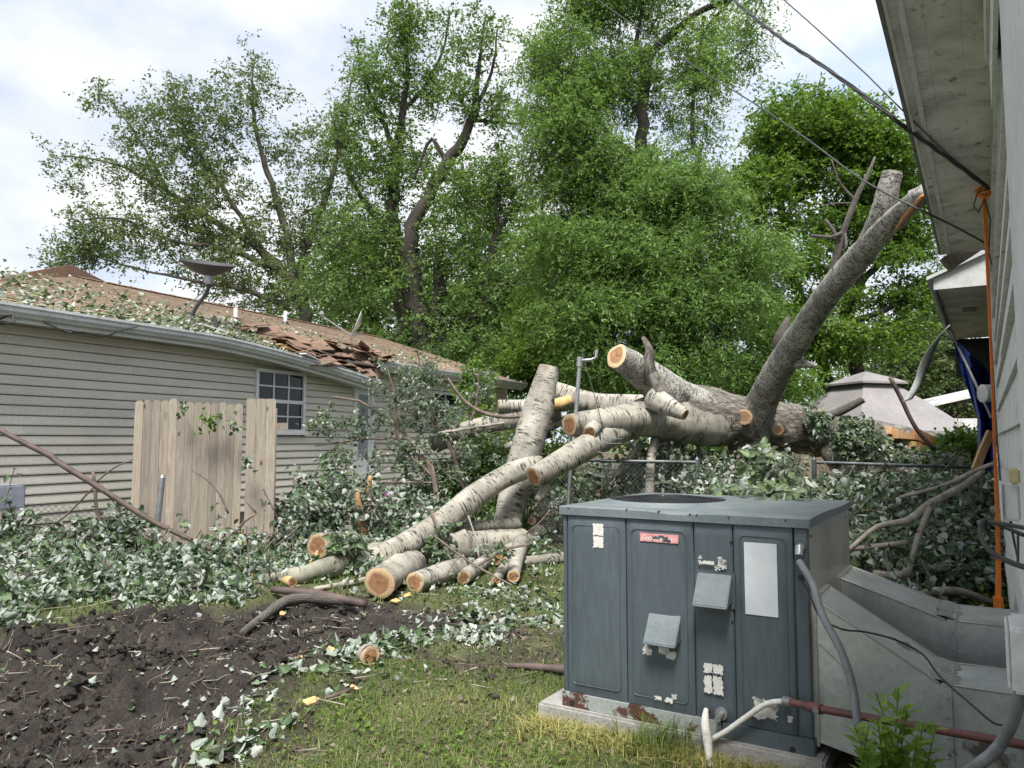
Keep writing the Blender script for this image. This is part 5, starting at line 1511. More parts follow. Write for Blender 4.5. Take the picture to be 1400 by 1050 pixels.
# long bare stick in the left foreground
tag(wood_part(None, *pp([(-62, 547, 8.0, 6), (0, 588, 7.92, 7), (70, 624, 7.9, 8), (78, 631, 7.9, 8), (130, 663, 7.92, 8), (200, 708, 7.95, 7), (250, 733, 7.98, 6), (300, 757, 8.0, 5), (335, 775, 8.05, 3)]), 'bark_stick', 'long_stick', 10, 0.1, 0.06), 'long bare brown stick slanting across the left side', 'stick')
STK = [('thin forked twig standing upright against the siding', [[(150, 745, 8.1, 5), (133, 700, 8.1, 7), (130, 665, 8.1, 7), (127, 645, 8.1, 6)], [(128, 662, 8.1, 4), (155, 640, 8.1, 4), (182, 628, 8.1, 3)], [(130, 664, 8.1, 4), (95, 700, 8.1, 4), (60, 728, 8.1, 3)]]),
       ('thin bent twig leaning on the wooden fence panel', [[(312, 702, 8.5, 5), (300, 675, 8.5, 4), (282, 655, 8.5, 4), (263, 643, 8.5, 3)]]),
       ('forked twig in front of the narrow fence pickets', [[(315, 732, 8.5, 4), (335, 713, 8.5, 5), (352, 701, 8.5, 4)], [(350, 701, 8.5, 4), (340, 690, 8.5, 4), (332, 680, 8.5, 3)], [(318, 722, 8.5, 3), (345, 745, 8.5, 3), (370, 762, 8.5, 3)]]),
       ('pair of thin crossing twigs in front of the log round', [[(375, 748, 8.3, 4), (398, 730, 8.3, 4), (412, 716, 8.3, 3)], [(340, 758, 8.3, 4), (368, 738, 8.3, 3), (380, 720, 8.3, 3)]]),
       ('dark thin twig slanting over the white logs', [[(588, 728, 8.2, 4), (630, 760, 7.6, 5), (665, 782, 7.2, 5), (700, 800, 6.9, 4)], [(630, 760, 7.6, 3), (620, 770, 7.5, 2), (612, 785, 7.4, 2)]]),
       ('dark arched branch sweeping up left of the leaning trunk', [[(735, 566, 10.2, 9), (690, 570, 10.3, 10), (655, 562, 10.4, 10), (632, 545, 10.4, 8), (612, 517, 10.4, 6)]]),
       ('ragged brown branch lying along the pale rear limb', [[(600, 592, 10.6, 7), (640, 586, 10.6, 8), (690, 578, 10.5, 6)]]),
       ('thin pale twig hanging under the curved limb', [[(640, 705, 8.7, 4), (650, 735, 8.6, 3), (655, 765, 8.5, 3)]]),
       ('bare twig standing before the right end of the logs', [[(720, 730, 7.8, 4), (740, 712, 7.8, 3), (752, 697, 7.8, 3)]]),
       ]
for lb, parts in STK:
    t = thing('twig', lb, 'twig')
    for q in parts:
        p, r = pp(q); r = [x * 0.62 for x in r]; wood_part(t, p, r, 'bark_twig' if 'pale' not in lb else 'bark_palebranch', 'stem', 6, 0.08, 0.08)
# bare branches lying on the right-hand thicket
BR = [('pale forked branch lying across the brush behind the unit', [[(1345, 645, 7.2, 10), (1310, 668, 7.0, 12), (1270, 690, 6.8, 14), (1240, 712, 6.6, 13), (1200, 720, 6.5, 9), (1160, 752, 6.3, 7)], [(1272, 688, 6.8, 12), (1255, 735, 6.5, 10), (1240, 790, 6.3, 9)], [(1240, 742, 6.5, 9), (1190, 748, 6.4, 9), (1150, 752, 6.3, 8)]]),
      ('thick pale branch curving on the ground beside the far duct', [[(1228, 822, 6.0, 14), (1262, 812, 6.0, 15), (1310, 808, 6.1, 13), (1360, 826, 6.2, 10)]]),
      ('grey branch stub lying on leaves right of the unit', [[(1195, 786, 6.2, 16), (1215, 788, 6.2, 16), (1245, 785, 6.3, 14)]]),
      ('thin straight branch rising to the orange strap', [[(1230, 680, 7.2, 6), (1290, 664, 7.1, 7), (1330, 645, 7.0, 7), (1362, 632, 6.9, 6)]]),
      ('low bare twig in front of the red bricks', [[(1290, 850, 5.6, 6), (1320, 840, 5.7, 6), (1345, 828, 5.8, 5)]])]
for lb, parts in BR:
    t = thing('bare_branch', lb, 'branch')
    for q in parts:
        p, r = pp(q); r = [x * 0.8 for x in r]; wood_part(t, p, r, 'bark_palebranch', 'stem', 10, 0.08, 0.08)

# ------------------------------------------------------------------ fences
def picket(name, parent, p0, ax, w_, h, th, mat, lean=np.zeros(3), ear=0.025, cut=0.0):
    """p0 bottom-left, ax along the fence"""
    ax = ax / np.linalg.norm(ax); up = UZ + lean; nrm = np.cross(ax, UZ)
    pts = [p0, p0 + ax * w_, p0 + ax * w_ + up * (h - ear), p0 + ax * (w_ - ear) + up * h, p0 + ax * ear + up * h, p0 + up * (h - ear)]
    m = MB(); m.prism(pts, nrm * th)
    o = m.build(name, mat, parent)
    # own origin so that the grain differs from picket to picket
    return o
fp = thing('fence_panel', 'weathered wooden picket fence panel leaning against the beige house', 'fence panel')
q0 = P(177, 740, 8.85); q1 = P(327, 740, 9.15); q0[2] = q1[2] = 0.2
ax = (q1 - q0); L = np.linalg.norm(ax[:2]); ax = ax / np.linalg.norm(ax)
nP = 13
rs = np.random.default_rng(3)
for i in range(nP):
    w_ = L / nP
    picket('picket', fp, q0 + ax * (i * w_ + 0.003) + np.cross(ax, UZ) * (0.003 * rs.normal()), ax, w_ - 0.002, 1.79 + 0.008 * rs.normal() - 0.004 * i, 0.017, 'fence_wood', -np.cross(ax, UZ) * 0.02)
for h in (0.35, 1.0, 1.6):
    MB().box(q0 + ax * L / 2 + UZ * h - np.cross(ax, UZ) * 0.04, ax, np.cross(ax, UZ), UZ, L, 0.04, 0.09).build('rail', 'fence_wood', fp)
fp2 = thing('fence_panel', 'narrow broken fence piece of three pickets left of the window sill', 'fence panel')
q2 = P(333, 757, 8.95); q2[2] = 0.17
for i in range(3):
    picket('picket', fp2, q2 + ax * (i * 0.112), ax, 0.107, 1.83 - 0.0 * i, 0.017, 'fence_wood', np.array([-0.012, 0.02, 0]) - 0.02 * ax * 0 , 0.012)
MB().box(q2 + ax * 0.25 + UZ * 1.5 + np.array([0, 0.05, 0]), ax, np.cross(ax, UZ), UZ, 0.4, 0.04, 0.09).build('rail', 'fence_wood', fp2)
MB().box(q2 + ax * 0.29 + UZ * 0.86 + np.array([0, 0.06, 0]), ax, np.cross(ax, UZ), UZ, 0.06, 0.06, 1.72).build('post', 'fence_wood', fp2)
# far picket fence under the trunk
def far_fence(label, x0, x1, Y0, Y1, top, bot):
    t = thing('picket_fence', label, 'fence')
    a = P(x0, bot, Y0); b = P(x1, bot, Y1); a[2] = b[2] = 0.05
    h = P((x0 + x1) / 2, top, (Y0 + Y1) / 2)[2] - 0.05
    v = b - a; n = int(np.linalg.norm(v) / 0.135); v = v / np.linalg.norm(v)
    for i in range(n):
        picket('picket', t, a + v * i * 0.135, v, 0.125, h + 0.02 * rs.normal(), 0.018, 'old_wood', np.zeros(3), 0.03)
    MB().box((a + b) / 2 + UZ * h * 0.8 + np.array([0, 0.05, 0]), v, np.cross(v, UZ), UZ, np.linalg.norm(b - a), 0.04, 0.09).build('rail', 'old_wood', t)
far_fence('grey wooden fence seen below the sawn limbs', 700, 905, 12.8, 12.8, 618, 700)
far_fence('wooden fence stretch under the thick trunk', 985, 1150, 13.6, 14.2, 618, 690)
# chain link
def chain(label, pts_top, h, drop=None, mat='fence_steel', wire='fence_steel', pitch=0.06, posts=(0, -1), rail=True, sagf=None, wr=0.0016):
    t = thing('chain_link_fence', label, 'fence')
    pts_top = [np.asarray(p, float) for p in pts_top]
    Ls = np.concatenate([[0], np.cumsum([np.linalg.norm(b - a) for a, b in zip(pts_top[:-1], pts_top[1:])])])
    T = np.array(pts_top)
    def at(s): return np.array([np.interp(s, Ls, T[:, k]) for k in range(3)])
    if rail:
        MB().tube(pts_top, 0.021, 10, seg=0.5).build('top_rail', mat, t, True)
    for i in posts:
        b = pts_top[i].copy()
        MB().tube([b + UZ * 0.03 - UZ * h - UZ * 0.2, b + UZ * 0.03], 0.029, 10).build('post', mat, t, True)
        MB().tube([b + UZ * 0.03, b + UZ * 0.07], [0.032, 0.01], 10).build('post_cap', mat, t, True)
    m = MB()
    tot = Ls[-1]; n = int(tot / pitch)
    for k in range(-int(h / pitch), n + 1):
        for sgn in (1, -1):
            pts = []
            steps = 8
            for i in range(steps + 1):
                f = i / steps
                s = k * pitch + (f * h if sgn == 1 else (1 - f) * h)
                if s < 0 or s > tot: continue
                q = at(s) - UZ * (0.02 + f * (h - 0.03))
                if sagf is not None: q = q + sagf(s / tot, f)
                pts.append(q + np.array([0, 0.003 * sgn, 0]))
            if len(pts) >= 2:
                m.tube(pts, wr, 3, caps=False, seg=9)
    m.build('wire_mesh', wire, t)
    return t
r0 = P(1113, 632, 9.4); r1 = P(1352, 640, 9.2)
chain('dark chain link fence with top rail behind the unit, right of the trunk', [r0, r1], 1.22, wr=0.0022)
r0 = P(893, 631, 9.6); r1 = P(953, 632, 9.6)
chain('short chain link fence section under the fallen trunk', [P(700, 628, 10.2), r0, r1], 1.2, posts=(-1,), wr=0.002)
chain('rusty sagging chain link fence along the beige house wall', [P(-30, 672, 8.05), P(21, 686, 8.1), P(60, 680, 8.2), P(105, 686, 8.3), P(160, 700, 8.45), P(240, 712, 8.6)], 0.42, posts=(1,), rail=False, wire='rust_wire', mat='rust_wire', wr=0.0026, pitch=0.075,
      sagf=lambda u, f: np.array([0, 0.04 * math.sin(u * 9), -0.05 * math.sin(u * 5) ** 2 * (1 - f)]))
chain('chain link fence with dark rail before the far house wall', [P(518, 632, 12.0), P(600, 632, 11.6), P(690, 630, 11.2)], 1.15, posts=(0,), wr=0.002)
# leaning steel post
t = thing('steel_post', 'bare galvanised fence post leaning in front of the wooden panel', 'post')
MB().tube([P(211, 752, 8.4), P(222, 653, 8.4)], 0.032, 12).build('pipe', 'steel', t, True)
MB().tube([P(222, 653, 8.4), P(222.4, 649, 8.4)], [0.034, 0.02], 12).build('cap', 'steel', t, True)
# mast with crooked top
t = thing('antenna_mast', 'thin grey metal mast with an elbow top behind the sawn limb', 'mast')
MB().tube([P(776, 720, 9.75), P(779, 660, 9.75), P(787, 570, 9.75), P(793, 492, 9.75)], 0.028, 10).build('pole', 'steel', t, True)
MB().tube([P(793, 493, 9.75), P(808, 492, 9.7), P(815, 489, 9.7), P(816, 478, 9.7)], 0.022, 10).build('elbow', 'steel', t, True)
MB().tube([P(792, 501, 9.75), P(793, 488, 9.75)], 0.04, 10).build('clamp', 'steel', t, True)
# crushed tv antenna
t = thing('tv_antenna', 'crushed metal antenna rods dangling under the sawn limb', 'antenna')
MB().tube([P(820, 590, 9.0), P(822, 620, 9.0), P(832, 662, 9.0)], 0.012, 6).build('boom', 'cable', t, True)
for (a, b, c, d) in ((800, 632, 836, 640), (803, 645, 838, 652), (806, 615, 846, 618), (800, 622, 842, 630), (822, 592, 850, 600), (812, 600, 850, 606)):
    MB().tube([P(a, b, 8.95), P((a + c) / 2, (b + d) / 2 + 3, 8.97), P(c, d, 9.05)], 0.004, 5).build('rod', 'steel', t, True)
tag(MB().tube([P(795, 480, 9.7), P(818, 560, 9.15), P(824, 590, 9.1), P(818, 612, 9.0)], 0.005, 5).build('loose_wire', 'cable', None, True), 'loose dark wire hanging over the sawn white limb', 'wire')
# grey box at the left edge
t = thing('meter_box', 'blue grey box at the left edge against the siding', 'utility box')
MB().box(P(-6, 680, 8.0), HE, HN, UZ, 0.45, 0.3, 0.26).build('cover', 'blue_box', t, False, 0.02)
MB().box(P(-6, 705, 8.0), HE, HN, UZ, 0.4, 0.26, 0.36).build('body', 'pale_plaster', t, False, 0.01)

# ------------------------------------------------------------------ gazebo, shed, bricks
gz_t = thing('gazebo', 'garden gazebo with mauve two-tier canopy and netting behind the fallen trunk', 'gazebo')
gc = P(1186, 590, 19.5); GZ_E = gc[2]; hw = 1.62
yaw = 0.28
gxv = np.array([math.cos(yaw), math.sin(yaw), 0]); gyv = np.array([-math.sin(yaw), math.cos(yaw), 0])
def gq(u, v, z): 
    p = gc + gxv * u * hw + gyv * v * hw; return np.array([p[0], p[1], z])
def hip(z0, z1, s0, s1, name, mat, sagd=0.0, val=0.16):
    V = []; F = []; n = 8
    cs = ((-1, -1), (1, -1), (1, 1), (-1, 1))
    for k in range(4):
        for i in range(n + 1):
            for j in range(n + 1):
                f = j / n; s = s0 + (s1 - s0) * f
                u = cs[k][0] * (1 - i / n) + cs[(k + 1) % 4][0] * i / n; v = cs[k][1] * (1 - i / n) + cs[(k + 1) % 4][1] * i / n
                dz = -sagd * math.sin(math.pi * i / n) * math.sin(math.pi * min(f + 0.15, 1))
                V.append(gq(u * s, v * s, z0 + (z1 - z0) * f ** 0.9 + dz))
        o = len(V) - (n + 1) ** 2
        for i in range(n):
            for j in range(n):
                q = o + i * (n + 1) + j
                F.append([q, q + n + 1, q + n + 2, q + 1])
        if val:
            o = len(V)
            for i in range(n + 1):
                u = cs[k][0] * (1 - i / n) + cs[(k + 1) % 4][0] * i / n; v = cs[k][1] * (1 - i / n) + cs[(k + 1) % 4][1] * i / n
                V += [gq(u * s0, v * s0, z0), gq(u * s0 * 1.005, v * s0 * 1.005, z0 - val)]
                if i: F.append([o + 2 * i - 2, o + 2 * i, o + 2 * i + 1, o + 2 * i - 1])
    return MB().add(V, F).build(name, mat, gz_t, True)
zt = P(1168, 525, 19.5)[2]; zpk = P(1165, 511, 19.5)[2]
hip(GZ_E, zt, 1.0, 0.28, 'canopy', 'gazebo', 0.06, 0.09)
hip(zt + 0.02, zpk + 0.05, 0.42, 0.02, 'top_canopy', 'gazebo', 0.0, 0.05)
for u, v in ((-1, -1), (1, -1), (1, 1), (-1, 1)):
    MB().box(gq(u * 0.93, v * 0.93, GZ_E / 2), gxv, gyv, UZ, 0.12, 0.12, GZ_E).build('post', 'dark_plastic', gz_t)
for (u0, v0, u1, v1) in ((-1, -1, 1, -1), (1, -1, 1, 1), (-1, -1, -1, 1), (-1, 1, 1, 1)):
    V = []; F = []; n = 30
    for i in range(n + 1):
        f = i / n; wv = 0.02 * math.sin(i * 1.9)
        p = gq((u0 + (u1 - u0) * f) * (0.9 + wv), (v0 + (v1 - v0) * f) * (0.9 + wv), 0)
        V += [p + UZ * 0.1, p + UZ * (GZ_E - 0.12)]
        if i: F.append([2 * i - 2, 2 * i, 2 * i + 1, 2 * i - 1])
    MB().add(V, F).build('netting', 'gazebo_net', gz_t, True)
    MB().box((gq(u0 * 0.93, v0 * 0.93, GZ_E - 0.06) + gq(u1 * 0.93, v1 * 0.93, GZ_E - 0.06)) / 2, (gxv if v0 == v1 else gyv), (gyv if v0 == v1 else gxv), UZ, 2 * hw * 0.93, 0.05, 0.06).build('beam', 'dark_plastic', gz_t)
t = thing('garden_shed', 'low shed with pale roof and red lattice right of the gazebo', 'shed')
sc_ = P(1300, 560, 25)
MB().box(np.array([sc_[0], 25, 1.0]), (1, 0, 0), (0, 1, 0), UZ, 3.0, 2.5, 2.4).build('wall', 'pale_plaster', t)
m = MB(); e0 = np.array([sc_[0] - 1.7, 23.6, P(1262, 548, 23.6)[2] - 0.25]); m.prism([e0, e0 + np.array([3.4, 0, 0.75]), e0 + np.array([3.4, 0, 0.85]), e0 + np.array([0, 0, 0.1])], np.array([0, 2.8, 0])); m.build('roof', 'pale_plaster', t)
lat = thing('lattice_fence', 'low red brown lattice fence between gazebo and shed', 'fence')
for i in range(14):
    b = P(1288 + i * 4.2, 600, 21); MB().box(np.array([b[0], 21, 0.95]), (1, 0, 0), (0, 1, 0), UZ, 0.05, 0.03, 1.45).build('slat', 'shed_wall', lat)
for zz in (0.5, 1.1, 1.62):
    b0 = P(1286, 600, 21); b1_ = P(1346, 600, 21); MB().box(np.array([(b0[0] + b1_[0]) / 2, 21.03, zz]), (1, 0, 0), (0, 1, 0), UZ, b1_[0] - b0[0], 0.03, 0.07).build('rail', 'shed_wall', lat)
rs = np.random.default_rng(31)
for px, py, lb in ((1313, 836, 'round red brick lump lying among the leaves'), (1357, 812, 'red brick at the foot of the orange strap'), (1345, 822, 'brick half sunk in the grass by the strap'), (1338, 838, 'pale broken brick nearest the far duct'), (1360, 830, 'brick against the house wall base')):
    c = G(px, py, 0.03); an = rs.random() * 3; ax_ = np.array([math.cos(an), math.sin(an), 0.08]); ay_ = np.cross(UZ, ax_)
    tag(MB().box(c, ax_, ay_, UZ, 0.19, 0.095, 0.06).build('brick', 'brick', None, False, 0.008), lb, 'brick')

# ------------------------------------------------------------------ living trees and shrubs
def twig_mesh(name, paths, r0, r1, mat, parent, sides=4):
    """paths (n,k,3): all thin twigs of one crown as one mesh"""
    paths = np.asarray(paths); n, k, _ = paths.shape
    T = np.gradient(paths, axis=1); T /= np.linalg.norm(T, axis=2)[..., None] + 1e-9
    ref = np.where(np.abs(T[:, :1, 2:3]) < 0.9, np.array([0, 0, 1.0]), np.array([1.0, 0, 0]))
    u = np.cross(T, np.broadcast_to(ref, T.shape)); u /= np.linalg.norm(u, axis=2)[..., None] + 1e-9
    v = np.cross(T, u)
    th = np.linspace(0, 2 * np.pi, sides, endpoint=False)
    f = np.linspace(0, 1, k)[None, :, None, None]
    r = np.asarray(r0).reshape(-1, 1, 1, 1) * (1 - f) + r1 * f
    V = paths[:, :, None] + r * (np.cos(th)[None, None, :, None] * u[:, :, None] + np.sin(th)[None, None, :, None] * v[:, :, None])
    idx = np.arange(n * k * sides).reshape(n, k, sides)
    a = idx[:, :-1]; b = idx[:, 1:]
    F = np.stack([a, np.roll(a, -1, 2), np.roll(b, -1, 2), b], -1).reshape(-1, 4)
    V = V.reshape(-1, 3)
    return np_mesh(name, V, F, mat, parent, {'bk': V}, True)
def tree(name, label, limbs, blobs, leafm, bark, leaf=0.1, strands=7, per=7, slen=0.55, droop=0.25, up=0.4, shape=RHOMB, seed=0, cat='tree', group=None, tw=1.0, vshift=0.0, sides=10, wob=0.1, lk=1.0, nk=1.0, gap=0.0, jit=0.3):
    rng = np.random.default_rng(seed)
    t = thing(name, label, cat, group=group)
    m = MB(); nodes = []
    for L in limbs:
        p, r = pp(L); r = [x * lk for x in r]
        C, R = smooth_path(p, r, 0.35)
        jw = rng.normal(0, 1, C.shape) * (R[:, None] * 0.25)
        jw[0] = 0
        C = C + jw
        V, F, bk, e = tube_np(C, R, sides, 9, wob, int(rng.integers(999)))
        m.add(V, F + [list(range(sides))[::-1], list(range(len(V) - sides, len(V)))], bk)
        nodes.append(C)
    m.build('trunk', bark, t, True)
    nodes = np.vstack(nodes)
    pts = []; cl = []
    for (px, py, Y, rx, ry, dm, n) in blobs:
        n = int(n * nk)
        d = rng.standard_normal((n, 3)); d /= np.linalg.norm(d, axis=1)[:, None]
        rad = rng.random(n) ** 0.45
        d = d * rad[:, None]
        c = P(px, py, Y)
        s = Y / F_PX
        q = c + d * np.array([rx * s, dm, ry * s])
        if gap > 0:
            kp = snoise(q[:, 0] + 0.7 * q[:, 1], q[:, 2], seed + 20, 2, 0.75) > gap
            q = q[kp]
        pts.append(q); cl.append(np.full(len(q), rng.random()))
    if gap > 0:                       # every limb ends in leaves
        for L in limbs:
            p, r = pp(L)
            C, R_ = smooth_path(p, r, 0.35)
            k = max(3, len(C) // 3)
            q = np.repeat(C[-k:], 2, 0) + rng.normal(0, 0.28, (2 * k, 3))
            q = np.vstack([q, C[-1] + rng.normal(0, 0.3, (5, 3)) + np.array([0, 0, 0.15])])
            pts.append(q); cl.append(np.full(len(q), 0.5))
    pts = np.vstack(pts); pts[:, 2] = np.maximum(pts[:, 2], 0.15)
    clv = np.concatenate(cl)
    cap = len(nodes) + len(pts) * 4
    ND = np.zeros((cap, 3)); ND[:len(nodes)] = nodes; nn = len(nodes)
    dist = np.array([np.min(np.sum((nodes - p) ** 2, 1)) for p in pts])
    paths = np.zeros((len(pts), 5, 3)); tt = np.linspace(0, 1, 5)[:, None]
    lens = np.zeros(len(pts))
    for i in np.argsort(dist):
        p = pts[i]
        dd = ND[:nn] - p
        w_ = np.sum(dd * dd, 1) + 0.6 * np.clip(dd[:, 2], 0, None) ** 2
        j = int(np.argmin(w_)); a = ND[j]
        L = math.sqrt(np.sum((p - a) ** 2)); lens[i] = L
        ctl = (a + p) / 2 + np.array([rng.normal(0, 0.12), rng.normal(0, 0.12), 0.08 + rng.normal(0, 0.1)]) * L
        pa = a * (1 - tt) ** 2 + 2 * ctl * tt * (1 - tt) + p * tt ** 2
        paths[i] = pa
        ND[nn:nn + 4] = pa[1:]; nn += 4
    tw_o = twig_mesh('branches', paths, (0.008 + 0.012 * np.clip(lens, 0, 2.5)) * tw, 0.004 * tw, bark, t); tw_o['kind'] = 'stuff'
    # leafy sprays
    n = len(pts); S_ = n * strands
    ci = np.repeat(np.arange(n), strands)
    base_f = 1 - rng.random(S_) ** 2 * 0.7
    seg = np.clip((base_f * 4).astype(int), 0, 3); fr = base_f * 4 - seg
    st = paths[ci, seg] * (1 - fr)[:, None] + paths[ci, seg + 1] * fr[:, None]
    sd_ = rng.standard_normal((S_, 3)); sd_[:, 2] = sd_[:, 2] * 0.7 + up * 0.4
    sd_ /= np.linalg.norm(sd_, axis=1)[:, None]
    sl_ = slen * (0.5 + 0.8 * rng.random(S_))
    li = np.repeat(np.arange(S_), per)
    f = rng.random(len(li))
    C = st[li] + sd_[li] * (sl_[li] * f)[:, None]
    C[:, 2] -= droop * sl_[li] * f ** 2
    C += rng.normal(0, leaf * jit, C.shape)
    Nn = rng.standard_normal((len(li), 3)) * 0.8; Nn[:, 2] += 0.9
    D = sd_[li] + rng.standard_normal((len(li), 3)) * 0.6; D[:, 2] -= 0.35
    v = 0.5 + 0.26 * (clv[ci[li]] - 0.5) + 0.22 * (rng.random(S_)[li] - 0.5) * 1.4 + rng.normal(0, 0.16, len(li)) + vshift
    leaves('crown', C, Nn, D, leaf * (0.5 + 0.9 * rng.random(len(li))), leafm, t, shape, v)
    return t

# far wood behind everything, so the horizon is closed
def wood(label, x0, x1, Y0, h0, h1, n, seed, mat='leaf_mid'):
    rng = np.random.default_rng(seed)
    C = []; 
    for i in range(n):
        px = x0 + (x1 - x0) * rng.random(); Y = Y0 + 10 * rng.random()
        top = h0 + (h1 - h0) * (0.5 + 0.5 * math.sin(px * 0.013 + seed) * math.sin(px * 0.031))
        z = top * rng.random() ** 0.7
        C.append([(px - 700) / F_PX * Y, Y, z])
    C = np.array(C); k = 26
    Q = np.repeat(C, k, 0) + rng.normal(0, 0.5, (len(C) * k, 3))
    Q[:, 2] = np.abs(Q[:, 2])
    Nn = rng.standard_normal(Q.shape); Nn[:, 2] += 0.6
    o = leaves('far_wood', Q, Nn, rng.standard_normal(Q.shape), 0.32 * (0.7 + 0.6 * rng.random(len(Q))), mat, None, RHOMB, np.repeat(rng.random(len(C)), k) * 0.5 + 0.3 * rng.random(len(Q)))
    tag(o, label, 'woods', None, 'stuff')
wood('green wall of far trees closing the view behind the yard', -60, 1420, 44, 4.0, 7.5, 2300, 2)

tree('background_tree', 'soft green tree filling the gap behind the tall tree', [[(520, 620, 34, 26), (515, 480, 34, 20), (510, 400, 34, 12), (505, 330, 34, 5)]],
    [(440, 420, 34, 80, 60, 2, 190), (530, 400, 34, 80, 70, 2, 220), (500, 480, 34, 120, 30, 2, 150), (480, 330, 34, 70, 60, 2, 110)],
    'leaf_feather', 'bark_dark', 0.17, 6, 7, 0.7, 0.35, 0.3, RHOMB, 31, vshift=0.05)
tree('background_tree', 'soft green tree filling the gap behind the forked tree', [[(650, 620, 33, 26), (655, 480, 33, 20), (650, 400, 33, 12), (655, 300, 33, 5)]],
    [(630, 420, 33, 80, 70, 2, 220), (690, 380, 33, 70, 90, 2, 220), (650, 300, 33, 60, 70, 2, 110), (720, 470, 33, 80, 40, 2, 130)],
    'leaf_feather', 'bark_dark', 0.17, 6, 7, 0.7, 0.35, 0.3, RHOMB, 32, vshift=0.05)
tree('spreading_tree', 'leftmost spreading tree with thin sparse leaves against the sky', [
    [(430, 560, 27, 34), (415, 430, 27, 30), (385, 370, 27, 26), (340, 330, 26.8, 20), (290, 300, 26.6, 15), (230, 262, 26.5, 10), (160, 225, 26.4, 6), (85, 212, 26.3, 3)],
    [(405, 420, 27, 22), (395, 330, 27, 20), (370, 250, 27.2, 15), (350, 180, 27.3, 10), (345, 110, 27.3, 5), (350, 75, 27.3, 3)],
    [(400, 400, 27, 22), (430, 310, 27.4, 18), (455, 240, 27.6, 13), (470, 180, 27.8, 9), (480, 110, 27.8, 4)],
    [(385, 372, 27, 18), (310, 340, 26, 12), (240, 330, 25.6, 9), (170, 300, 25.4, 6), (110, 300, 25.2, 3)],
    [(360, 348, 26.8, 14), (300, 250, 26.4, 11), (255, 180, 26.2, 8), (235, 120, 26.2, 4)],
    [(230, 262, 26.5, 8), (190, 190, 26.4, 6), (145, 130, 26.4, 3)],
    [(395, 420, 27, 16), (330, 395, 26.2, 12), (270, 385, 26, 8), (180, 365, 25.8, 5), (110, 345, 25.6, 3)]],
    [(120, 230, 26.4, 55, 40, 1.2, 60), (150, 165, 26.4, 40, 50, 1.2, 34), (240, 190, 26.4, 80, 90, 1.8, 170), (260, 270, 26.4, 100, 60, 2.0, 190), (340, 160, 27, 80, 80, 1.8, 120),
     (160, 320, 26, 80, 40, 1.5, 90), (300, 340, 26.5, 110, 60, 2.0, 190), (440, 200, 27.5, 70, 90, 1.8, 110), (420, 320, 27.4, 80, 80, 2, 170), (380, 400, 27, 110, 40, 2, 120), (100, 350, 25.8, 50, 22, 1, 34)],
    'leaf_olive', 'bark_grey', 0.115, 5, 6, 0.5, 0.2, 0.5, RHOMB, 1, vshift=0.1, tw=0.7, lk=0.55, nk=1.9, gap=0.34)
tree('tall_tree', 'tall airy tree with dark trunk rising left of centre', [
    [(565, 600, 25, 40), (556, 470, 25, 34), (545, 380, 25, 28), (538, 300, 25, 24), (543, 200, 25, 18), (552, 150, 25, 14), (556, 90, 25, 9), (560, 20, 25, 4)],
    [(543, 210, 25, 12), (520, 160, 25, 9), (500, 110, 25, 6), (488, 60, 25, 3)],
    [(552, 150, 25, 9), (580, 120, 25, 7), (605, 70, 25, 5), (615, 20, 25, 3)],
    [(540, 330, 25, 14), (500, 280, 25, 11), (470, 220, 25, 8), (455, 160, 25, 4)],
    [(545, 400, 25, 14), (500, 360, 25.4, 10), (450, 330, 25.6, 6)]],
    [(560, 40, 25, 45, 50, 1.2, 110), (520, 110, 25, 50, 60, 1.4, 130), (590, 100, 25, 45, 70, 1.3, 120), (500, 200, 25, 60, 70, 1.6, 160), (560, 230, 25, 60, 60, 1.6, 130), (500, 310, 25, 70, 70, 2, 230), (470, 400, 25, 80, 60, 2, 230), (550, 380, 25, 60, 70, 2, 200), (560, 470, 25, 90, 45, 2, 190)],
    'leaf_mid', 'bark_dark', 0.115, 6, 6, 0.6, 0.4, 0.3, RHOMB, 2, lk=0.72, nk=1.1, gap=0.37, vshift=0.08)
tree('forked_tree', 'dark forked tree leaning right behind the house ridge', [
    [(575, 600, 24, 40), (578, 480, 24, 36), (570, 400, 24, 30), (562, 340, 24, 28), (585, 265, 24, 24), (625, 205, 24, 20), (648, 155, 24, 17), (652, 110, 24, 9), (662, 30, 24, 3)],
    [(648, 150, 24, 9), (672, 100, 24, 6), (680, 40, 24, 3)],
    [(612, 222, 24, 9), (590, 190, 24, 8), (578, 215, 24, 6), (566, 245, 24, 4)],
    [(640, 165, 24, 8), (690, 168, 24, 5), (715, 170, 24, 3)],
    [(590, 560, 24.3, 30), (597, 450, 24.3, 28), (600, 400, 24.3, 26), (598, 365, 24.3, 15), (600, 330, 24.3, 8)],
    [(598, 500, 24, 26), (622, 460, 24, 22), (660, 420, 23.8, 17), (700, 385, 23.6, 14), (730, 345, 23.5, 8)],
    [(662, 420, 23.8, 14), (672, 340, 23.8, 14), (690, 300, 23.8, 12), (715, 283, 23.8, 8)],
    [(683, 310, 23.8, 10), (678, 270, 23.8, 7), (690, 220, 23.8, 4)]],
    [(650, 60, 24, 50, 50, 1.2, 80), (690, 130, 24, 30, 60, 1.2, 60), (640, 130, 24, 40, 40, 1.2, 60), (640, 260, 24, 60, 55, 1.6, 150), (690, 260, 24, 40, 80, 1.5, 130), (620, 330, 24.5, 60, 60, 2, 170), (680, 400, 24.5, 60, 60, 2, 170), (620, 440, 24.8, 80, 50, 2, 200), (700, 470, 24, 60, 40, 2, 120)],
    'leaf_mid', 'bark_dark', 0.115, 6, 6, 0.55, 0.45, 0.25, RHOMB, 3, lk=0.75, nk=1.1, gap=0.36, vshift=0.08)
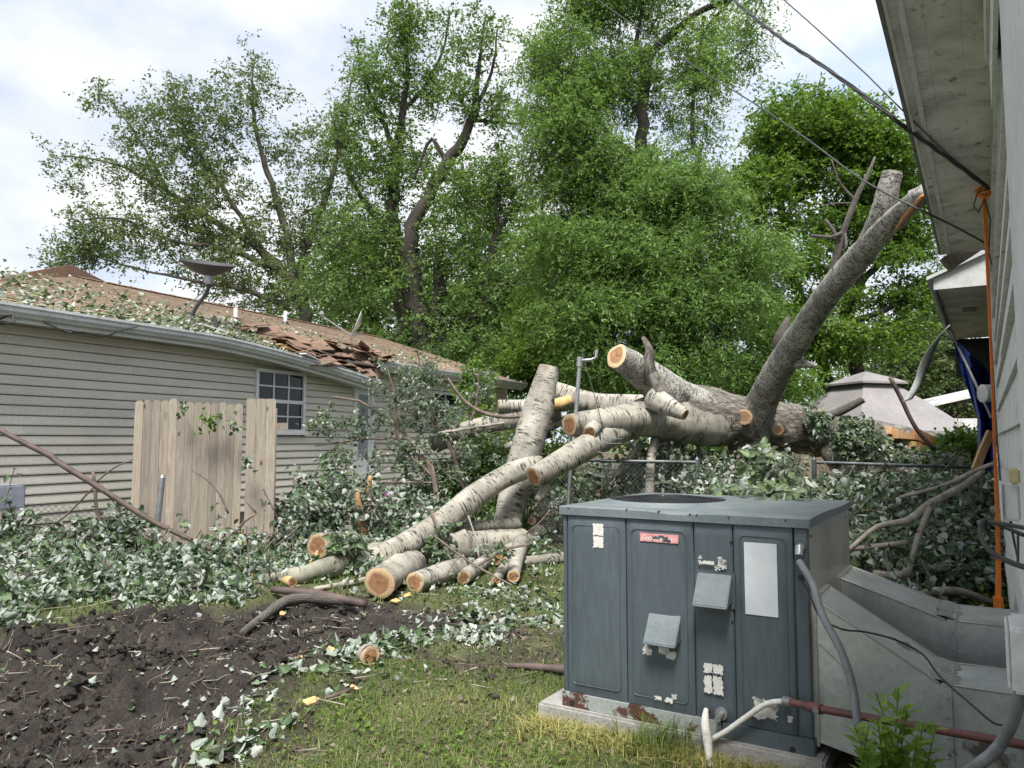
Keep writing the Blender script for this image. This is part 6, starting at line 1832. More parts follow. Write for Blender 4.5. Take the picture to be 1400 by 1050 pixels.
tree('feathery_tree', 'big feathery green tree with a dark trunk filling the centre', [
    [(915, 640, 18.5, 50), (912, 500, 18.5, 46), (905, 400, 18.5, 40), (892, 330, 18.5, 34), (884, 240, 18.5, 26), (878, 170, 18.5, 24), (882, 120, 18.5, 24), (886, 80, 18.5, 18), (910, 55, 18.4, 16), (950, 20, 18.2, 13), (1000, -2, 18, 10), (1060, -20, 18, 6)],
    [(882, 110, 18.5, 12), (870, 60, 18.5, 9), (880, 0, 18.5, 6), (885, -60, 18.5, 3)],
    [(908, 405, 18.5, 20), (930, 340, 18.3, 14), (950, 260, 18.1, 9), (960, 200, 18, 5)],
    [(900, 380, 18.5, 20), (850, 320, 18.2, 12), (800, 280, 18, 8), (750, 250, 18, 4)],
    [(905, 420, 18.5, 16), (960, 390, 18, 10), (1010, 360, 17.8, 6)],
    [(884, 230, 18.5, 14), (830, 180, 18.5, 9), (780, 120, 18.5, 6), (740, 60, 18.5, 3)],
    [(905, 440, 18.5, 14), (830, 430, 18, 9), (760, 420, 17.8, 5)],
    [(1000, 0, 18, 7), (960, 50, 18, 4), (975, 100, 18, 3)],
    [(962, 22, 18.2, 6), (945, 180, 18.2, 8), (955, 215, 18.2, 7)]],
    [(780, 60, 18.6, 75, 90, 1.8, 260), (850, -10, 18.8, 110, 60, 1.8, 160), (780, 190, 18.4, 80, 90, 1.8, 300), (840, 130, 18.8, 60, 90, 1.5, 150), (860, 260, 18.7, 90, 80, 1.6, 230), (800, 320, 18.0, 100, 60, 1.8, 300), (930, 280, 18.0, 100, 50, 1.6, 250), (880, 350, 17.6, 150, 50, 1.5, 280), (950, 420, 17.6, 110, 60, 1.6, 260), (840, 430, 17.6, 120, 60, 1.6, 300), (900, 500, 17.5, 140, 40, 1.5, 220), (950, 110, 18.8, 60, 90, 1.4, 90), (1010, 50, 19, 45, 60, 1.2, 40), (1020, 340, 17.8, 60, 60, 1.5, 130)],
    'leaf_feather', 'bark_dark', 0.105, 8, 11, 0.7, 0.45, 0.05, NARROW, 4, vshift=0.1, nk=1.6, gap=0.35, jit=0.22, lk=0.72)
tree('broad_tree', 'bright broad-leaved tree behind the gazebo on the right', [
    [(1195, 620, 24, 30), (1170, 500, 24, 26), (1160, 440, 24, 24), (1175, 380, 24, 20), (1190, 320, 24, 15), (1180, 240, 24, 10), (1150, 170, 24, 5)],
    [(1150, 600, 24.4, 24), (1120, 480, 24.4, 20), (1085, 380, 24.4, 16), (1068, 280, 24.4, 12), (1066, 190, 24.4, 6)],
    [(1175, 390, 24, 13), (1215, 340, 24, 10), (1240, 280, 24, 6), (1250, 220, 24, 3)],
    [(1168, 440, 24, 12), (1220, 420, 23.8, 9), (1265, 400, 23.6, 5)]],
    [(1080, 180, 24.2, 70, 60, 2, 240), (1150, 190, 24.2, 70, 60, 2, 240), (1205, 220, 24, 60, 60, 2, 200), (1060, 270, 24, 80, 60, 2, 240), (1150, 290, 24, 90, 60, 2, 280), (1230, 300, 24, 50, 60, 1.6, 130), (1090, 370, 23.8, 80, 60, 2, 220), (1180, 380, 23.8, 80, 50, 2, 160), (1250, 380, 23.8, 50, 50, 1.5, 110), (1200, 460, 23.6, 90, 35, 1.6, 110), (1100, 460, 23.6, 80, 40, 1.6, 150)],
    'leaf_bright', 'bark_dark', 0.13, 6, 7, 0.55, 0.35, 0.3, RHOMB, 5, nk=1.9, gap=0.36, lk=0.8)
tree('background_tree', 'pale green tree beyond the shed at the far right', [
    [(1312, 640, 30, 30), (1310, 560, 30, 26), (1300, 480, 30, 20), (1280, 420, 30, 12), (1270, 370, 30, 5)],
    [(1308, 540, 30, 14), (1260, 490, 30, 9), (1210, 460, 30, 5)]],
    [(1250, 470, 30, 70, 45, 2, 180), (1300, 420, 30, 40, 60, 2, 130), (1230, 520, 30, 60, 35, 2, 130), (1300, 520, 30.5, 50, 50, 2, 110), (1330, 570, 30, 30, 40, 1.5, 70)],
    'leaf_olive', 'bark_dark', 0.16, 6, 7, 0.55, 0.3, 0.3, RHOMB, 6, vshift=0.12)
tree('thin_tree', 'slim bright tree standing between the forked and feathery trees', [
    [(745, 600, 21, 20), (740, 500, 21, 16), (750, 420, 21, 12), (745, 340, 21, 8), (740, 280, 21, 4)],
    [(742, 480, 21, 9), (780, 440, 21, 6), (810, 400, 21, 3)]],
    [(740, 420, 21, 50, 50, 1.4, 170), (790, 430, 20.6, 60, 50, 1.4, 180), (730, 490, 20.6, 60, 40, 1.4, 160), (800, 500, 20.2, 60, 35, 1.4, 150), (740, 330, 21.4, 40, 60, 1.3, 90)],
    'leaf_bright', 'bark_dark', 0.11, 6, 7, 0.4, 0.35, 0.3, RHOMB, 7)
tree('low_tree', 'darker low tree behind the far end of the beige roof', [
    [(640, 620, 22, 16), (645, 520, 22, 12), (650, 450, 22, 5)]],
    [(640, 480, 22, 70, 30, 1.3, 150), (700, 510, 21.5, 50, 30, 1.2, 120)],
    'leaf_mid', 'bark_dark', 0.11, 6, 7, 0.4, 0.35, 0.3, RHOMB, 8)
tree('low_tree', 'leafy understorey tree behind the upright limb', [
    [(1000, 640, 20, 16), (1005, 540, 20, 12), (1000, 460, 20, 5)]],
    [(985, 510, 20, 60, 45, 1.3, 170), (1060, 520, 20, 60, 40, 1.3, 160), (870, 520, 19.5, 70, 35, 1.3, 140), (1040, 440, 20.5, 60, 40, 1.3, 120)],
    'leaf_bright', 'bark_dark', 0.1, 6, 7, 0.4, 0.35, 0.3, RHOMB, 9)
tree('yard_shrub', 'low green shrub by the blue tarp right of the gazebo', [[(1320, 650, 12.5, 8), (1318, 620, 12.5, 5)]],
    [(1318, 610, 12.5, 34, 26, 0.5, 90), (1290, 625, 12.3, 30, 16, 0.5, 60)], 'leaf_bright', 'bark_twig', 0.07, 6, 6, 0.2, 0.2, 0.4, RHOMB, 10, 'shrub')
# fallen leafy poplar branches standing against the house
tree('leafy_branch', 'silvery leafed poplar branch spraying up before the white door', [
    [(600, 700, 10.4, 8), (590, 640, 10.5, 7), (560, 600, 10.6, 6), (530, 570, 10.7, 5), (490, 548, 10.8, 4), (455, 542, 10.8, 2)],
    [(590, 650, 10.5, 6), (545, 600, 10.6, 5), (540, 540, 10.6, 4), (528, 500, 10.6, 2)],
    [(560, 600, 10.6, 4), (500, 600, 10.7, 3), (430, 610, 10.7, 2)],
    [(595, 660, 10.5, 4), (520, 660, 10.5, 3), (460, 660, 10.5, 2)]],
    [(545, 560, 10.7, 36, 35, 0.4, 55), (480, 580, 10.7, 60, 30, 0.35, 70), (440, 575, 10.7, 30, 25, 0.3, 28), (470, 630, 10.6, 60, 26, 0.4, 50), (560, 620, 10.6, 45, 40, 0.4, 70), (520, 520, 10.6, 20, 30, 0.25, 24), (560, 540, 10.6, 35, 40, 0.3, 50)],
    'leaf_poplar', 'bark_twig', 0.05, 3, 5, 0.16, 0.3, 0.2, POPLAR, 11, 'leafy branch', nk=0.5, tw=0.5, sides=6)
tree('leafy_branch', 'greener leafy poplar branch standing right of the far window', [
    [(640, 690, 10.8, 7), (620, 620, 10.9, 6), (590, 560, 11, 5), (575, 500, 11, 3), (570, 480, 11, 2)],
    [(620, 620, 10.9, 5), (650, 560, 11, 4), (655, 510, 11, 2)]],
    [(580, 520, 11, 35, 40, 0.35, 80), (600, 570, 11, 45, 30, 0.4, 80), (650, 530, 11.2, 30, 35, 0.35, 60), (640, 610, 10.9, 60, 40, 0.5, 120), (600, 650, 10.8, 60, 30, 0.5, 110)],
    'leaf_poplar', 'bark_twig', 0.048, 3, 5, 0.16, 0.3, 0.2, POPLAR, 12, 'leafy branch', nk=0.5, tw=0.5, sides=6)
tree('yellow_shrub', 'yellow green shrub against the far end of the beige house', [[(650, 640, 15, 6), (648, 560, 15, 4)]],
    [(650, 530, 15, 28, 40, 0.5, 110), (660, 590, 14.5, 40, 35, 0.5, 110)], 'leaf_bright', 'bark_twig', 0.07, 5, 6, 0.2, 0.3, 0.3, RHOMB, 13, 'shrub', vshift=0.2, tw=0.5)
tree('dark_shrub', 'dark leafy bush behind the leaning white trunk', [[(690, 740, 11.4, 8), (690, 680, 11.4, 6), (700, 620, 11.4, 3)], [(690, 690, 11.4, 5), (640, 650, 11.4, 3)]],
    [(640, 660, 11.4, 60, 40, 0.5, 150), (700, 640, 11.5, 60, 40, 0.5, 140), (760, 650, 11.3, 50, 45, 0.5, 120), (670, 710, 11.0, 80, 30, 0.6, 150), (590, 690, 11.2, 60, 30, 0.5, 120)],
    'leaf_mid', 'bark_twig', 0.07, 5, 6, 0.22, 0.3, 0.2, RHOMB, 14, 'shrub', vshift=-0.12, tw=0.6)
tree('leafy_branch', 'leafy poplar sprig standing up behind the unit lid', [[(1060, 700, 5.6, 8), (1055, 660, 5.7, 7), (1050, 620, 5.8, 4), (1045, 605, 5.8, 2)], [(1056, 665, 5.7, 5), (1080, 645, 5.75, 3)]],
    [(1050, 635, 5.75, 24, 26, 0.12, 22), (1060, 665, 5.7, 30, 14, 0.12, 18), (1075, 650, 5.7, 16, 16, 0.1, 8)], 'leaf_poplar', 'bark_twig', 0.075, 3, 3, 0.09, 0.5, 0.0, POPLAR, 15, 'leafy branch', tw=0.3, sides=6, vshift=0.25)
tree('leafy_branch', 'silver leafed sprig hanging off the trunk before the gazebo', [[(1170, 570, 11.5, 4), (1160, 600, 11.4, 4), (1150, 630, 11.3, 3)]],
    [(1160, 600, 11.35, 22, 34, 0.2, 60), (1190, 600, 11.4, 26, 28, 0.2, 60), (1118, 570, 11.2, 16, 24, 0.15, 24)], 'leaf_poplar', 'bark_twig', 0.075, 4, 4, 0.14, 0.6, -0.2, POPLAR, 16, 'leafy branch', tw=0.4, sides=6)
tree('leafy_branch', 'leafy poplar sprig fallen across the mossy limb end', [[(455, 790, 7.75, 7), (480, 765, 7.8, 5), (485, 735, 7.85, 3), (478, 715, 7.9, 2)]],
    [(478, 745, 7.8, 24, 24, 0.12, 26), (500, 770, 7.75, 24, 12, 0.12, 14)], 'leaf_poplar', 'bark_twig', 0.075, 3, 3, 0.1, 0.5, 0.0, POPLAR, 17, 'leafy branch', tw=0.3, sides=6, vshift=0.2)
tree('leafy_branch', 'drooping leafy sprig hanging over the hidden pale log', [[(590, 700, 8.6, 5), (600, 725, 8.4, 4), (612, 755, 8.2, 3), (622, 780, 8.0, 2)]],
    [(605, 740, 8.3, 22, 26, 0.12, 24), (625, 765, 8.1, 22, 14, 0.12, 16)], 'leaf_poplar', 'bark_twig', 0.065, 3, 3, 0.1, 0.6, -0.1, POPLAR, 18, 'leafy branch', tw=0.3, sides=6)
tree('leafy_branch', 'leafy twig lying over the forked white log', [[(650, 775, 7.6, 4), (690, 750, 7.7, 4), (735, 742, 7.75, 3), (760, 752, 7.7, 2)]],
    [(690, 750, 7.75, 36, 10, 0.1, 9), (745, 746, 7.75, 20, 10, 0.1, 7)], 'leaf_poplar', 'bark_twig', 0.06, 3, 3, 0.1, 0.5, 0.0, POPLAR, 19, 'leafy branch', tw=0.3, sides=6)

# ------------------------------------------------------------------ brush, leaf litter, grass
def scatter_px(poly_px, n, rng, hmax, hpow=1.5, patchy=0.0):
    """n points over the ground area inside an image outline laid on the ground, heaped up to hmax"""
    poly = gpoly(poly_px)
    xs = [p[0] for p in poly]; ys = [p[1] for p in poly]
    out_ = np.zeros((0, 2))
    while len(out_) < n:
        q = np.stack([rng.uniform(min(xs), max(xs), n * 3), rng.uniform(min(ys), max(ys), n * 3)], 1)
        q = q[poly_inside(q[:, 0], q[:, 1], poly)]
        if patchy:
            q = q[snoise(q[:, 0], q[:, 1], 47, 3, 2.4) + rng.normal(0, 0.04, len(q)) > patchy]
        out_ = np.vstack([out_, q])
    q = out_[:n]
    d = poly_dist(q[:, 0], q[:, 1], poly)
    h = hmax * sstep(d, 0, 0.5) * (0.45 + 0.9 * snoise(q[:, 0], q[:, 1], 41, 3, 1.6))
    z = gsurf(q[:, 0], q[:, 1]) + 0.012 + h * rng.random(n) ** (1 / hpow)
    return np.stack([q[:, 0], q[:, 1], z], 1)
def litter(name, label, polys, mat, size, seed, upn=0.8, shape=POPLAR, cat='leaves', flip=0.5, patchy=0.0):
    rng = np.random.default_rng(seed)
    C = np.vstack([scatter_px(pl, n, rng, hm, patchy=patchy) for pl, n, hm in polys])
    # leaves hang in clumps: gather them a little
    k = len(C)
    Nn = rng.standard_normal((k, 3)); Nn[:, 2] = np.abs(Nn[:, 2]) + upn
    fl = rng.random(k) < flip
    Nn[fl] *= -1
    D = rng.standard_normal((k, 3))
    v = np.clip(0.45 + 0.35 * (snoise(C[:, 0], C[:, 1], seed, 2, 2.0) - 0.5) + rng.normal(0, 0.2, k), 0, 1)
    o = leaves(name, C, Nn, D, size * (0.35 + 1.1 * rng.random(k)), mat, None, shape, v)
    tag(o, label, cat, None, 'stuff')
    return C
LEFT = [(-160, 770), (0, 745), (120, 745), (220, 757), (340, 757), (400, 765), (430, 790), (380, 815), (330, 822), (240, 832), (130, 848), (60, 855), (-20, 860), (-200, 900)]
litter('leaf_heap', 'heap of torn silver and green poplar leaves left of the mud', [(LEFT, 4200, 0.26), (LEFT, 3400, 0.05)], 'leaf_poplar', 0.062, 51, 0.2, flip=0.48, patchy=0.46)
MIDL = [(372, 770), (470, 735), (560, 728), (620, 742), (600, 762), (500, 772), (420, 788)]
litter('leaf_heap', 'leaf heap around the log rounds in the middle', [(MIDL, 1800, 0.14), ([(330, 740), (400, 715), (520, 700), (600, 700), (600, 730), (480, 740), (380, 762)], 3600, 0.5)], 'leaf_poplar', 0.062, 52, 0.4)
FRONT = [(395, 905), (470, 868), (560, 850), (660, 838), (765, 820), (775, 870), (700, 880), (640, 900), (560, 930), (470, 940), (430, 960), (395, 1005), (330, 1020), (340, 975)]
litter('leaf_litter', 'scattered curled silver leaves along the grass and mud edge', [(FRONT, 900, 0.055), ([(640, 800), (765, 780), (768, 850), (660, 850), (600, 840)], 240, 0.08), ([(280, 960), (400, 900), (430, 960), (330, 1040), (220, 1050)], 140, 0.04)], 'leaf_poplar', 0.06, 53, 0.5, flip=0.6, patchy=0.47)
litter('leaf_litter', 'few stray leaves lying on the dark mud', [([(-100, 900), (0, 870), (250, 845), (450, 815), (720, 850), (500, 900), (330, 990), (150, 1050), (-200, 1050)], 650, 0.01)], 'leaf_poplar', 0.036, 54, 1.2, flip=0.6)
litter('dead_leaves', 'brown bark crumbs and dry leaf bits scattered over the yard', [([(-100, 900), (0, 860), (250, 835), (450, 800), (760, 800), (760, 900), (500, 950), (330, 1000), (150, 1050), (-200, 1050)], 1500, 0.01)], 'leaf_dead', 0.028, 55, 1.0, RHOMB)
LOGZ = [(380, 800), (450, 735), (600, 715), (765, 725), (765, 800), (640, 815), (480, 825)]
litter('leaf_litter', 'leaves and bark flakes packed between the sawn logs', [(LOGZ, 1500, 0.16)], 'leaf_poplar', 0.055, 59, 0.3, flip=0.45, patchy=0.45)
litter('leaf_crumbs', 'shredded leaf and bark crumbs trodden into the grass', [([(300, 1060), (400, 940), (560, 870), (765, 830), (765, 940), (730, 1000), (700, 1080)], 1500, 0.012), ([(400, 1060), (640, 960), (740, 960), (900, 1060)], 350, 0.012)], 'leaf_dead', 0.03, 56, 0.9, RHOMB)
def sticks(label, poly_px, n, seed, L0=0.06, L1=0.28, mat='bark_palebranch'):
    rng = np.random.default_rng(seed)
    c = scatter_px(poly_px, n, rng, 0.02)
    th = rng.random(n) * 6.283; L = rng.uniform(L0, L1, n) * rng.random(n) ** 0.5
    d = np.stack([np.cos(th), np.sin(th), rng.normal(0, 0.12, n)], 1)
    s_ = np.stack([-np.sin(th), np.cos(th), np.zeros(n)], 1)
    tt = np.linspace(-0.5, 0.5, 5)
    bend = rng.normal(0, 0.14, n)
    pth = c[:, None] + d[:, None] * (L[:, None] * tt)[..., None] + s_[:, None] * ((bend * L)[:, None] * (0.25 - tt ** 2))[..., None]
    g_ = gsurf(pth[..., 0].ravel(), pth[..., 1].ravel()).reshape(n, 5)
    pth[..., 2] = np.maximum(pth[..., 2], g_ + 0.004)
    o = twig_mesh('ground_twigs', pth, rng.uniform(0.002, 0.006, n), 0.0015, mat, None)
    tag(o, label, 'twigs', None, 'stuff')
sticks('small broken twigs littering mud and grass', [(-100, 1000), (-100, 880), (250, 840), (450, 805), (765, 800), (765, 920), (600, 960), (400, 1060), (100, 1080)], 150, 57)
sticks('dark splintered twigs littering mud and grass', [(-100, 1000), (-100, 880), (250, 840), (450, 805), (765, 800), (765, 920), (600, 960), (400, 1060), (100, 1080)], 260, 59, 0.05, 0.3, 'bark_twig')
sticks('longer broken twigs lying between the sawn logs', LOGZ, 120, 60, 0.25, 0.8, 'bark_twig')
sticks('fine twigs strewn over the leaf heap', LEFT, 160, 58, 0.2, 0.6)
# thicket of broken crown behind the unit
rng = np.random.default_rng(61)
def thicket(name, label, boxes, size, seed, mat='leaf_poplar', stems=40, shape=POPLAR, cat='brush', zmax=9.0):
    """boxes: (px, py, Y, rx px, ry px, dm, n)"""
    rng = np.random.default_rng(seed)
    C = []; Nn = []; D = []; paths = []
    for (px, py, Y, rx, ry, dm, n) in boxes:
        s = Y / F_PX
        k = max(8, n // 22)
        q = rng.standard_normal((k, 3)); q /= np.linalg.norm(q, axis=1)[:, None]; q *= (rng.random(k) ** 0.4)[:, None]
        c = P(px, py, Y) + q * np.array([rx * s, dm, ry * s])
        c[:, 2] = np.minimum(np.maximum(c[:, 2], gz(c[:, 0], c[:, 1]) + 0.06), zmax)
        d = rng.standard_normal((k, 3)); d[:, 2] = d[:, 2] * 0.5 - 0.1; d /= np.linalg.norm(d, axis=1)[:, None]
        L = 0.35 + 0.5 * rng.random(k)
        tt = np.linspace(0, 1, 5)
        pth = c[:, None] + d[:, None] * (L[:, None] * (tt - 0.6))[..., None] + np.array([0, 0, -0.12]) * (tt ** 2)[None, :, None]
        paths.append(pth)
        i = rng.integers(0, k, n); f = rng.random(n) ** 0.8
        base = c[i] + d[i] * (L[i] * (f - 0.6))[:, None] + rng.normal(0, size * 0.7, (n, 3)) - np.array([0, 0, 0.12]) * (f ** 2)[:, None]
        keep_ = base[:, 2] < zmax
        base = base[keep_]; i = i[keep_]; n = len(base)
        C.append(base)
        nv = rng.standard_normal((n, 3)) * 0.8; nv[:, 2] += 0.55; nv[rng.random(n) < 0.33] *= -1
        Nn.append(nv)
        dv = d[i] + rng.standard_normal((n, 3)) * 0.7; dv[:, 2] -= 0.7
        D.append(dv)
    C = np.vstack(C); C[:, 2] = np.maximum(C[:, 2], gz(C[:, 0], C[:, 1]) + 0.015)
    t = thing(name, label, cat); t['kind'] = 'stuff'
    leaves('leaves', C, np.vstack(Nn), np.vstack(D), size * (0.4 + 1.0 * rng.random(len(C))), mat, t, shape, np.clip(0.4 + rng.normal(0, 0.22, len(C)), 0, 1))['kind'] = 'stuff'
    pth = np.vstack(paths)
    pth[:, :, 2] = np.maximum(pth[:, :, 2], gz(pth[:, :, 0], pth[:, :, 1]) + 0.01)
    pth = pth[::2]
    twig_mesh('stems', pth, np.full(len(pth), 0.0065), 0.003, 'bark_twig', t)['kind'] = 'stuff'
thicket('brush_thicket', 'dense thicket of dropped poplar crown between the unit and the chain link fence',
        [(1210, 700, 8.0, 110, 46, 0.9, 3000), (1290, 700, 7.8, 70, 48, 0.8, 2200), (1180, 760, 7.0, 60, 40, 0.6, 1100), (1270, 760, 6.8, 90, 40, 0.6, 1500), (1330, 740, 6.9, 40, 50, 0.4, 700), (1200, 655, 8.7, 90, 20, 0.4, 700), (1310, 660, 8.4, 50, 24, 0.4, 700),
         (1230, 830, 6.0, 70, 22, 0.4, 380), (1080, 675, 8.6, 90, 32, 0.7, 1000), (1000, 675, 9.0, 80, 32, 0.6, 900)], 0.075, 62, zmax=1.16)
thicket('brush_thicket', 'dark leafy brush under the fallen trunk and its sawn limbs',
        [(930, 650, 10.3, 80, 40, 0.6, 1500), (860, 640, 10.8, 70, 40, 0.6, 1100), (980, 635, 10.6, 60, 26, 0.5, 800), (790, 690, 10.6, 70, 40, 0.6, 1200), (1040, 630, 11.4, 70, 22, 0.5, 700), (1240, 625, 11.8, 60, 18, 0.5, 600), (1300, 640, 11.0, 50, 20, 0.6, 600)], 0.075, 63)
thicket('brush_thicket', 'mixed brush heap behind the logs below the house window',
        [(440, 700, 9.6, 70, 40, 0.5, 1500), (540, 700, 9.8, 70, 36, 0.5, 1500), (600, 720, 9.4, 70, 30, 0.5, 1000), (400, 735, 9.1, 50, 30, 0.4, 700), (350, 720, 9.2, 30, 30, 0.2, 150), (470, 660, 10.0, 50, 30, 0.4, 600), (300, 735, 8.5, 40, 22, 0.2, 220)], 0.07, 64)
thicket('brush_heap', 'tangled heap of leafy poplar twigs left of the mud', [(40, 775, 7.3, 120, 24, 0.5, 1500), (160, 780, 7.4, 100, 18, 0.5, 1300), (270, 780, 7.6, 90, 16, 0.4, 900), (100, 810, 6.6, 140, 14, 0.4, 1500), (250, 805, 6.8, 100, 12, 0.3, 900), (340, 790, 7.3, 60, 14, 0.3, 500)], 0.068, 68)
thicket('brush_thicket', 'leafy sprigs poking up along the rusty wire fence', [(15, 725, 7.8, 26, 40, 0.25, 300), (170, 715, 8.2, 60, 26, 0.25, 420), (60, 745, 7.6, 60, 20, 0.25, 350)], 0.075, 65)
# bright sprigs stuck on the wooden panel
rng = np.random.default_rng(66)
for px, py, Yv, s, lb in ((250, 556, 8.85, 6, 'small leaf sprig caught on top of the fence panel, leftmost'), (276, 575, 8.9, 9, 'yellow green sprig hanging on the fence panel'), (287, 578, 8.9, 8, 'thin yellow sprig beside the other yellow one'), (301, 570, 8.95, 8, 'silver leaf sprig on the fence panel'), (322, 580, 8.95, 8, 'green sprig at the gap of the fence panel'), (340, 630, 8.8, 8, 'small green sprig on the narrow fence piece')):
    n = 16
    c = P(px, py, Yv - 0.06) + rng.normal(0, 1, (n, 3)) * np.array([s * 0.5, 1.5, s]) * Yv / F_PX
    t = thing('leaf_sprig', lb, 'leaf sprig')
    leaves('leaves', c, rng.standard_normal((n, 3)) + np.array([0, -0.6, 0.3]), rng.standard_normal((n, 3)) - np.array([0, 0, 1.0]), 0.06, 'leaf_bright' if 'yellow' in lb else 'leaf_poplar', t, POPLAR)
    MB().tube([P(px, py - s, Yv - 0.03), P(px + 1, py, Yv - 0.05), P(px, py + s, Yv - 0.06)], 0.003, 5).build('stem', 'bark_twig', t)
# leaves fallen on the roof
rng = np.random.default_rng(67)
Cc = []
for (a0_, b0_, sa_, sb_, n) in ((0.6, -0.2, 1.2, 0.5, 420), (2.2, -0.9, 1.6, 1.2, 500), (3.2, 0.1, 0.9, 0.35, 520), (4.2, -0.4, 0.9, 0.6, 420), (1.0, -2.2, 1.5, 1.2, 260), (5.5, -1.4, 1.6, 0.8, 260), (7.8, -0.4, 1.2, 0.5, 260), (9.5, -1.0, 2.0, 1.0, 200)):
    a = rng.normal(a0_, sa_, n); b = np.minimum(rng.normal(b0_, sb_, n), 0.42); b = np.maximum(b, RIDGE_B + 0.1)
    a = np.clip(a, -0.3, 12.5)
    q = np.array([hl(x, y, float(roof_z(x, y)) + 0.02 + 0.05 * rng.random()) for x, y in zip(a, b)])
    Cc.append(q)
Cc = np.vstack(Cc); k = len(Cc)
Nn = rng.standard_normal((k, 3)) * 0.6; Nn[:, 2] += 1.0; Nn[rng.random(k) < 0.45] *= -1
tag(leaves('roof_leaves', Cc, Nn, rng.standard_normal((k, 3)), 0.075 * (0.6 + 0.7 * rng.random(k)), 'leaf_poplar', None, POPLAR), 'torn leaves strewn over the brown shingle roof', 'leaves', None, 'stuff')
# leaves on the unit's lid
n = 34
c = np.array([al(a, b, AZ1 + 0.02 + 0.04 * rng.random()) for a, b in zip(rng.normal(0.42, 0.14, n), np.clip(rng.normal(1.12, 0.08, n), 0.7, 1.23))])
tag(leaves('lid_leaves', c, rng.standard_normal((n, 3)) * 0.5 + np.array([0, -0.3, 0.8]), rng.standard_normal((n, 3)), 0.075, 'leaf_poplar', None, POPLAR, 0.6 + 0.4 * rng.random(n)), 'green leaves lying on the rear edge of the unit lid', 'leaves', None, 'stuff')

# grass blades
def blades(name, label, X, Y, H, W, mat, v, seed, lean=0.5, kind='stuff'):
    rng = np.random.default_rng(seed); n = len(X)
    base = np.stack([X, Y, gsurf(X, Y) - 0.005], 1)
    th = rng.random(n) * 6.283
    d = np.stack([np.cos(th), np.sin(th), np.zeros(n)], 1)
    s = np.stack([-np.sin(th), np.cos(th), np.zeros(n)], 1)
    ln = lean * (0.3 + rng.random(n))
    up = np.array([0, 0, 1.0])
    m1 = base + d * (H * ln * 0.25)[:, None] + up * (H * 0.55)[:, None]
    tip = base + d * (H * ln)[:, None] + up * (H * (1 - 0.25 * ln))[:, None]
    V = np.stack([base - s * (W / 2)[:, None], base + s * (W / 2)[:, None], m1 + s * (W * 0.35)[:, None], m1 - s * (W * 0.35)[:, None], tip], 1)
    o = np.arange(n)[:, None] * 5
    F3 = np.concatenate([o + np.array([0, 1, 2]), o + np.array([0, 2, 3]), o + np.array([3, 2, 4])], 0)
    ob = np_mesh(name, V.reshape(-1, 3), F3, mat, None, {'v': np.repeat(np.clip(v, 0, 1), 5)})
    tag(ob, label, 'grass', None, kind)
def lawn_points(n, x0, x1, y0, y1, rng):
    x = rng.uniform(x0, x1, n); y = rng.uniform(y0, y1, n)
    keep = rng.random(n) > mud_at(x, y) * 1.02
    # not under the pad, the ducts or beyond the near wall
    a = (x - AC0[0]) * AA[0] + (y - AC0[1]) * AA[1]; b = (x - AC0[0]) * AB[0] + (y - AC0[1]) * AB[1]
    keep &= ~((a > -0.06) & (a < AW + 0.14) & (b > -0.04) & (b < AD + 0.1))
    keep &= ~((a <= -0.06) & (b > -0.05))
    keep &= x < RA + RS * y + 0.1
    return x[keep], y[keep]
rng = np.random.default_rng(71)
x, y = lawn_points(60000, -2.6, 2.2, 2.6, 5.2, rng)
pn = snoise(x, y, 9, 3, 1.6)
v = 0.5 + 0.75 * (pn - 0.5) + rng.normal(0, 0.17, len(x)) + 0.25 * sstep(x, -0.2, 0.9)
blades('lawn_grass', 'short trampled lawn grass in the foreground', x, y, rng.uniform(0.02, 0.065, len(x)), rng.uniform(0.003, 0.006, len(x)), 'grass', v, 72, 1.1)
x, y = lawn_points(34000, -5, 6, 5.2, 10.0, rng)
v = 0.4 + 0.6 * (snoise(x, y, 9, 3, 1.6) - 0.5) + rng.normal(0, 0.15, len(x))
blades('lawn_grass', 'rougher grass between the logs and the fence', x, y, rng.uniform(0.03, 0.09, len(x)), rng.uniform(0.006, 0.012, len(x)), 'grass', v, 73, 0.9)
x, y = lawn_points(2600, -2.4, 2.0, 2.6, 5.6, rng)
kc = snoise(x, y, 52, 2, 1.4) > 0.55; x, y = x[kc], y[kc]
cc = np.stack([x, y, gsurf(x, y) + 0.03 * rng.random(len(x)) + 0.012], 1)
cc = np.repeat(cc, 3, 0) + rng.normal(0, 0.008, (len(x) * 3, 3))
tag(leaves('clover', cc, rng.standard_normal((len(cc), 3)) * 0.35 + np.array([0, 0, 1.0]), rng.standard_normal((len(cc), 3)), 0.022 * (0.6 + 0.8 * rng.random(len(cc))), 'leaf_bright', None, POPLAR, 0.3 + 0.7 * rng.random(len(cc))), 'small clover leaves growing in the lawn', 'clover', None, 'stuff')
# taller tufts beside the pad, dry moss-coloured tufts at its edge
def along_pad(n, rng, spread):
    a = rng.uniform(-0.1, AW + 0.15, n); b = -0.06 - np.abs(rng.normal(0, spread, n))
    return AC0[0] + AA[0] * a + AB[0] * b, AC0[1] + AA[1] * a + AB[1] * b
x, y = along_pad(2600, rng, 0.12)
blades('grass_tufts', 'yellowish dry grass tufts along the concrete pad', x, y, rng.uniform(0.04, 0.1, len(x)), rng.uniform(0.003, 0.006, len(x)), 'straw', rng.random(len(x)), 74, 1.3)
c = G(905, 1030); x = rng.normal(c[0], 0.1, 260); y = rng.normal(c[1], 0.08, 260)
blades('grass_tufts', 'tall green grass tuft before the unit drain', x, y, rng.uniform(0.1, 0.24, len(x)), rng.uniform(0.004, 0.007, len(x)), 'grass', 0.3 + 0.4 * rng.random(len(x)), 75, 0.9)
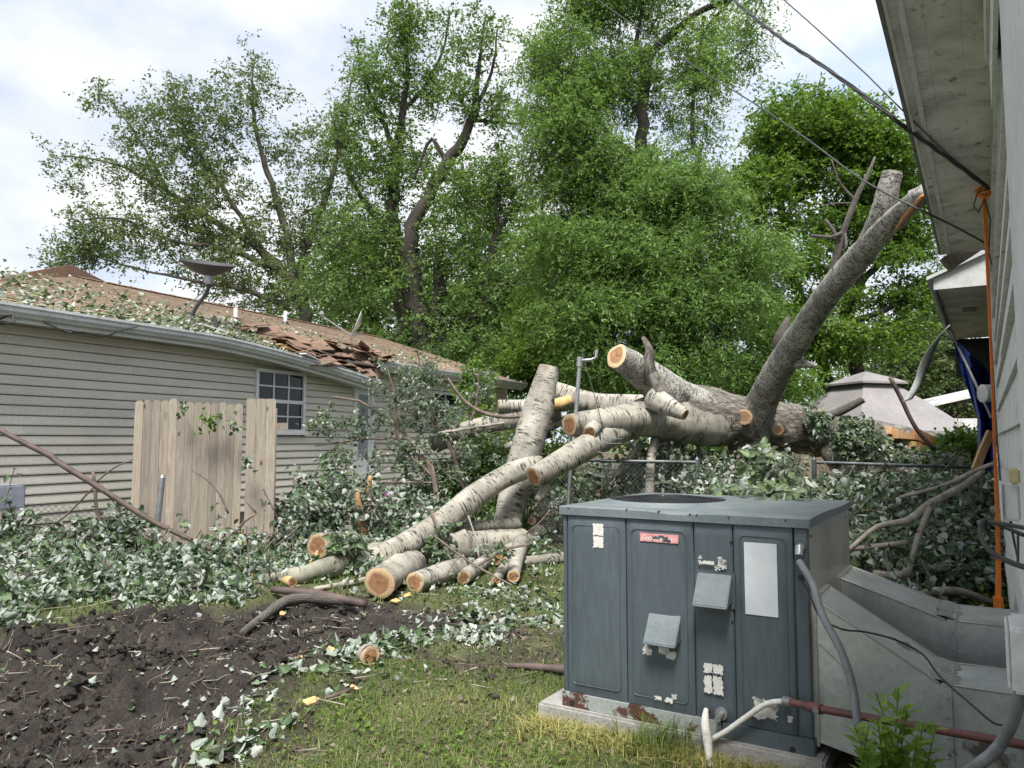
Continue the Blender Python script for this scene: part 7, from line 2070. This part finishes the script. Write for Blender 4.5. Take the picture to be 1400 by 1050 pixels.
# clods of turned earth
def clods(n, seed):
    rng = np.random.default_rng(seed)
    bm = bmesh.new(); bmesh.ops.create_icosphere(bm, subdivisions=2, radius=1.0)
    T = np.array([v.co[:] for v in bm.verts]); Fc = np.array([[v.index for v in f.verts] for f in bm.faces]); bm.free()
    x = rng.uniform(-4.6, 0.6, n * 4); y = rng.uniform(2.7, 7.2, n * 4)
    w_ = mud_at(x, y) * (0.25 + 0.75 * sstep(-x, 0.2, 2.2)) * sstep(snoise(x, y, 33, 2, 1.3), 0.35, 0.6)
    k = rng.random(n * 4) < w_; x, y = x[k][:n], y[k][:n]; n = len(x)
    s_ = 0.008 + 0.034 * rng.random(n) ** 3
    c = np.stack([x, y, gsurf(x, y) + s_ * 0.25], 1)
    ph = rng.random((n, 1, 3)) * 6.28
    f = 1 + 0.28 * np.sin(T[None] @ np.array([3.1, 1.7, 2.3]) + ph[..., 0]) + 0.2 * np.sin(T[None] @ np.array([-2.1, 4.7, 3.3]) + ph[..., 1]) + rng.normal(0, 0.12, (n, len(T)))
    sc_ = s_[:, None, None] * rng.uniform(0.7, 1.3, (n, 1, 3)) * np.array([1, 1, 0.8])
    V = c[:, None] + T[None] * f[..., None] * sc_
    F = (np.arange(n)[:, None, None] * len(T) + Fc[None]).reshape(-1, 3)
    o = np_mesh('mud_clods', V.reshape(-1, 3), F, 'ground', None, {'mud': np.ones(n * len(T))}, False)
    tag(o, 'lumps of turned dark earth scattered over the mud', 'mud clods', None, 'stuff')
clods(2200, 77)
# root and straw threads in the mud
x = rng.uniform(-3.2, 0.5, 5000); y = rng.uniform(2.8, 6.6, 5000); k_ = mud_at(x, y) > 0.5; x, y = x[k_], y[k_]
blades('root_threads', 'dry root threads and straw in the churned mud', x, y, rng.uniform(0.03, 0.1, len(x)), rng.uniform(0.002, 0.004, len(x)), 'leaf_dead', rng.random(len(x)) * 0.6, 76, 2.2)

# weeds beside the ducts
def weed(label, px, py, Y, h, nst, seed, spread=0.12, leaf=0.09):
    rng = np.random.default_rng(seed)
    t = thing('leafy_weed', label, 'weed')
    b = P(px, py, Y); b[2] = 0.0
    C = []; D = []; Nn = []; S_ = []
    for i in range(nst):
        tip = b + np.array([rng.normal(0, spread), rng.normal(0, spread * 0.6), h * (0.6 + 0.45 * rng.random())])
        st = b + np.array([rng.normal(0, 0.03), rng.normal(0, 0.03), 0])
        mid = (st + tip) / 2 + np.array([rng.normal(0, 0.02), rng.normal(0, 0.02), 0])
        MB().tube([st, mid, tip], [0.005, 0.004, 0.002], 6).build('stem', 'leaf_weed', t, True)
        n = int(22 * h / 0.5)
        for j in range(n):
            f = 0.25 + 0.75 * j / n
            p = st * (1 - f) ** 2 + 2 * mid * f * (1 - f) + tip * f * f
            an = j * 2.4 + rng.normal(0, 0.3)
            d = np.array([math.cos(an), math.sin(an), 0.5 - 0.5 * (1 - f) + 0.5 * (f > 0.9)])
            C.append(p); D.append(d); Nn.append(np.array([-0.5 * math.cos(an), -0.5 * math.sin(an), 1.0]) + rng.normal(0, 0.2, 3)); S_.append(leaf * (1.25 - 0.75 * f) * (0.8 + 0.4 * rng.random()))
    leaves('leaves', np.array(C), np.array(Nn), np.array(D), np.array(S_), 'leaf_weed', t, RHOMB, rng.random(len(C)))
weed('tall bright green weed in front of the near duct', 1222, 1075, 2.72, 0.62, 12, 81, 0.085, 0.105)
weed('small weed at the bottom right by the conduit', 1385, 1075, 2.75, 0.2, 4, 82, 0.06, 0.06)
weed('low weed clump left of the tall weed', 1190, 1085, 2.85, 0.22, 4, 83, 0.08, 0.07)
weed('bright tuft of weeds before the white house corner', 1335, 800, 6.3, 0.3, 9, 84, 0.25, 0.1)
weed('green weeds growing between the bricks', 1322, 858, 5.5, 0.14, 10, 85, 0.22, 0.07)
